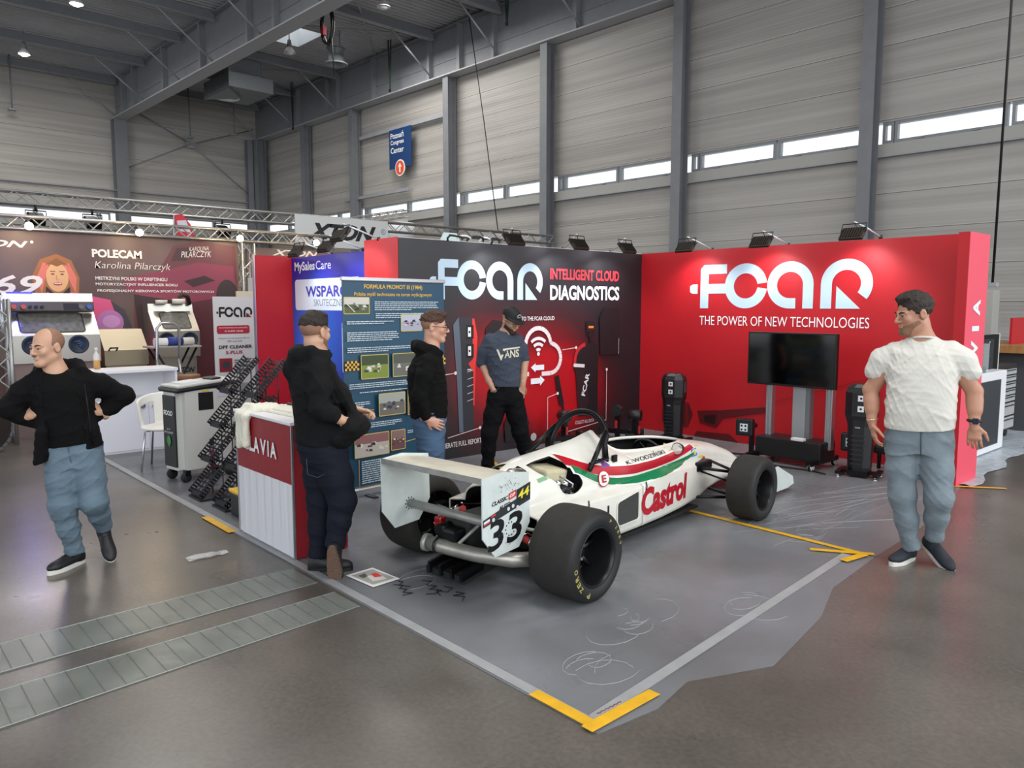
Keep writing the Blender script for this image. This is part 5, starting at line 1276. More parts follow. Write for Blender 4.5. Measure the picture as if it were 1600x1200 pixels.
t = T('display_board', 'dark poster board with white letters between slim banner and red return wall', 'display board', (-4.0, -3.8, 0))
MB().box((-4.5, -3.62, .9), (.04, .34, 1.75), flat('#1f2126')).build('board', t, True)
a = Art((-4.48, .1, 0), (0, 1, 0), (0, 0, 1), (1, 0, 0), .002); a.rect(-3.85, 1.66, -3.57, 1.72, '#d87830'); a.text('ŻYCZ', -3.86, 1.5, -3.6, 1.58, '#eeeeee', .03); a.rrect(-3.88, 1.36, -3.8, 1.44, .01, '#b0203a'); a.poly([(-3.75, 1.2), (-3.6, 1.3), (-3.58, 1.0), (-3.8, 1.0)], '#5c6068'); a.build('print', t)
# round drum wheel at the picture edge
t = T('wheel_drum', 'dark drum with a segmented grey rim at the picture edge', 'wheel', (-4.0, -7.42, 0), R(25))
MB().cyl((0, 0, .3), (.14, 0, .3), .3, mat('drum_dark', '#2a2020', .5), n=40).build('disc', t)
mb = MB()
for k in range(26):
    a0 = 2*PI*k/26; a1 = 2*PI*(k+.86)/26
    vs = [(x, r_*math.cos(q), .32+r_*math.sin(q)) for x in (-.01, .15) for r_ in (.29, .32) for q in (a0, a1)]
    mb.add(vs, [(0, 1, 3, 2), (4, 6, 7, 5), (2, 3, 7, 6), (0, 4, 5, 1), (0, 2, 6, 4), (1, 5, 7, 3)], mat('rim_grey', '#77787a', .4, metal=.4))
mb.build('rim', t)
# ================================================================== THE RACE CAR (local: x to its own side, y forward, z up)
from mathutils.bvhtree import BVHTree
CAR = T('race_car', 'white open-wheel race car with red and green stripes parked on the plastic film', 'race car', (3.195, -5.617, 0), R(6.5))
M_CARW = mat('car_white', '#e3e0d6', .28, noise=.12, nscale=5, coat=.3, dark=.35)
M_CARD = mat('car_inside', '#141414', .7)
M_PLATE = mat('plate_white', '#cbd3cf', .35, noise=.15, nscale=14, dark=.25)
M_TUBE = mat('tube_grey', '#9b9c98', .4, metal=.4, noise=.3, nscale=12)
#        y     zb   wb   ws   zd   wi   zs   zt   ridge
ST = [(.12, .30, .36, .40, .43, .25, .45, .56, .00),
      (.22, .22, .36, .43, .435, .275, .455, .645, .01),
      (.40, .12, .36, .43, .44, .275, .46, .70, .02),
      (.70, .10, .36, .43, .44, .285, .47, .705, .045),
      (1.0, .10, .36, .43, .435, .33, .475, .69, .09),
      (1.18, .10, .36, .43, .43, .36, .48, .68, .135),
      (1.27, .10, .36, .43, .43, .365, .485, .665, .16),
      (1.34, .10, .36, .43, .44, .365, .49, .65, .06),
      (1.42, .10, .36, .425, .455, .36, .50, .65, .0),
      (1.60, .10, .35, .42, .475, .355, .505, .65, .0),
      (2.00, .10, .32, .385, .455, .335, .50, .64, .0),
      (2.35, .11, .29, .345, .42, .31, .475, .61, .0),
      (2.60, .13, .24, .29, .39, .265, .44, .575, .0),
      (3.00, .14, .18, .22, .33, .20, .37, .50, .0),
      (3.40, .12, .13, .165, .24, .15, .27, .375, .0),
      (3.70, .09, .09, .12, .15, .11, .17, .225, .0),
      (3.84, .08, .04, .06, .11, .055, .12, .135, .0)]
A_ = np.array(ST); ys = np.arange(.12, 3.841, .03)
def smooth_(v, n=3):
    k = np.ones(n)/n; p = np.pad(v, (n//2, n//2), mode='edge'); return np.convolve(p, k, 'valid')
PRM = [smooth_(np.interp(ys, A_[:, 0], A_[:, c]), 3 if c == 8 else 5) for c in range(1, 9)]
def section(i):
    zb, wb, ws, zd, wi, zs, zt, rg = (p[i] for p in PRM)
    pts = [(0, zb), (wb*.5, zb), (wb, zb), (ws-.012, zb+.03), (ws, zb+.06), (ws, (zb+zd)/2), (ws, zd-.012), (ws-.004, zd-.003), (ws-.014, zd+.002), ((ws+wi)/2, (zd+zs)/2+.002)]
    for k in range(17):
        t_ = PI/2*k/16; pw = 2/float(np.interp(ys[i], [.8, 1.05, 1.4, 2.3, 2.8], [2.6, 3.2, 4.2, 4.0, 2.6])); x = wi*math.cos(t_)**pw; z = zs + (zt-zs)*math.sin(t_)**pw
        pts.append((x, z + rg*math.exp(-(x/.115)**2)))
    full = pts + [(-x, z) for x, z in pts[-2:0:-1]]
    return full
def loft(i0, i1, name, cutters):
    rows = [section(i) for i in range(i0, i1+1)]; n = len(rows[0]); vs = []; fs = []
    for r_, i in zip(rows, range(i0, i1+1)): vs += [(x, ys[i], z) for x, z in r_]
    for a in range(len(rows)-1):
        for j in range(n): fs.append((a*n+j, a*n+(j+1) % n, (a+1)*n+(j+1) % n, (a+1)*n+j))
    if i1 == len(ys)-1: fs.append(tuple((len(rows)-1)*n+j for j in range(n)))
    o = MB().add(vs, fs, M_CARW, True).build(name)
    o.data.materials.append(M_CARD)
    md = o.modifiers.new('shell', 'SOLIDIFY'); md.thickness = .012; md.offset = -1; md.material_offset = 1
    for c in cutters:
        b = o.modifiers.new('cut', 'BOOLEAN'); b.object = c; b.operation = 'DIFFERENCE'; b.solver = 'EXACT'
    bpy.context.view_layer.update()
    dg = bpy.context.evaluated_depsgraph_get()
    me = bpy.data.meshes.new_from_object(o.evaluated_get(dg))
    o.modifiers.clear(); o.data = me; me.name = name; o.parent = CAR
    return o
def rounded(pts, r=.035, n=4):
    out = []; P_ = [Vector(p) for p in pts]; N = len(P_)
    for i, p in enumerate(P_):
        a, b = P_[i-1], P_[(i+1) % N]; ra = min(r, (a-p).length*.45); rb = min(r, (b-p).length*.45)
        q0 = p + (a-p).normalized()*ra; q1 = p + (b-p).normalized()*rb
        for k in range(n+1):
            t_ = k/n; out.append(tuple(q0*(1-t_)**2 + p*2*t_*(1-t_) + q1*t_**2))
    return out
ENG = rounded([(.37, .72), (.54, .78), (.68, .67), (.765, .53), (.68, .468), (.54, .49), (.49, .585), (.365, .655)], .05)
ENG2 = rounded([(.165, .64), (.25, .78), (.335, .78), (.325, .655), (.25, .62)], .03)
COCK = [(.245*math.copysign(abs(math.cos(a))**.75, math.cos(a))*(1-.12*math.sin(a)), 1.88+.54*math.sin(a)) for a in [2*PI*k/48 for k in range(48)]]
cut_objs = [MB().prism(ENG, .7, M_CARD, 'YZ', .09).build('cutter'), MB().prism(ENG, -.7, M_CARD, 'YZ', -.09).build('cutter'),
            MB().prism(ENG2, .5, M_CARD, 'YZ', .05).build('cutter'), MB().prism(ENG2, -.5, M_CARD, 'YZ', -.05).build('cutter')]
cut_c = MB().prism(COCK, .6, M_CARD, 'XY', .42).build('cutter')
iS = int(np.argmin(abs(ys-1.32)))
cover = loft(0, iS, 'engine_cover', cut_objs)
tub = loft(iS, len(ys)-1, 'monocoque', [cut_c])
for c in cut_objs + [cut_c]:
    m_ = c.data; bpy.data.objects.remove(c); bpy.data.meshes.remove(m_)
# surface for the stickers
rows = [section(i) for i in range(len(ys))]; n_ = len(rows[0])
BV = BVHTree.FromPolygons([(x, ys[i], z) for i, r_ in enumerate(rows) for x, z in r_], [(a*n_+j, a*n_+(j+1) % n_, (a+1)*n_+(j+1) % n_, (a+1)*n_+j) for a in range(len(rows)-1) for j in range(n_)])
def on_skin(y, z, sd=1, h=.003):
    hit = BV.ray_cast(Vector((sd*1.2, y, z)), Vector((-sd, 0, 0)))
    if hit[0] is None: return None
    nr = hit[1] if hit[1].x*sd > 0 else -hit[1]
    return hit[0] + nr*h
def sticker(mb, pts, faces, color, h=.003, sd=1):
    P_ = [on_skin(y, z, sd, h) for y, z in pts]
    if all(p is not None for p in P_): mb.add(P_, faces, color if not isinstance(color, str) else flat(color, .3))
def band(mb, pts, wd, color, y0=None, y1=None, n=60, h=.003, taper=0):
    P_ = np.array(pts); y = np.linspace(y0 or P_[0, 0], y1 or P_[-1, 0], n)
    z = smooth_(np.interp(y, P_[:, 0], P_[:, 1]), 7); V_ = []; F_ = []
    rows_ = 7
    for i in range(n):
        w_ = wd*(1 - taper*max(0, (i/n-.75)*4))
        for k in range(rows_): V_.append((y[i], z[i] + w_*(k/(rows_-1)-.5)))
    for i in range(n-1):
        for k in range(rows_-1): F_.append((i*rows_+k, (i+1)*rows_+k, (i+1)*rows_+k+1, i*rows_+k+1))
    Q = [on_skin(a, b, 1, h) for a, b in V_]
    F_ = [f for f in F_ if all(Q[k] is not None for k in f)]
    Q = [q if q is not None else Vector((0, 0, .3)) for q in Q]
    mb.add(Q, F_, flat(color, .22), True)
RED = [(.66, .70), (.75, .66), (.86, .61), (1.05, .575), (1.3, .555), (1.6, .55), (1.9, .56), (2.15, .572), (2.3, .58)]
GRN = [(.70, .645), (.80, .585), (.92, .53), (1.08, .497), (1.3, .482), (1.6, .482), (1.9, .49), (2.15, .51), (2.3, .53)]
mb = MB()
band(mb, RED, .088, '#f2efe8', h=.0025, taper=.6, n=90); band(mb, GRN, .068, '#f2efe8', .68, 2.3, h=.0025, taper=.6, n=90)
band(mb, RED, .062, '#b81c2c', h=.006, taper=.6, n=90); band(mb, GRN, .05, '#15794a', h=.006, taper=.6, n=90)
def disc_pts(y, z, r, n=28): return [(y + r*math.cos(2*PI*k/n), z + r*math.sin(2*PI*k/n)) for k in range(n)]
sticker(mb, disc_pts(.95, .535, .058), [tuple(range(28))], '#b3202c', .009); sticker(mb, disc_pts(.95, .535, .05), [tuple(range(28))], '#f0ede6', .011)
def skin_text(t, y0, z0, y1, z1, color, bold=0, shear=0, slope=0, h=.004):
    V_, F_, _ = text_geo(t, bold, shear); sticker(mb, [(y0+a*(y1-y0), z0+b*(z1-z0)+slope*a) for a, b in V_], F_, color, h)
skin_text('E', .928, .51, .972, .562, '#b3202c', .03, 0, 0, .014)
def skin_tri(a, b, c, color, h, n=8):
    a, b, c = Vector(a), Vector(b), Vector(c); P_ = []; ix = {}
    for i in range(n+1):
        for j in range(n+1-i): ix[i, j] = len(P_); P_.append(tuple(a + (b-a)*(i/n) + (c-a)*(j/n)))
    F_ = [(ix[i, j], ix[i+1, j], ix[i, j+1]) for i in range(n) for j in range(n-i)] + [(ix[i+1, j], ix[i+1, j+1], ix[i, j+1]) for i in range(n) for j in range(n-i-1)]
    sticker(mb, P_, F_, color, h)
skin_tri((.965, .607), (1.05, .612), (1.0, .668), '#2f5fc0', .006); skin_tri((.985, .617), (1.025, .62), (1.0, .648), '#b03048', .009)
skin_text('K. WODZIŃSKI', 1.22, .597, 1.8, .628, '#1a1a1c', .005, 0, 0, .006)
skin_text('Castrol', 1.29, .20, 2.06, .415, '#b4182a', .045, .12, .0, .004)
sticker(mb, [(1.86, .60), (2.02, .605), (2.0, .635), (1.87, .63)], [(0, 1, 2, 3)], '#d8c52c', .005)
sticker(mb, [(2.24, .50), (2.36, .50), (2.36, .56), (2.24, .56)], [(0, 1, 2, 3)], '#2f86d0', .005); sticker(mb, disc_pts(2.3, .53, .02), [tuple(range(28))], '#e6cf3c', .007)
sticker(mb, [(2.4, .47), (2.52, .46), (2.46, .56), (2.36, .575)], [(0, 1, 2, 3)], '#dfc43a', .005); sticker(mb, [(2.5, .43), (2.56, .43), (2.55, .46), (2.5, .465)], [(0, 1, 2, 3)], '#c8502c', .005)
sticker(mb, [(.33, .60), (.42, .61), (.41, .63), (.33, .62)], [(0, 1, 2, 3)], '#7fae86', .005); 
mb.build('sticker', CAR)
# side opening with its mesh, and the slot
mb = MB(); q = rounded([(.965, .225), (1.0, .195), (1.25, .2), (1.25, .41), (1.215, .41), (.965, .375)], .03)
mb.prism(q, .004, mat('vent_mesh', '#3c3d3b', .6, noise=.3, nscale=60), 'YZ', .4295); mb.tube([(.435, y, z) for y, z in q], .006, M_CARW, 6, True)
mb.box((.43, .86, .33), (.006, .02, .09), M_CARD)
mb.build('side_vent', CAR)['label'] = 'dark grey mesh vent'
mb = MB(); mb.tube([(x*1.02, y, (BV.ray_cast(Vector((x*1.02, y, 2)), Vector((0, 0, -1)))[0].z)) for x, y in COCK], .014, M_CARW, 8, True); mb.build('cockpit_rim', CAR)
# cockpit inside
mb = MB(); mb.box((0, 1.5, .38), (.4, .06, .46), M_CARD, (-.35, 0, 0), .02); mb.box((0, 1.75, .2), (.4, .5, .06), M_CARD, bev=.02); mb.build('seat', CAR)
mb = MB(); mb.tube([(.14*math.cos(k*PI/12), 2.08-.06*math.sin(k*PI/12), .52+.12*math.sin(k*PI/12)) for k in range(24)], .013, M_BLACK, 8, True)
for k in (0, 2.2, 4.1): mb.cyl((0, 2.08, .52), (.13*math.cos(k), 2.08-.05*math.sin(k), .52+.12*math.sin(k)), .008, M_BLACKM, n=6)
mb.cyl((0, 2.08, .52), (0, 2.35, .46), .015, M_BLACKM); mb.build('steering_wheel', CAR)
mb = MB(); mb.box((0, 2.36, .46), (.36, .03, .16), M_CARD); mb.build('dashboard', CAR)
for sx in (-1, 1):
    m_ = MB(); m_.cyl((sx*.36, 1.93, .62), (sx*.36, 1.99, .62), .052, M_BLACK, r1=.03, n=20); m_.cyl((sx*.36, 1.96, .6), (sx*.3, 1.98, .55), .012, M_BLACK, n=8); h = m_.build('mirror', CAR)
    MB().cyl((sx*.36, 1.926, .62), (sx*.36, 1.931, .62), .045, mat('mirror_glass', '#d9d9d6', .08, metal=.6), n=20).build('mirror_glass', h)
# roll hoop
mb = MB(); hoop = [(.27, 1.06, .60)] + [(.245*math.cos(a), 1.07+.1*math.sin(a), .76+.21*math.sin(a)) for a in [PI*k/16 for k in range(17)]] + [(-.27, 1.06, .60)]
mb.tube(hoop, .024, M_BLACKM, 12)
for sx in (-1, 1): mb.tube([(sx*.31, .80, .62), (sx*.235, 1.1, .85)], .018, M_BLACKM, 10); mb.tube([(sx*.3, .82, .66), (sx*.28, 1.06, .665)], .014, M_BLACKM, 8)
mb.box((.3, 1.12, .655), (.02, .05, .05), M_BLACK)
mb.build('roll_hoop', CAR)['label'] = 'black tubular roll hoop'
# engine parts behind the openings
mb = MB(); mb.box((.02, .52, .34), (.4, .6, .36), M_CARD, bev=.03)
mb.build('engine_block', CAR)
MB().box((.1, .57, .605), (.2, .24, .1), mat('airbox_cream', '#cfc5a4', .5, noise=.3, nscale=10), (-.12, .12, .0), .02).build('airbox', CAR)['label'] = 'cream engine cover box'
mb = MB(); rd = random.Random(8)
for i in range(16):
    y, z = .5+rd.random()*.2, .44+rd.random()*.12; mb.ball((.22+rd.random()*.04, y, z), .014+rd.random()*.02, rd.choice([M_CHROME, M_BLACKM, M_TUBE]), 8)
mb.tube([(.24, .48, .46), (.28, .56, .53), (.26, .68, .5)], .012, M_BLACK, 6); mb.tube([(.25, .64, .46), (.27, .66, .54), (.2, .6, .6)], .008, M_ALU, 6)
mb.build('carburettor', CAR)
MB().lathe([(0, .69), (.05, .685), (.075, .66), (.08, .6), (.09, .55)], mat('dome_metal', '#a8a59c', .25, metal=.9, bump=.4, bscale=25), (.1, .25, 0), n=20).build('filter_dome', CAR)

# wheels
M_TYRE = mat('tyre_tread', '#262421', .8, noise=.3, nscale=16, bump=.15, bscale=70); M_SIDE = mat('tyre_side', '#1b1b1b', .6); M_RIM = mat('rim_black', '#1b1b1d', .35, metal=.3)
def wheel(x0, x1, y, rad, lab):
    """axle along x, outer face at x1"""
    sg = 1 if x1 > x0 else -1; wd = abs(x1-x0); rr = .178 if rad > .27 else .17
    def L(pr): return [(r_, x0 + sg*h*wd) for r_, h in pr]
    t = MB()
    t.lathe(L([(rr, .04), (rr+.02, .0), (rad*.86, -.01), (rad*.955, .05), (rad*.985, .1), (rad, .2), (rad, .8), (rad*.985, .9), (rad*.955, .95)]), M_TYRE, (0, y, rad), 'X', 64)
    t.lathe(L([(rad*.955, .95), (rad*.9, .985), (rad*.86, 1.0), (rad*.8, 1.005), (rad*.76, 1.0), (rr+.012, .985), (rr, .95)]), M_SIDE, (0, y, rad), 'X', 64)
    ty = t.build('tyre', CAR)
    m = MB(); m.lathe(L([(rr, .0), (rr, .03), (rr-.015, .1), (rr-.02, .3), (rr-.03, .5), (rr-.02, .7), (rr-.012, .9), (rr-.004, .975), (rr+.004, .985), (rr+.004, .95)]), M_RIM, (0, y, rad), 'X', 48)
    m.lathe(L([(0, .42), (.05, .44), (.055, .5), (.09, .5), (rr-.03, .42)]), M_RIM, (0, y, rad), 'X', 40)
    for k in range(6):
        a = k*PI/3 + .3; c, s_ = math.cos(a), math.sin(a)
        m.cyl((x0+sg*wd*.5, y+.03*c, rad+.03*s_), (x0+sg*wd*.55, y+(rr-.025)*c, rad+(rr-.025)*s_), .02, M_RIM, r1=.014, n=8)
    o = m.build('rim', CAR)
    m = MB(); m.cyl((x0+sg*wd*.48, y, rad), (x0+sg*wd*.62, y, rad), .028, M_BLACKM, n=12)
    for k in range(4): a = k*PI/2+.6; m.cyl((x0+sg*wd*.5, y+.06*math.cos(a), rad+.06*math.sin(a)), (x0+sg*wd*.56, y+.06*math.cos(a), rad+.06*math.sin(a)), .011, M_TUBE, n=6)
    m.build('hub_nut', o)
    return ty
w1 = wheel(.53, .868, .13, .281, 'rr'); wheel(-.53, -.868, .13, .281, 'rl'); wheel(.625, .868, 2.49, .266, 'fr'); wheel(-.625, -.868, 2.49, .266, 'fl')
# sidewall writing: letters set round the near rear tyre
mb = MB(); m_y = flat('#a89a52', .6)
def ring_text(t, a0, step, r0, h, wd):
    for i, ch in enumerate(t):
        if ch == ' ': continue
        V_, F_, asp = text_geo(ch, .03); a = R(a0 + i*step); w_ = wd*(1 if ch != 'I' else .4)
        ax_, ay_ = math.cos(a), math.sin(a); tx, tz = -math.sin(a), math.cos(a)            # radial, tangential (counter-clockwise seen from +x)
        P_ = [(.8705, .13 + ax_*(r0+b*h) - tx*(c_-.5)*w_, .281 + ay_*(r0+b*h) - tz*(c_-.5)*w_) for c_, b in V_]
        mb.add(P_, F_, m_y)
ring_text('P ZERO', 243, -11, .213, .032, .030); ring_text('P ZERO', 60, -10, .218, .02, .018)
mb.build('lettering', w1)['label'] = 'dull yellow sidewall lettering'

# rear wing
EP = [(-.44, .785), (-.26, .80), (-.03, .765), (-.02, .455), (-.12, .32), (-.33, .305), (-.435, .435)]
wing = MB(); pr = []
for k in range(13):
    f = k/12; pr.append((-.435+.37*f, .752 + .02*math.sin(PI*f**.8) + .018*(1-f)))
for k in range(12, -1, -1):
    f = k/12; pr.append((-.435+.37*f, .742 - .022*math.sin(PI*f**.7) + .018*(1-f)))
wing.prism(pr, .9, mat('wing_cream', '#cfc8b6', .4, noise=.2, nscale=8), 'YZ', -.45); wing.box((0, -.437, .772), (.9, .005, .035), M_TUBE)
W = wing.build('rear_wing', CAR)
def plate(sx):
    p = MB().prism(EP, .008, M_PLATE, 'YZ', sx*.452 - (.004)).build('endplate', CAR)
    mb = MB(); xs = sx*.452 + .006*(1 if sx > 0 else -1) + 0
    for k in range(10): a = k*PI/5; mb.cyl((sx*.452-.006, -.2+.04*math.cos(a), .45+.04*math.sin(a)), (sx*.452+.006, -.2+.04*math.cos(a), .45+.04*math.sin(a)), .005, M_BLACKM, n=6)
    mb.build('bolt', p)
    return p
pl, prt = plate(-1), plate(1)
a = Art((.456, 0, 0), (0, 1, 0), (0, 0, 1), (1, 0, 0), .0015)
def U(f, z): return f
a.text('33', -.395, .34, -.09, .52, '#0d0d0e', .02, .1, .035)
a.poly([(-.434, .50), (-.018, .595), (-.018, .655), (-.434, .545)], '#2a2d30'); a.poly([(-.145, .585), (-.018, .61), (-.018, .705), (-.145, .675)], '#1c1d1f'); a.text('44', -.13, .61, -.03, .665, '#e4d83a', .02, .1, .02)
a.text('CLASSIC', -.36, .612, -.22, .637, '#1a1a1c', .03, .2, .02); a.text('AUTO', -.3, .578, -.2, .602, '#1a1a1c', .03, .2, .015); a.poly([(-.215, .625), (-.15, .64), (-.15, .68), (-.215, .665)], '#c43038'); a.text('CUP', -.207, .638, -.158, .658, '#f0eeea', .03, .2, .01)
a.poly([(-.43, .512), (-.38, .523), (-.38, .548), (-.43, .535)], '#dfe2ea'); a.poly([(-.43, .512), (-.38, .523), (-.38, .534), (-.43, .522)], '#c04048'); a.poly([(-.37, .56-.01), (-.33, .568-.01), (-.33, .58-.01), (-.37, .57-.01)], '#c04048')
for y, z in ((-.35, .535), (-.22, .575), (-.18, .585), (-.14, .57)): a.disc(y, z, .012, '#c9cdd2')
rd = random.Random(21)
for i in range(50):
    y, z = -.26+rd.gauss(0, .06), (.43+rd.gauss(0, .04) if i % 2 else .72+rd.gauss(0, .02)); a.disc(y, z, .0016+.003*rd.random(), '#4c5054', n=6)
a.build('decal', prt, False)
mb = MB(); rd = random.Random(5)
for i in range(14): mb.box((-.447, -.28+i*.012, .745+rd.random()*.008), (.003, .006, .006+rd.random()*.02), M_BLACKM)
mb.build('scratch', pl)
# tubes, exhaust, lamp, gearbox and suspension at the tail
MB().tube([(-.45, -.2, .45), (.45, -.2, .45)], .03, M_TUBE, 14).build('wing_tube', CAR)
mb = MB(); mb.tube([(-.13, -.33, .275), (.03, -.30, .265), (.22, -.25, .25), (.40, -.12, .225), (.5, .06, .21), (.45, .3, .2)], .046, mat('exhaust_steel', '#a09d95', .35, metal=.6, noise=.4, nscale=9), 18); mb.cyl((-.15, -.335, .276), (-.12, -.328, .2745), .056, M_TUBE, n=24); mb.cyl((-.06, -.32, .27), (-.045, -.317, .269), .05, M_BLACK, n=20)
mb.build('exhaust', CAR)
MB().box((-.24, -.12, .33), (.07, .05, .1), mat('rain_light_red', '#a3121c', .25, noise=.6, nscale=30), bev=.015).build('rain_light', CAR)['label'] = 'cracked red rain light'
mb = MB(); mb.box((0, .05, .3), (.24, .5, .26), M_CARD, bev=.04); mb.box((0, -.22, .3), (.16, .16, .16), M_BLACKM, bev=.02); mb.cyl((-.06, -.3, .36), (-.06, -.18, .36), .04, M_BLACKM)
for x in (-.1, .1): mb.cyl((x, -.28, .3), (x*1.4, -.05, .44), .012, M_TUBE, n=8)
mb.build('gearbox', CAR)
mb = MB(); mb.box((.02, -.16, .12), (.34, .34, .05), M_CARD, (.15, 0, 0)); 
for x in (-.1, 0, .1, .18): mb.box((x, -.25, .14), (.02, .2, .07), M_BLACKM, (.15, 0, 0))
mb.build('diffuser', CAR)
for sx in (-1, 1):
    m = MB(); m.tube([(sx*.12, -.05, .40), (sx*.56, .12, .36)], .012, M_TUBE, 8); m.tube([(sx*.14, .3, .40), (sx*.56, .14, .36)], .012, M_BLACKM, 8); m.tube([(sx*.12, -.05, .2), (sx*.56, .1, .18)], .013, M_BLACKM, 8); m.tube([(sx*.14, .3, .2), (sx*.56, .15, .18)], .013, M_BLACKM, 8); m.build('rear_wishbone', CAR)
    m = MB(); m.cyl((sx*.16, .02, .42), (sx*.46, .06, .26), .022, flat('#b02a2a'), n=12); 
    m.tube([(sx*.16+sx*(.02+.28*k/40), .02+.04*k/40+.035*math.sin(k*.9), .42-.15*k/40+.035*math.cos(k*.9)) for k in range(41)], .006, M_CHROME, 5); m.build('rear_damper', CAR)
    MB().box((sx*.52, .13, .28), (.06, .12, .22), M_BLACKM, bev=.02).build('upright', CAR)
    m = MB(); 
    for y in (2.28, 2.62): m.tube([(sx*.3, y, .41), (sx*.62, 2.49, .37)], .013, M_BLACKM, 8)
    for y in (2.2, 2.7): m.tube([(sx*.2, y, .15), (sx*.62, 2.49, .16)], .013, M_BLACKM, 8)
    m.tube([(sx*.26, 2.36, .38), (sx*.62, 2.4, .3)], .009, M_BLACKM, 6); m.box((sx*.32, 2.4, .41), (.1, .26, .08), M_BLACKM, bev=.02); m.build('front_wishbone', CAR)
    MB().box((sx*.64, 2.49, .266), (.05, .1, .24), M_BLACKM, bev=.02).build('upright', CAR)
    MB().prism([(3.2, .27), (3.36, .285), (3.72, .135), (3.75, .06), (3.6, .04), (3.2, .05)], .008, M_PLATE, 'YZ', sx*.6).build('front_endplate', CAR)
m = MB(); pr = [(3.28, .14), (3.5, .17), (3.68, .13), (3.7, .115), (3.5, .12), (3.28, .125)]
m.prism(pr, 1.2, M_CARW, 'YZ', -.6); m.build('front_wing', CAR)
MB().box((0, 1.3, .075), (.72, 2.0, .02), M_CARD).build('floor_pan', CAR)
m = MB(); m.prism([(.3, .12), (.2, .05), (2.3, .05), (2.35, .1)], .01, M_CARW, 'YZ', .425) if False else None
for y, z in ((.62, .425), (1.35, .43)): 
    m2 = MB(); m2.tube([(.435, y, z-.03), (.44, y, z), (.42, y+.02, z+.025)], .005, M_BLACK, 5); m2.build('latch', CAR)
# ================================================================== PEOPLE (local: x across the view, y away, z up, feet at z = 0)
def skin(name, c): return mat(name, c, .5, noise=.12, nscale=22, dark=.4)
M_EYE = mat('eye_white', '#a39a92', .3); M_IRIS = mat('iris_dark', '#2c2018', .15)
M_HAIRD = mat('hair_dark', '#2a1d16', .6, noise=.5, nscale=90, bump=.6, bscale=160, stretch=(1, 1, .4)); M_HAIRB = mat('hair_brown', '#4a3122', .6, noise=.5, nscale=90, bump=.6, bscale=160)
M_STUB = mat('stubble', '#86604b', .7, noise=.4, nscale=160); M_BEARD = mat('beard_dark', '#33231b', .7, noise=.5, nscale=150)
M_FADE = mat('faded_hair', '#8d6854', .7, noise=.4, nscale=160)
M_JET = mat('black_cotton', '#09090a', .9, spec=.2, bump=.15, bscale=90)
def rot(yaw, pitch=0, roll=0): return (Matrix.Rotation(R(yaw), 3, 'Z') @ Matrix.Rotation(R(pitch), 3, 'X') @ Matrix.Rotation(R(roll), 3, 'Y'))
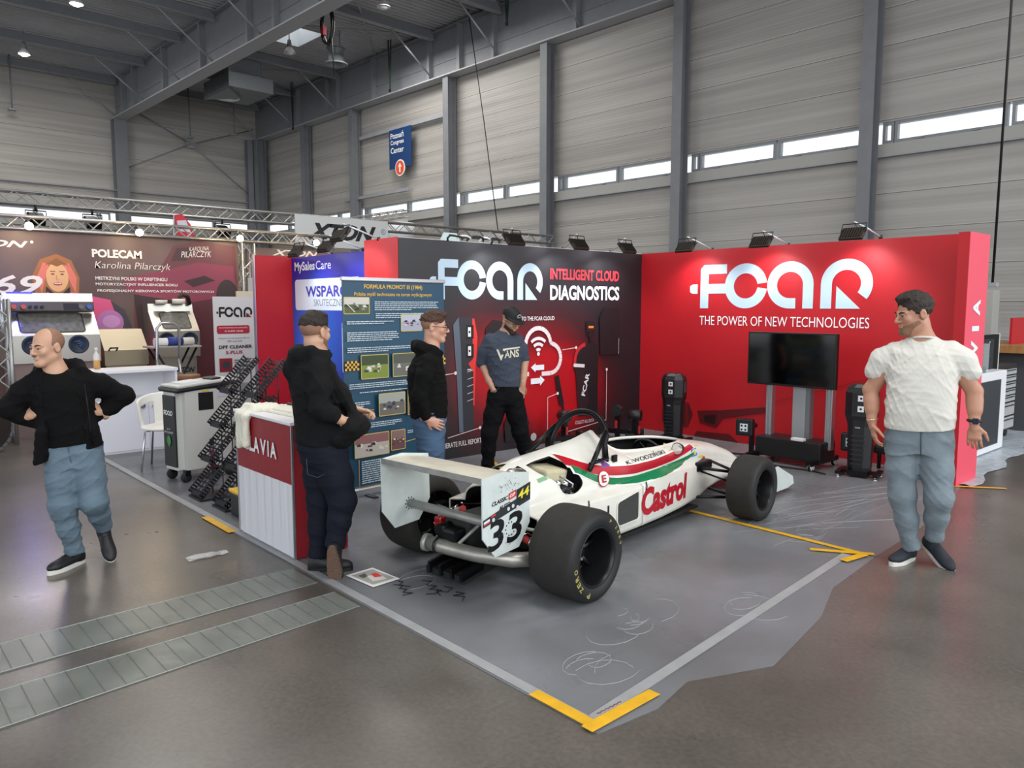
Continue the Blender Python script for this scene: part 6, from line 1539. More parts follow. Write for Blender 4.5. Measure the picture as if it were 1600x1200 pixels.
class Head:
    def __init__(s, c, yaw, pitch=0, roll=0, sc=1.0): s.c = Vector(c); s.M = rot(yaw, pitch, roll); s.s = sc
    def q(s, p): return tuple(s.c + s.M @ (Vector(p)*s.s))
    def ell(s, S, c, r, k, op='add'): S.ell(s.q(c), np.array(r)*s.s, k, op, np.array(s.M))
    def cone(s, S, a, b, r0, r1, k, op='add'): S.cone(s.q(a), s.q(b), r0*s.s, r1*s.s, k, op)
    def skull(s, S):
        s.ell(S, (0, .014, .038), (.074, .095, .082), .01)
        s.ell(S, (0, -.026, -.03), (.058, .066, .082), .03)
        s.cone(S, (-.012, -.070, -.098), (.012, -.070, -.098), .02, .02, .025)
        for x in (-1, 1):
            s.cone(S, (x*.05, .005, -.055), (x*.012, -.066, -.098), .016, .014, .025)
            s.ell(S, (x*.038, -.066, -.022), (.022, .02, .022), .02)
            s.cone(S, (x*.014, -.088, .018), (x*.046, -.074, .018), .009, .008, .012)
        for x in (-1, 1): s.ell(S, (x*.031, -.094, .0), (.0165, .014, .0115), .010, 'sub')
        for x in (-1, 1): s.ell(S, (x*.031, -.0835, .0095), (.0175, .0105, .0065), .006); s.ell(S, (x*.031, -.0815, -.0095), (.0165, .010, .0055), .006)
        s.cone(S, (0, -.088, .012), (0, -.112, -.028), .007, .0105, .010)
        for x in (-1, 1): s.ell(S, (x*.012, -.099, -.032), (.0085, .011, .008), .007)
        s.ell(S, (0, -.0905, -.056), (.022, .009, .0052), .006); s.ell(S, (0, -.0885, -.066), (.019, .009, .006), .006)
        s.ell(S, (0, -.1005, -.0608), (.013, .005, .0014), .003, 'sub')
        for x in (-1, 1):
            s.ell(S, (x*.076, .012, -.004), (.009, .02, .032), .008); s.ell(S, (x*.0855, .006, -.002), (.006, .010, .018), .004, 'sub')
    def neck(s, S, base, r=.056): S.cone(s.q((0, .022, -.06)), base, r*.95, r*1.06, .03)
    def put(s, o): o.matrix_local = Matrix.Translation(s.c) @ (s.M.to_4x4()) @ Matrix.Scale(s.s, 4); return o
    def face(s, root, body, brow=M_HAIRD):
        for x in (-1, 1):
            mb = MB(); mb.ball((x*.031, -.0775, .0), .0105, M_EYE, 14); mb.cyl((x*.031, -.0872, .0), (x*.031, -.0886, .0), .0056, M_IRIS, n=12)
            s.put(mb.build('eye', root))
            mb = MB(); mb.tube([(x*.014, -.0955, .018), (x*.032, -.0925, .024), (x*.049, -.080, .019)], [.0045, .0055, .003], brow, 6); s.put(mb.build('eyebrow', root))
    def hair(s, root, m, style='short'):
        S = SDF((-.12, -.15, -.13), (.12, .15, .18), .0045)
        if style == 'fuzz':
            S.ell((0, .014, .038), (.0755, .0965, .0835), .0); S.cut((0, -.01, .075), (0, -1, .30)); S.cut((0, .03, -.055), (0, .1, -1))
            for x in (-1, 1): S.ell((x*.08, .008, -.01), (.02, .026, .038), .0, 'sub')
        else:
            S.ell((0, .018, .044), (.080, .1015, .0875), .0)
            S.ell((0, -.02, .104), (.058, .072, .03), .03)
            if style == 'quiff': S.ell((.008, -.066, .102), (.05, .03, .024), .025)
            S.cut((0, -.078, .066), (0, -1, -.55), .008)
            if style == 'fade': S.cut((0, .06, .03), (0, .25, -1), .02); S.cut((0, 0, .03), (0, 0, -1), .02)
            else: S.cut((0, .06, -.05), (0, .35, -1), .01)
            for x in (-1, 1): S.ell((x*.085, .0, -.045), (.03, .04, .045), .008, 'sub')
            S.warp(.0016, 120, 5); S.folds(.0042, 170, 3, 1.5, 2.0)
        return s.put(S.mesh('hair', m, root))
    def fade(s, root, m):
        S = SDF((-.12, -.15, -.13), (.12, .15, .18), .0045)
        S.ell((0, .015, .038), (.0755, .0965, .0835), .0); S.cut((0, -.052, .05), (0, -1, -.25), .008); S.cut((0, .06, -.045), (0, .3, -1), .01); S.cut((0, 0, .07), (0, 0, 1))
        for x in (-1, 1): S.ell((x*.082, -.004, -.03), (.022, .042, .05), .01, 'sub')
        return s.put(S.mesh('shaved_sides', m, root))
    def beard(s, root, m, full=True):
        S = SDF((-.1, -.15, -.15), (.1, .06, .06), .004); e = .0025 if not full else .005
        S.ell((0, -.026, -.03), (.058+e, .066+e, .082+e), 0); S.cone((-.012, -.070, -.098), (.012, -.070, -.098), .02+e, .02+e, .025)
        for x in (-1, 1): S.cone((x*.05, .005, -.055), (x*.012, -.066, -.098), .016+e, .014+e, .025)
        S.cut((0, -.05, -.044), (0, -.35, 1), .006); S.ell((0, -.105, -.0608), (.021, .02, .009), .004, 'sub'); S.cut((0, -.0, -.03), (0, 1, .1), .004)
        return s.put(S.mesh('beard', m, root))
    def glasses(s, root):
        mb = MB(); m = mat('glasses_frame', '#16161a', .3)
        for x in (-1, 1):
            mb.tube([(x*.034+.024*math.cos(k*PI/8), -.1035, -.002+.018*math.sin(k*PI/8)) for k in range(16)], .0022, m, 5, True)
            mb.tube([(x*.058, -.101, .004), (x*.078, -.06, .006), (x*.082, .005, .008)], .0022, m, 5)
        mb.tube([(-.01, -.1045, .003), (.01, -.1045, .003)], .0022, m, 5)
        return s.put(mb.build('glasses', root))
def hand(S, w, d, n, side, curl=.5, sc=1.0):
    """wrist w, direction of the knuckles d, palm normal n, side +1/-1: where the thumb sits along d x n"""
    w = Vector(w); d = Vector(d).normalized(); n = Vector(n); n = (n - d*n.dot(d)).normalized(); sd = d.cross(n)*side
    A = np.array([list(sd), list(d), list(n)]).T
    S.cone(w-d*.03, w+d*.03, .027*sc, .024*sc, .015)
    S.ell(w+d*.058*sc, (.040*sc, .046*sc, .0155*sc), .015, 'add', A)
    S.cone(w+d*.09*sc+sd*.028*sc, w+d*.085*sc-sd*.028*sc, .0125*sc, .0115*sc, .012)
    for i, L_ in enumerate((.068, .077, .072, .056)):
        p = w + d*(.092-.004*abs(i-1))*sc + sd*(.031-.0205*i)*sc; a = .25*curl; ds = (d + sd*(.10-.07*i)).normalized()
        for f, r0, r1 in ((.45, .0092, .0086), (.30, .0086, .008), (.25, .008, .0068)):
            v = ds*math.cos(a) + n*math.sin(a); q = p + v*(L_*f*sc); S.cone(p, q, r0*sc, r1*sc, .003); p = q; a += .75*curl
    p = w + d*.03*sc + sd*.028*sc; v = (d*.62+sd*.62+n*.38).normalized(); q = p+v*.04*sc; S.cone(p, q, .0135*sc, .011*sc, .012)
    v = (d*.85+sd*.25+n*.42).normalized(); q2 = q+v*.03*sc; S.cone(q, q2, .0108*sc, .0095*sc, .004); S.cone(q2, q2+v*.022*sc, .0095*sc, .0075*sc, .003)
def shoe(root, ankle, yaw, pitch, up, sole, laces, roll=0, sc=1.0):
    """ankle: point .09 above the sole; toe toward -y turned by yaw, pitch > 0 toe down"""
    M_ = rot(yaw, pitch, roll).to_4x4(); T_ = Matrix.Translation(Vector(ankle)) @ M_ @ Matrix.Scale(sc, 4) @ Matrix.Translation((0, 0, -.09))
    S = SDF((-.09, -.26, -.02), (.09, .13, .17), .006)
    S.ell((0, -.135, .042), (.047, .085, .036), .01); S.ell((0, -.03, .052), (.042, .1, .05), .03); S.ell((0, .035, .05), (.038, .045, .055), .02); S.cone((0, .012, .07), (0, .016, .112), .043, .041, .02)
    S.cut((0, 0, .022), (0, 0, -1)); S.cut((0, 0, .118), (0, .3, 1)); 
    o = S.mesh('shoe', up, root); o.matrix_local = T_
    out = []
    for k in range(36):
        a = 2*PI*k/36; y = -.07 + .152*math.sin(a); wd = .040 + .010*math.exp(-((y+.13)/.07)**2) - .002; out.append((wd*math.copysign(abs(math.cos(a))**.7, math.cos(a)), y))
    MB().prism(out, .03, sole, 'XY', 0).build('sole', o)
    if laces:
        mb = MB()
        for i in range(4): y = -.055-.022*i; z = .098-.012*i; mb.tube([(-.024, y, z-.012), (0, y-.004, z+.001), (.024, y, z-.012)], .0032, laces, 5)
        mb.build('laces', o)
    return o
M_SOLE = mat('sole_white', '#d8d6ce', .5)
def mid_of(j): return Vector(j[1])*.5 + Vector(j[2])*.5
def legs(root, name, m, hips, L, Rr, r, waist, warp=.004, k=.05, cuffs=True, seed=1, lo=(-.4, -.4, 0), hi=(.6, .4, 1.1), pelvis=None):
    """trousers: L and Rr are hip, knee, ankle"""
    S = SDF(lo, hi, .0068)
    for j in (L, Rr):
        mid = [(Vector(j[1])*.5 + Vector(j[2])*.5)]
        e_ = Vector(j[2]) + (Vector(j[2])-mid[0]).normalized()*.04
        S.chain([j[0], Vector(j[0])*.5+Vector(j[1])*.5, j[1], mid[0], j[2], e_], [r[0], (r[0]+r[1])*.51, r[1], r[2], r[3], r[3]], .04)
    if pelvis: S.loft(pelvis, k)
    S.folds(warp*1.25, 58, seed, .5, 2.0, 4)
    for j in (L, Rr):
        a_ = Vector(j[2]); d_ = (a_ - mid_of(j)).normalized(); S.cone(a_+d_*.115, a_+d_*.26, .105, .105, .0, 'sub')
    S.cut((0, 0, waist), (0, 0, 1))
    return S.mesh(name, m, root)
def on_cloth(o, pts, faces, m, name, root, h=.004, d=(0, 1, 0)):
    """lay flat lettering (x, z) on a garment as seen along +y"""
    me = o.data; bv = BVHTree.FromPolygons([v.co[:] for v in me.vertices], [list(p.vertices) for p in me.polygons]); d = Vector(d); P_ = []
    for x, z in pts:
        hit = bv.ray_cast(Vector((x, 0, z)) - d*2, d); P_.append(hit[0] - d*h if hit[0] else Vector((x, -.12, z)))
    return MB().add(P_, faces, m, True).build(name, root, clean=False)

# ------------------------------------------------------------------ the man in the white shirt
W = T('person', 'person in white t-shirt and grey jeans walking, looking back at the red wall', 'person', (4.971, -3.229, 0), R(20.31))
sk = skin('skin_tan', '#b5836a')
H_ = Head((-.042, -.02, 1.715), -58, 10, 0, 1.14)
S = SDF((-.42, -.3, .45), (.48, .3, 1.92), .0052)
H_.skull(S); H_.neck(S, (.02, .02, 1.5), .074); H_.ell(S, (0, .0, -.085), (.052, .06, .04), .03)
S.chain([(-.16, 0, 1.41), (-.285, .02, 1.185), (-.264, -.03, .985)], [.062, .049, .031], .02); S.chain([(-.275, .0, 1.11), (-.27, -.012, 1.06)], [.047, .042], .03)
S.chain([(.2, 0, 1.42), (.337, .03, 1.205), (.345, -.02, 1.015)], [.062, .05, .032], .02); S.chain([(.342, .02, 1.14), (.345, .0, 1.09)], [.047, .042], .03)
hand(S, (-.264, -.03, .965), (.22, -.12, -1), (.75, .2, .1), 1, .55, 1.08); hand(S, (.345, -.02, .995), (.05, -.1, -1), (.2, 1, -.2), 1, .6, 1.08)
S.chain([(.02, .02, 1.5), (.03, 0, 1.2), (.03, 0, .9)], [.09, .13, .12], .05); S.chain([(-.05, 0, .85), (-.03, 0, .5)], [.06, .05], .03); S.chain([(.12, 0, .85), (.16, 0, .5)], [.06, .05], .03)
body = S.mesh('body', sk, W); H_.face(W, body); H_.hair(W, M_HAIRD, 'short'); H_.beard(W, M_STUB, False)
S = SDF((-.42, -.28, .88), (.5, .28, 1.64), .0065)
S.loft([(.9, .027, 0, .212, .150), (1.05, .027, -.01, .215, .165), (1.2, .028, -.01, .213, .162), (1.35, .026, -.005, .218, .148), (1.45, .024, 0, .205, .125), (1.51, .022, .01, .15, .10), (1.57, .018, .02, .075, .075)], .03, power=2.4)
S.chain([(-.15, 0, 1.455), (-.22, .005, 1.40), (-.262, .01, 1.325)], [.066, .07, .067], .045); S.chain([(.19, 0, 1.475), (.26, .005, 1.41), (.305, .015, 1.335)], [.066, .072, .069], .045)
S.folds(.0055, 50, 11, 1.3, 2.0, 4); S.folds(.0022, 120, 4, 1.6, 2.0, 3)
S.cut((0, 0, .95), (.04, .1, -1), .006); S.cut((-.263, .01, 1.325), (-.5, .08, -.86), .004) if False else None
S.ell((.012, -.02, 1.59), (.078, .085, .06), .01, 'sub')
S.mesh('t_shirt', mat('white_cotton', '#d6d2ca', .9, spec=.2, bump=.12, bscale=120), W)
mb = MB(); mb.tube([(.02+.079*math.cos(k*PI/14), .005+.083*math.sin(k*PI/14), 1.547-.016*math.sin(k*PI/14+PI)*-1) for k in range(28)], .008, mat('white_cotton', '#e4e1da'), 8, True); mb.build('collar', W)
MJ = mat('grey_denim', '#76828a', .8, noise=.3, nscale=9, bump=.25, bscale=110)
o = legs(W, 'jeans', MJ, None, ((-.075, 0, .84), (-.055, -.03, .475), (.015, .0, .12)), ((.13, 0, .84), (.165, -.07, .49), (.155, .03, .2)), (.104, .084, .070, .051), .99, .0038, pelvis=[(.78, .03, 0, .18, .12), (.88, .03, 0, .2, .135), (1.0, .03, 0, .2, .135)])
mb = MB(); mb.tube([(.04, -.142, .955), (.042, -.14, .86), (.045, -.115, .77)], .004, mat('seam_grey', '#4c565c', .8), 5); mb.build('fly_seam', o)
SU = mat('shoe_navy', '#1d222b', .7, bump=.2, bscale=120)
shoe(W, (.0, .04, .09), -27, 0, SU, M_SOLE, M_BLACK); shoe(W, (.150, .04, .155), 46, 30, SU, M_SOLE, M_BLACK, -16)
mb = MB(); mb.tube([(.345+.037*math.cos(k*PI/10), -.018+.034*math.sin(k*PI/10), 1.018) for k in range(20)], .010, M_BLACK, 8, True); mb.box((.35, -.055, 1.018), (.036, .012, .04), M_BLACK, bev=.006); b_ = mb.build('watch', W)
MB().box((.35, -.0615, 1.018), (.028, .002, .03), flat('#1a1a3a', .1)).build('watch_screen', b_)
mb = MB(); mb.tube([(-.264+.035*math.cos(k*PI/10), -.03+.033*math.sin(k*PI/10), .985+.006*math.cos(k*PI/10)) for k in range(20)], .004, mat('bracelet_gold', '#cfc0a0', .3, metal=.8), 6, True); mb.build('bracelet', W)

# ------------------------------------------------------------------ the man in the black jacket, hands on hips
P = T('person', 'person with shaved head, black open jacket and light blue jeans, hands on hips', 'person', (1.207, -7.577, 0), R(78.72))
sk = skin('skin_fair', '#c79a80')
H_ = Head((-.062, -.01, 1.497), -52, 4, 0, 1.03)
S = SDF((-.46, -.3, .7), (.5, .3, 1.68), .005)
H_.skull(S); H_.neck(S, (-.025, .02, 1.32), .06)
S.chain([(-.025, .02, 1.32), (0, 0, 1.1), (.03, 0, .85)], [.07, .1, .1], .05)
S.chain([(-.15, .02, 1.22), (-.28, .06, 1.10), (-.175, .07, 1.02)], [.04, .035, .027], .02); S.chain([(.16, .02, 1.22), (.36, .06, 1.14), (.225, .08, 1.03)], [.04, .035, .027], .02)
hand(S, (-.205, .02, 1.035), (.6, -.55, .55), (.5, .6, -.3), 1, .5); hand(S, (.235, .03, 1.03), (-.6, -.5, .55), (-.5, .6, -.3), -1, .5)
S.mesh('body', sk, P); H_.face(P, None, M_HAIRB); H_.hair(P, mat('shaved_hair', '#8f6a54', .7, noise=.3, nscale=150), 'fuzz')
mb = MB(); mb.tube([(-.02, -.099, -.048), (0, -.1025, -.0455), (.02, -.099, -.048)], [.002, .004, .002], M_HAIRB, 6); H_.put(mb.build('moustache', P))
S = SDF((-.3, -.25, .75), (.35, .25, 1.42), .008)
S.loft([(.80, .05, 0, .172, .128), (.95, .035, 0, .166, .126), (1.1, .015, 0, .172, .12), (1.22, .005, 0, .18, .115), (1.3, -.005, .01, .14, .09), (1.35, -.02, .015, .075, .07)], .03); S.folds(.005, 50, 2, .8); S.cut((0, 0, .83), (.1, -.1, -1), .006); S.ell((-.028, -.035, 1.37), (.075, .08, .05), .01, 'sub')
S.mesh('t_shirt', M_JET, P)
S = SDF((-.48, -.3, .68), (.52, .32, 1.46), .008)
S.loft([(.72, .05, .015, .19, .14), (.9, .035, .015, .182, .143), (1.08, .012, .015, .185, .14), (1.2, .004, .01, .195, .13), (1.28, -.0, .01, .165, .105), (1.34, -.01, .03, .1, .08)], .03)
S.chain([(-.15, .01, 1.255), (-.215, .03, 1.20), (-.30, .05, 1.10), (-.235, .06, 1.05), (-.165, .05, 1.01)], [.075, .074, .066, .058, .048], .03)
S.chain([(.15, .01, 1.26), (.24, .03, 1.225), (.375, .05, 1.145), (.30, .06, 1.085), (.215, .05, 1.03)], [.075, .076, .066, .058, .048], .03)
S.chain([(-.13, -.02, 1.325), (-.10, .08, 1.35), (0, .12, 1.36), (.1, .09, 1.36), (.13, -.01, 1.335)], [.032, .045, .05, .048, .034], .03)
S.loft([(.6, .01, -.17, .135, .12), (1.0, .0, -.17, .135, .12), (1.28, -.015, -.16, .105, .13), (1.45, -.02, -.12, .08, .12)], .012, 'sub')
S.cone((-.125, -.1, .95), (-.155, -.08, .74), .035, .03, .04); S.cone((.165, -.09, .95), (.195, -.06, .80), .04, .04, .04)
S.ell((-.028, -.05, 1.38), (.085, .1, .06), .015, 'sub'); S.folds(.006, 60, 8, 1.0); S.cut((0, 0, .775), (.25, 0, -1), .006)
jk = S.mesh('jacket', mat('black_fleece', '#0c0b0d', .9, spec=.2, bump=.2, bscale=70), P)
mb = MB(); mb.tube([(.135, -.125, 1.25), (.148, -.13, 1.1), (.155, -.132, .95), (.165, -.13, .84)], .005, M_BLACKM, 6); mb.build('zip', jk)
MJ2 = mat('light_denim', '#5f7280', .8, noise=.35, nscale=7, bump=.3, bscale=110)
o = legs(P, 'jeans', MJ2, None, ((-.02, 0, .77), (-.03, -.035, .43), (.022, .0, .115)), ((.125, 0, .77), (.155, -.08, .45), (.205, .06, .25)), (.1, .083, .066, .051), .9, .0045, seed=6, pelvis=[(.70, .05, 0, .155, .11), (.8, .052, 0, .163, .115), (.92, .05, 0, .16, .112)])
mb = MB(); mb.tube([(.02, -.118, .845), (.03, -.118, .76), (.04, -.1, .70)], .004, mat('seam_blue', '#4a6074', .8), 5); mb.build('fly_seam', o)
SB = mat('shoe_black', '#17181b', .5, bump=.15, bscale=100)
shoe(P, (.022, .02, .09), -46, 0, SB, M_SOLE, M_BLACK); shoe(P, (.208, .06, .2), 12, 44, SB, M_SOLE, M_BLACK, -10)

# ------------------------------------------------------------------ the man leaning on the counter, back to the viewer
P = T('person', 'person in black hoodie and dark jeans leaning on the counter, back turned', 'person', (2.443, -6.347, 0), R(62.4))
H_ = Head((-.012, .02, 1.598), 138, 2, 0, 1.04)
S = SDF((-.3, -.4, .7), (.45, .35, 1.76), .005)
H_.skull(S); H_.neck(S, (-.02, .02, 1.42), .06)
S.chain([(-.02, .02, 1.42), (0, 0, 1.1), (.03, 0, .85)], [.08, .12, .11], .05)
S.chain([(.01, -.16, 1.34), (.0, -.25, 1.13), (.085, -.24, 1.085), (.14, -.225, 1.05)], [.045, .043, .037, .030], .02)
hand(S, (.125, -.22, 1.05), (1, .35, -.4), (0, 1, .2), -1, .5, .9)
S.chain([(.05, .14, 1.28), (.12, .2, 1.12), (.24, .1, 1.07)], [.04, .036, .028], .02); hand(S, (.235, .08, 1.075), (1, -.2, -.15), (.1, -.3, -1), 1, 1.15)
S.mesh('body', skin('skin_light', '#c69a80'), P); H_.face(P, None); H_.hair(P, M_HAIRD, 'fade'); H_.fade(P, M_FADE); H_.beard(P, M_STUB, False)
S = SDF((-.36, -.38, .78), (.45, .36, 1.6), .008)
S.loft([(.86, .012, 0, .172, .18), (1.0, .015, 0, .170, .19), (1.15, -.005, 0, .163, .2), (1.28, -.025, 0, .15, .205), (1.38, -.03, 0, .12, .18), (1.45, -.025, .01, .07, .095)], .03)
S.chain([(0, -.17, 1.375), (.012, -.225, 1.26), (.0, -.25, 1.135), (.06, -.245, 1.10), (.095, -.238, 1.08)], [.068, .066, .058, .054, .045], .03)
S.chain([(0, .17, 1.375), (.06, .22, 1.22), (.13, .2, 1.12), (.2, .13, 1.08)], [.065, .06, .055, .045], .03)
S.chain([(.195, -.215, 1.0), (.262, -.15, 1.0)], [.05, .048], .04); S.cone((.2, -.2, 1.0), (.12, -.18, .93), .045, .045, .05)
for y in (-.15, -.08, 0, .08): S.chain([(.05, y, 1.38), (.15, y, 1.2), (.255, y-.02, .995), (.16, y, .91)], [.03, .03, .033, .045], .06)
S.chain([(.06, -.085, 1.455), (-.04, -.105, 1.475), (-.11, -.07, 1.46), (-.125, 0, 1.45), (-.11, .07, 1.46), (-.04, .105, 1.475), (.06, .085, 1.455)], [.026, .034, .042, .045, .042, .034, .026], .05); S.chain([(-.11, 0, 1.43), (-.16, 0, 1.36), (-.145, 0, 1.27)], [.06, .052, .03], .05)
S.folds(.007, 55, 3, 1.1, 2.0, 4); S.cut((0, 0, .868), (-.12, 0, -1), .006); S.ell((.0, .01, 1.51), (.07, .075, .06), .01, 'sub')
S.mesh('hoodie', mat('black_hoodie', '#0f0f10', .88, spec=.25, bump=.25, bscale=60), P)
MJ3 = mat('navy_denim', '#0e1320', .8, spec=.25, noise=.3, nscale=8, bump=.2, bscale=110)
o = legs(P, 'jeans', MJ3, None, ((-.0, .08, .8), (-.005, .06, .47), (-.028, .03, .12)), ((.06, -.07, .8), (.135, -.1, .50), (.082, -.13, .23)), (.12, .087, .071, .057), .93, .004, seed=4, lo=(-.36, -.4, 0), pelvis=[(.74, .02, 0, .14, .15), (.84, .018, 0, .165, .17), (.95, .015, 0, .16, .175)])
mb = MB(); mb.tube([(-.085, -.155, .80), (-.08, -.16, .70), (-.02, -.178, .68), (.03, -.176, .70), (.03, -.176, .81)], .003, mat('stitch_navy', '#2c3754', .8), 5); mb.build('pocket_stitch', o)
SG = mat('sole_gum', '#6e5546', .7, noise=.3, nscale=60, bump=.6, bscale=90)
shoe(P, (-.02, .02, .09), 78, 0, SB, M_BLACK, None); shoe(P, (.085, -.155, .19), 162, 72, SB, SG, None)

# ------------------------------------------------------------------ the man in the dark hoodie by the banner
P = T('person', 'person with glasses in black hoodie and blue jeans standing before the teal banner', 'person', (1.898, -5.077, 0), R(54.42))
H_ = Head((.052, .0, 1.597), 84, 4, 0, 1.03)
S = SDF((-.36, -.4, .7), (.36, .32, 1.76), .005)
H_.skull(S); H_.neck(S, (.02, 0, 1.4), .058)
S.chain([(.02, 0, 1.4), (0, 0, 1.1), (0, 0, .85)], [.07, .11, .1], .05); S.chain([(-.01, -.15, 1.28), (-.07, -.24, 1.06), (-.02, -.215, .885)], [.04, .036, .028], .02)
hand(S, (-.02, -.215, .875), (.75, .05, -.35), (.1, .9, -.1), -1, .5); 
S.mesh('body', skin('skin_pink', '#c9967e'), P); H_.face(P, None, M_HAIRB); H_.hair(P, M_HAIRB, 'fade'); H_.fade(P, M_FADE); H_.glasses(P)
S = SDF((-.36, -.38, .74), (.36, .36, 1.52), .008)
S.loft([(.84, -.0, 0, .148, .175), (.95, .0, 0, .155, .185), (1.12, -.012, 0, .16, .195), (1.25, -.02, 0, .15, .2), (1.34, -.005, 0, .12, .175), (1.42, .01, .0, .072, .09)], .03)
S.chain([(-.005, -.165, 1.325), (-.03, -.22, 1.22), (-.075, -.24, 1.06), (-.03, -.222, .91)], [.068, .066, .06, .048], .03); S.chain([(-.0, .165, 1.325), (-.02, .22, 1.2), (-.03, .23, 1.05), (.06, .2, .92)], [.068, .065, .06, .048], .03)
S.chain([(.095, -.05, 1.39), (.03, -.095, 1.415), (-.06, -.07, 1.44), (-.09, .02, 1.44), (-.04, .09, 1.43), (.05, .08, 1.4)], [.026, .034, .044, .046, .036, .028], .04)
S.folds(.006, 55, 13, .9); S.cut((0, 0, .858), (0, 0, -1), .006); S.ell((.03, 0, 1.48), (.066, .066, .055), .01, 'sub')
S.mesh('hoodie', mat('black_hoodie_soft', '#0a0a0a', .9, spec=.2, bump=.2, bscale=60), P)
o = legs(P, 'jeans', mat('mid_denim', '#46607d', .8, noise=.35, nscale=7, bump=.3, bscale=110), None, ((0, .08, .8), (.02, .08, .45), (.0, .08, .1)), ((0, -.08, .8), (.02, -.09, .45), (.0, -.09, .1)), (.115, .098, .086, .072), .92, .005, seed=2, pelvis=[(.74, 0, 0, .125, .16), (.84, 0, 0, .14, .175), (.93, 0, 0, .14, .175)])
mb = MB(); mb.tube([(.02, -.175, .84), (.06, -.17, .80), (.11, -.13, .79)], .003, mat('seam_blue', '#4a6074'), 5); mb.build('pocket_seam', o)
for y in (.08, -.09): shoe(P, (0, y, .09), 90, 0, SB, M_SOLE, M_BLACK)

# ------------------------------------------------------------------ the man in the cap
P = T('person', 'person in black cap and grey-blue sweatshirt looking down beside the red cloud print', 'person', (.927, -3.612, 0), R(49.9))
H_ = Head((.222, -.02, 1.615), 42, 24, 0, 1.05)
S = SDF((-.3, -.35, .7), (.56, .32, 1.82), .005)
H_.skull(S); H_.neck(S, (.165, .02, 1.45), .058)
S.chain([(.165, .02, 1.45), (.15, 0, 1.1), (.16, 0, .85)], [.08, .11, .1], .05)
S.chain([(.0, 0, 1.38), (-.07, .04, 1.17), (.0, -.05, 1.0), (.035, -.07, .925)], [.05, .043, .034, .028], .02); hand(S, (.035, -.075, .93), (.45, -.05, -.9), (.5, .8, 0), -1, .3)
S.chain([(.28, 0, 1.38), (.37, .03, 1.2), (.355, -.03, 1.03), (.345, -.05, .955)], [.05, .042, .033, .027], .02); hand(S, (.345, -.05, .955), (-.15, .0, -1), (-.4, .9, 0), 1, .3)
S.mesh('body', skin('skin_warm', '#bd8f76'), P); H_.face(P, None); H_.beard(P, M_BEARD); H_.glasses(P)
mb = MB(); mc = mat('cap_black', '#121214', .7, bump=.15, bscale=120)
vs = []; n = 24
for i in range(9):
    a = PI/2*i/8
    for k in range(n): vs.append((.082*math.cos(a)**.7*math.cos(2*PI*k/n), .012+.102*math.cos(a)**.7*math.sin(2*PI*k/n), .045+.088*math.sin(a)))
mb.add(vs, [(i*n+k, i*n+(k+1) % n, (i+1)*n+(k+1) % n, (i+1)*n+k) for i in range(8) for k in range(n)], mc, True); mb.ball((0, .012, .134), .008, mc, 8)
cap = H_.put(mb.build('cap', P))
mb = MB(); vs = []
for i in range(13):
    a = PI + PI*i/12; 
    for r_, dz in ((1.0, 0), (1.0, -.006)): vs.append((.08*math.cos(a), .012+.1*math.sin(a), .052+dz))
    for dz in (0, -.006): vs.append((.084*math.cos(a), -.03+.135*math.sin(a) if math.sin(a) < -.2 else .012+.102*math.sin(a), .044+dz-.01*abs(math.cos(a))))
mb.add(vs, [f for i in range(12) for f in ((4*i, 4*i+4, 4*i+6, 4*i+2), (4*i+1, 4*i+3, 4*i+7, 4*i+5), (4*i+2, 4*i+6, 4*i+7, 4*i+3))], mc); mb.build('brim', cap)
mb = MB(); mb.cyl((0, -.088, .088), (0, -.094, .086), .024, flat('#b9b9bb'), n=16); mb.cyl((0, -.092, .088), (0, -.0955, .086), .015, flat('#26262a'), n=16); mb.build('badge', cap)
S = SDF((-.26, -.3, .82), (.56, .32, 1.58), .008)
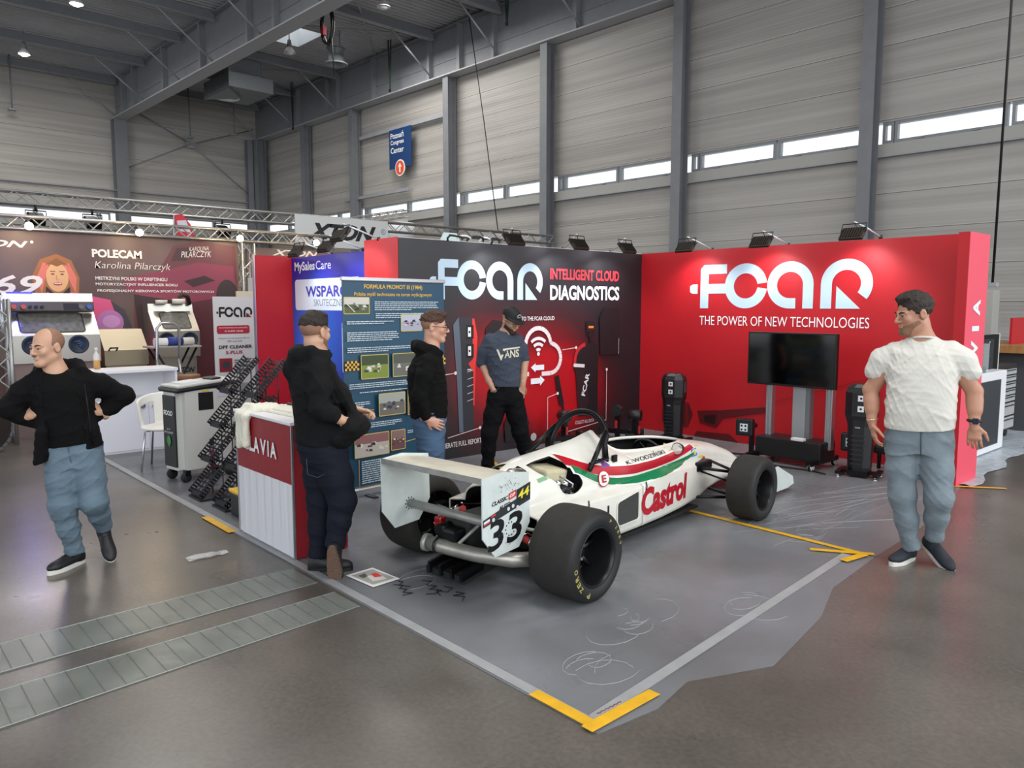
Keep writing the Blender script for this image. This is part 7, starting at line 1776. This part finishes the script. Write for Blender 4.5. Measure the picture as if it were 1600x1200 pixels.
S.loft([(.88, .17, 0, .162, .115), (1.0, .165, 0, .168, .125), (1.15, .152, 0, .175, .13), (1.3, .142, 0, .19, .13), (1.4, .145, 0, .175, .11), (1.47, .155, .01, .11, .085), (1.52, .165, .015, .07, .07)], .03)
S.chain([(.005, 0, 1.415), (-.045, .02, 1.3), (-.078, .04, 1.18)], [.07, .068, .06], .03); S.chain([(.29, 0, 1.42), (.335, .02, 1.32), (.365, .03, 1.22)], [.066, .064, .056], .03)
S.folds(.006, 55, 17, 1.0); S.cut((0, 0, .905), (0, -.3, -1), .006); S.ell((.175, -.01, 1.545), (.072, .075, .05), .01, 'sub')
sh = S.mesh('sweatshirt', mat('slate_cotton', '#3b4250', .85, noise=.15, nscale=12, bump=.15, bscale=110), P)
cw = flat('#d9d3bd', .8); V2, F2 = [], []
def put_text(t, x0, z0, x1, z1, slope=0):
    V_, F_, _ = text_geo(t, .025); k = len(V2); V2.extend([(x0+(x1-x0)*a_, z0+(z1-z0)*b_+slope*a_) for a_, b_ in V_]); F2.extend([[k+i for i in f] for f in F_])
put_text('ANS', .155, 1.235, .305, 1.315, .012); put_text('V', .072, 1.215, .168, 1.325)
k = len(V2); nb = 12
for i in range(nb+1): f = i/nb; V2 += [(.138+.175*f, 1.317+.02*f), (.142+.175*f, 1.333+.02*f)]
F2 += [(k+2*i, k+2*i+2, k+2*i+3, k+2*i+1) for i in range(nb)]
on_cloth(sh, V2, F2, cw, 'lettering', sh, .006)
o = legs(P, 'trousers', mat('black_denim', '#0a0a0c', .88, spec=.2, bump=.2, bscale=110), None, ((.085, 0, .81), (.0, -.03, .45), (-.018, .0, .11)), ((.25, 0, .81), (.32, -.0, .46), (.42, .1, .11)), (.108, .084, .072, .06), .95, .004, seed=8, hi=(.7, .4, 1.1), pelvis=[(.76, .168, 0, .155, .105), (.85, .168, 0, .165, .115), (.97, .168, 0, .16, .115)])
mb = MB(); mb.tube([(.1, -.12, .93), (.06, -.11, .90), (.03, -.08, .88)], .004, mat('seam_black', '#2a2a2e', .8), 5); mb.build('pocket_seam', o)
shoe(P, (-.018, 0, .09), -8, 0, SB, M_BLACK, None); shoe(P, (.42, .1, .09), 40, 0, SB, M_BLACK, None)
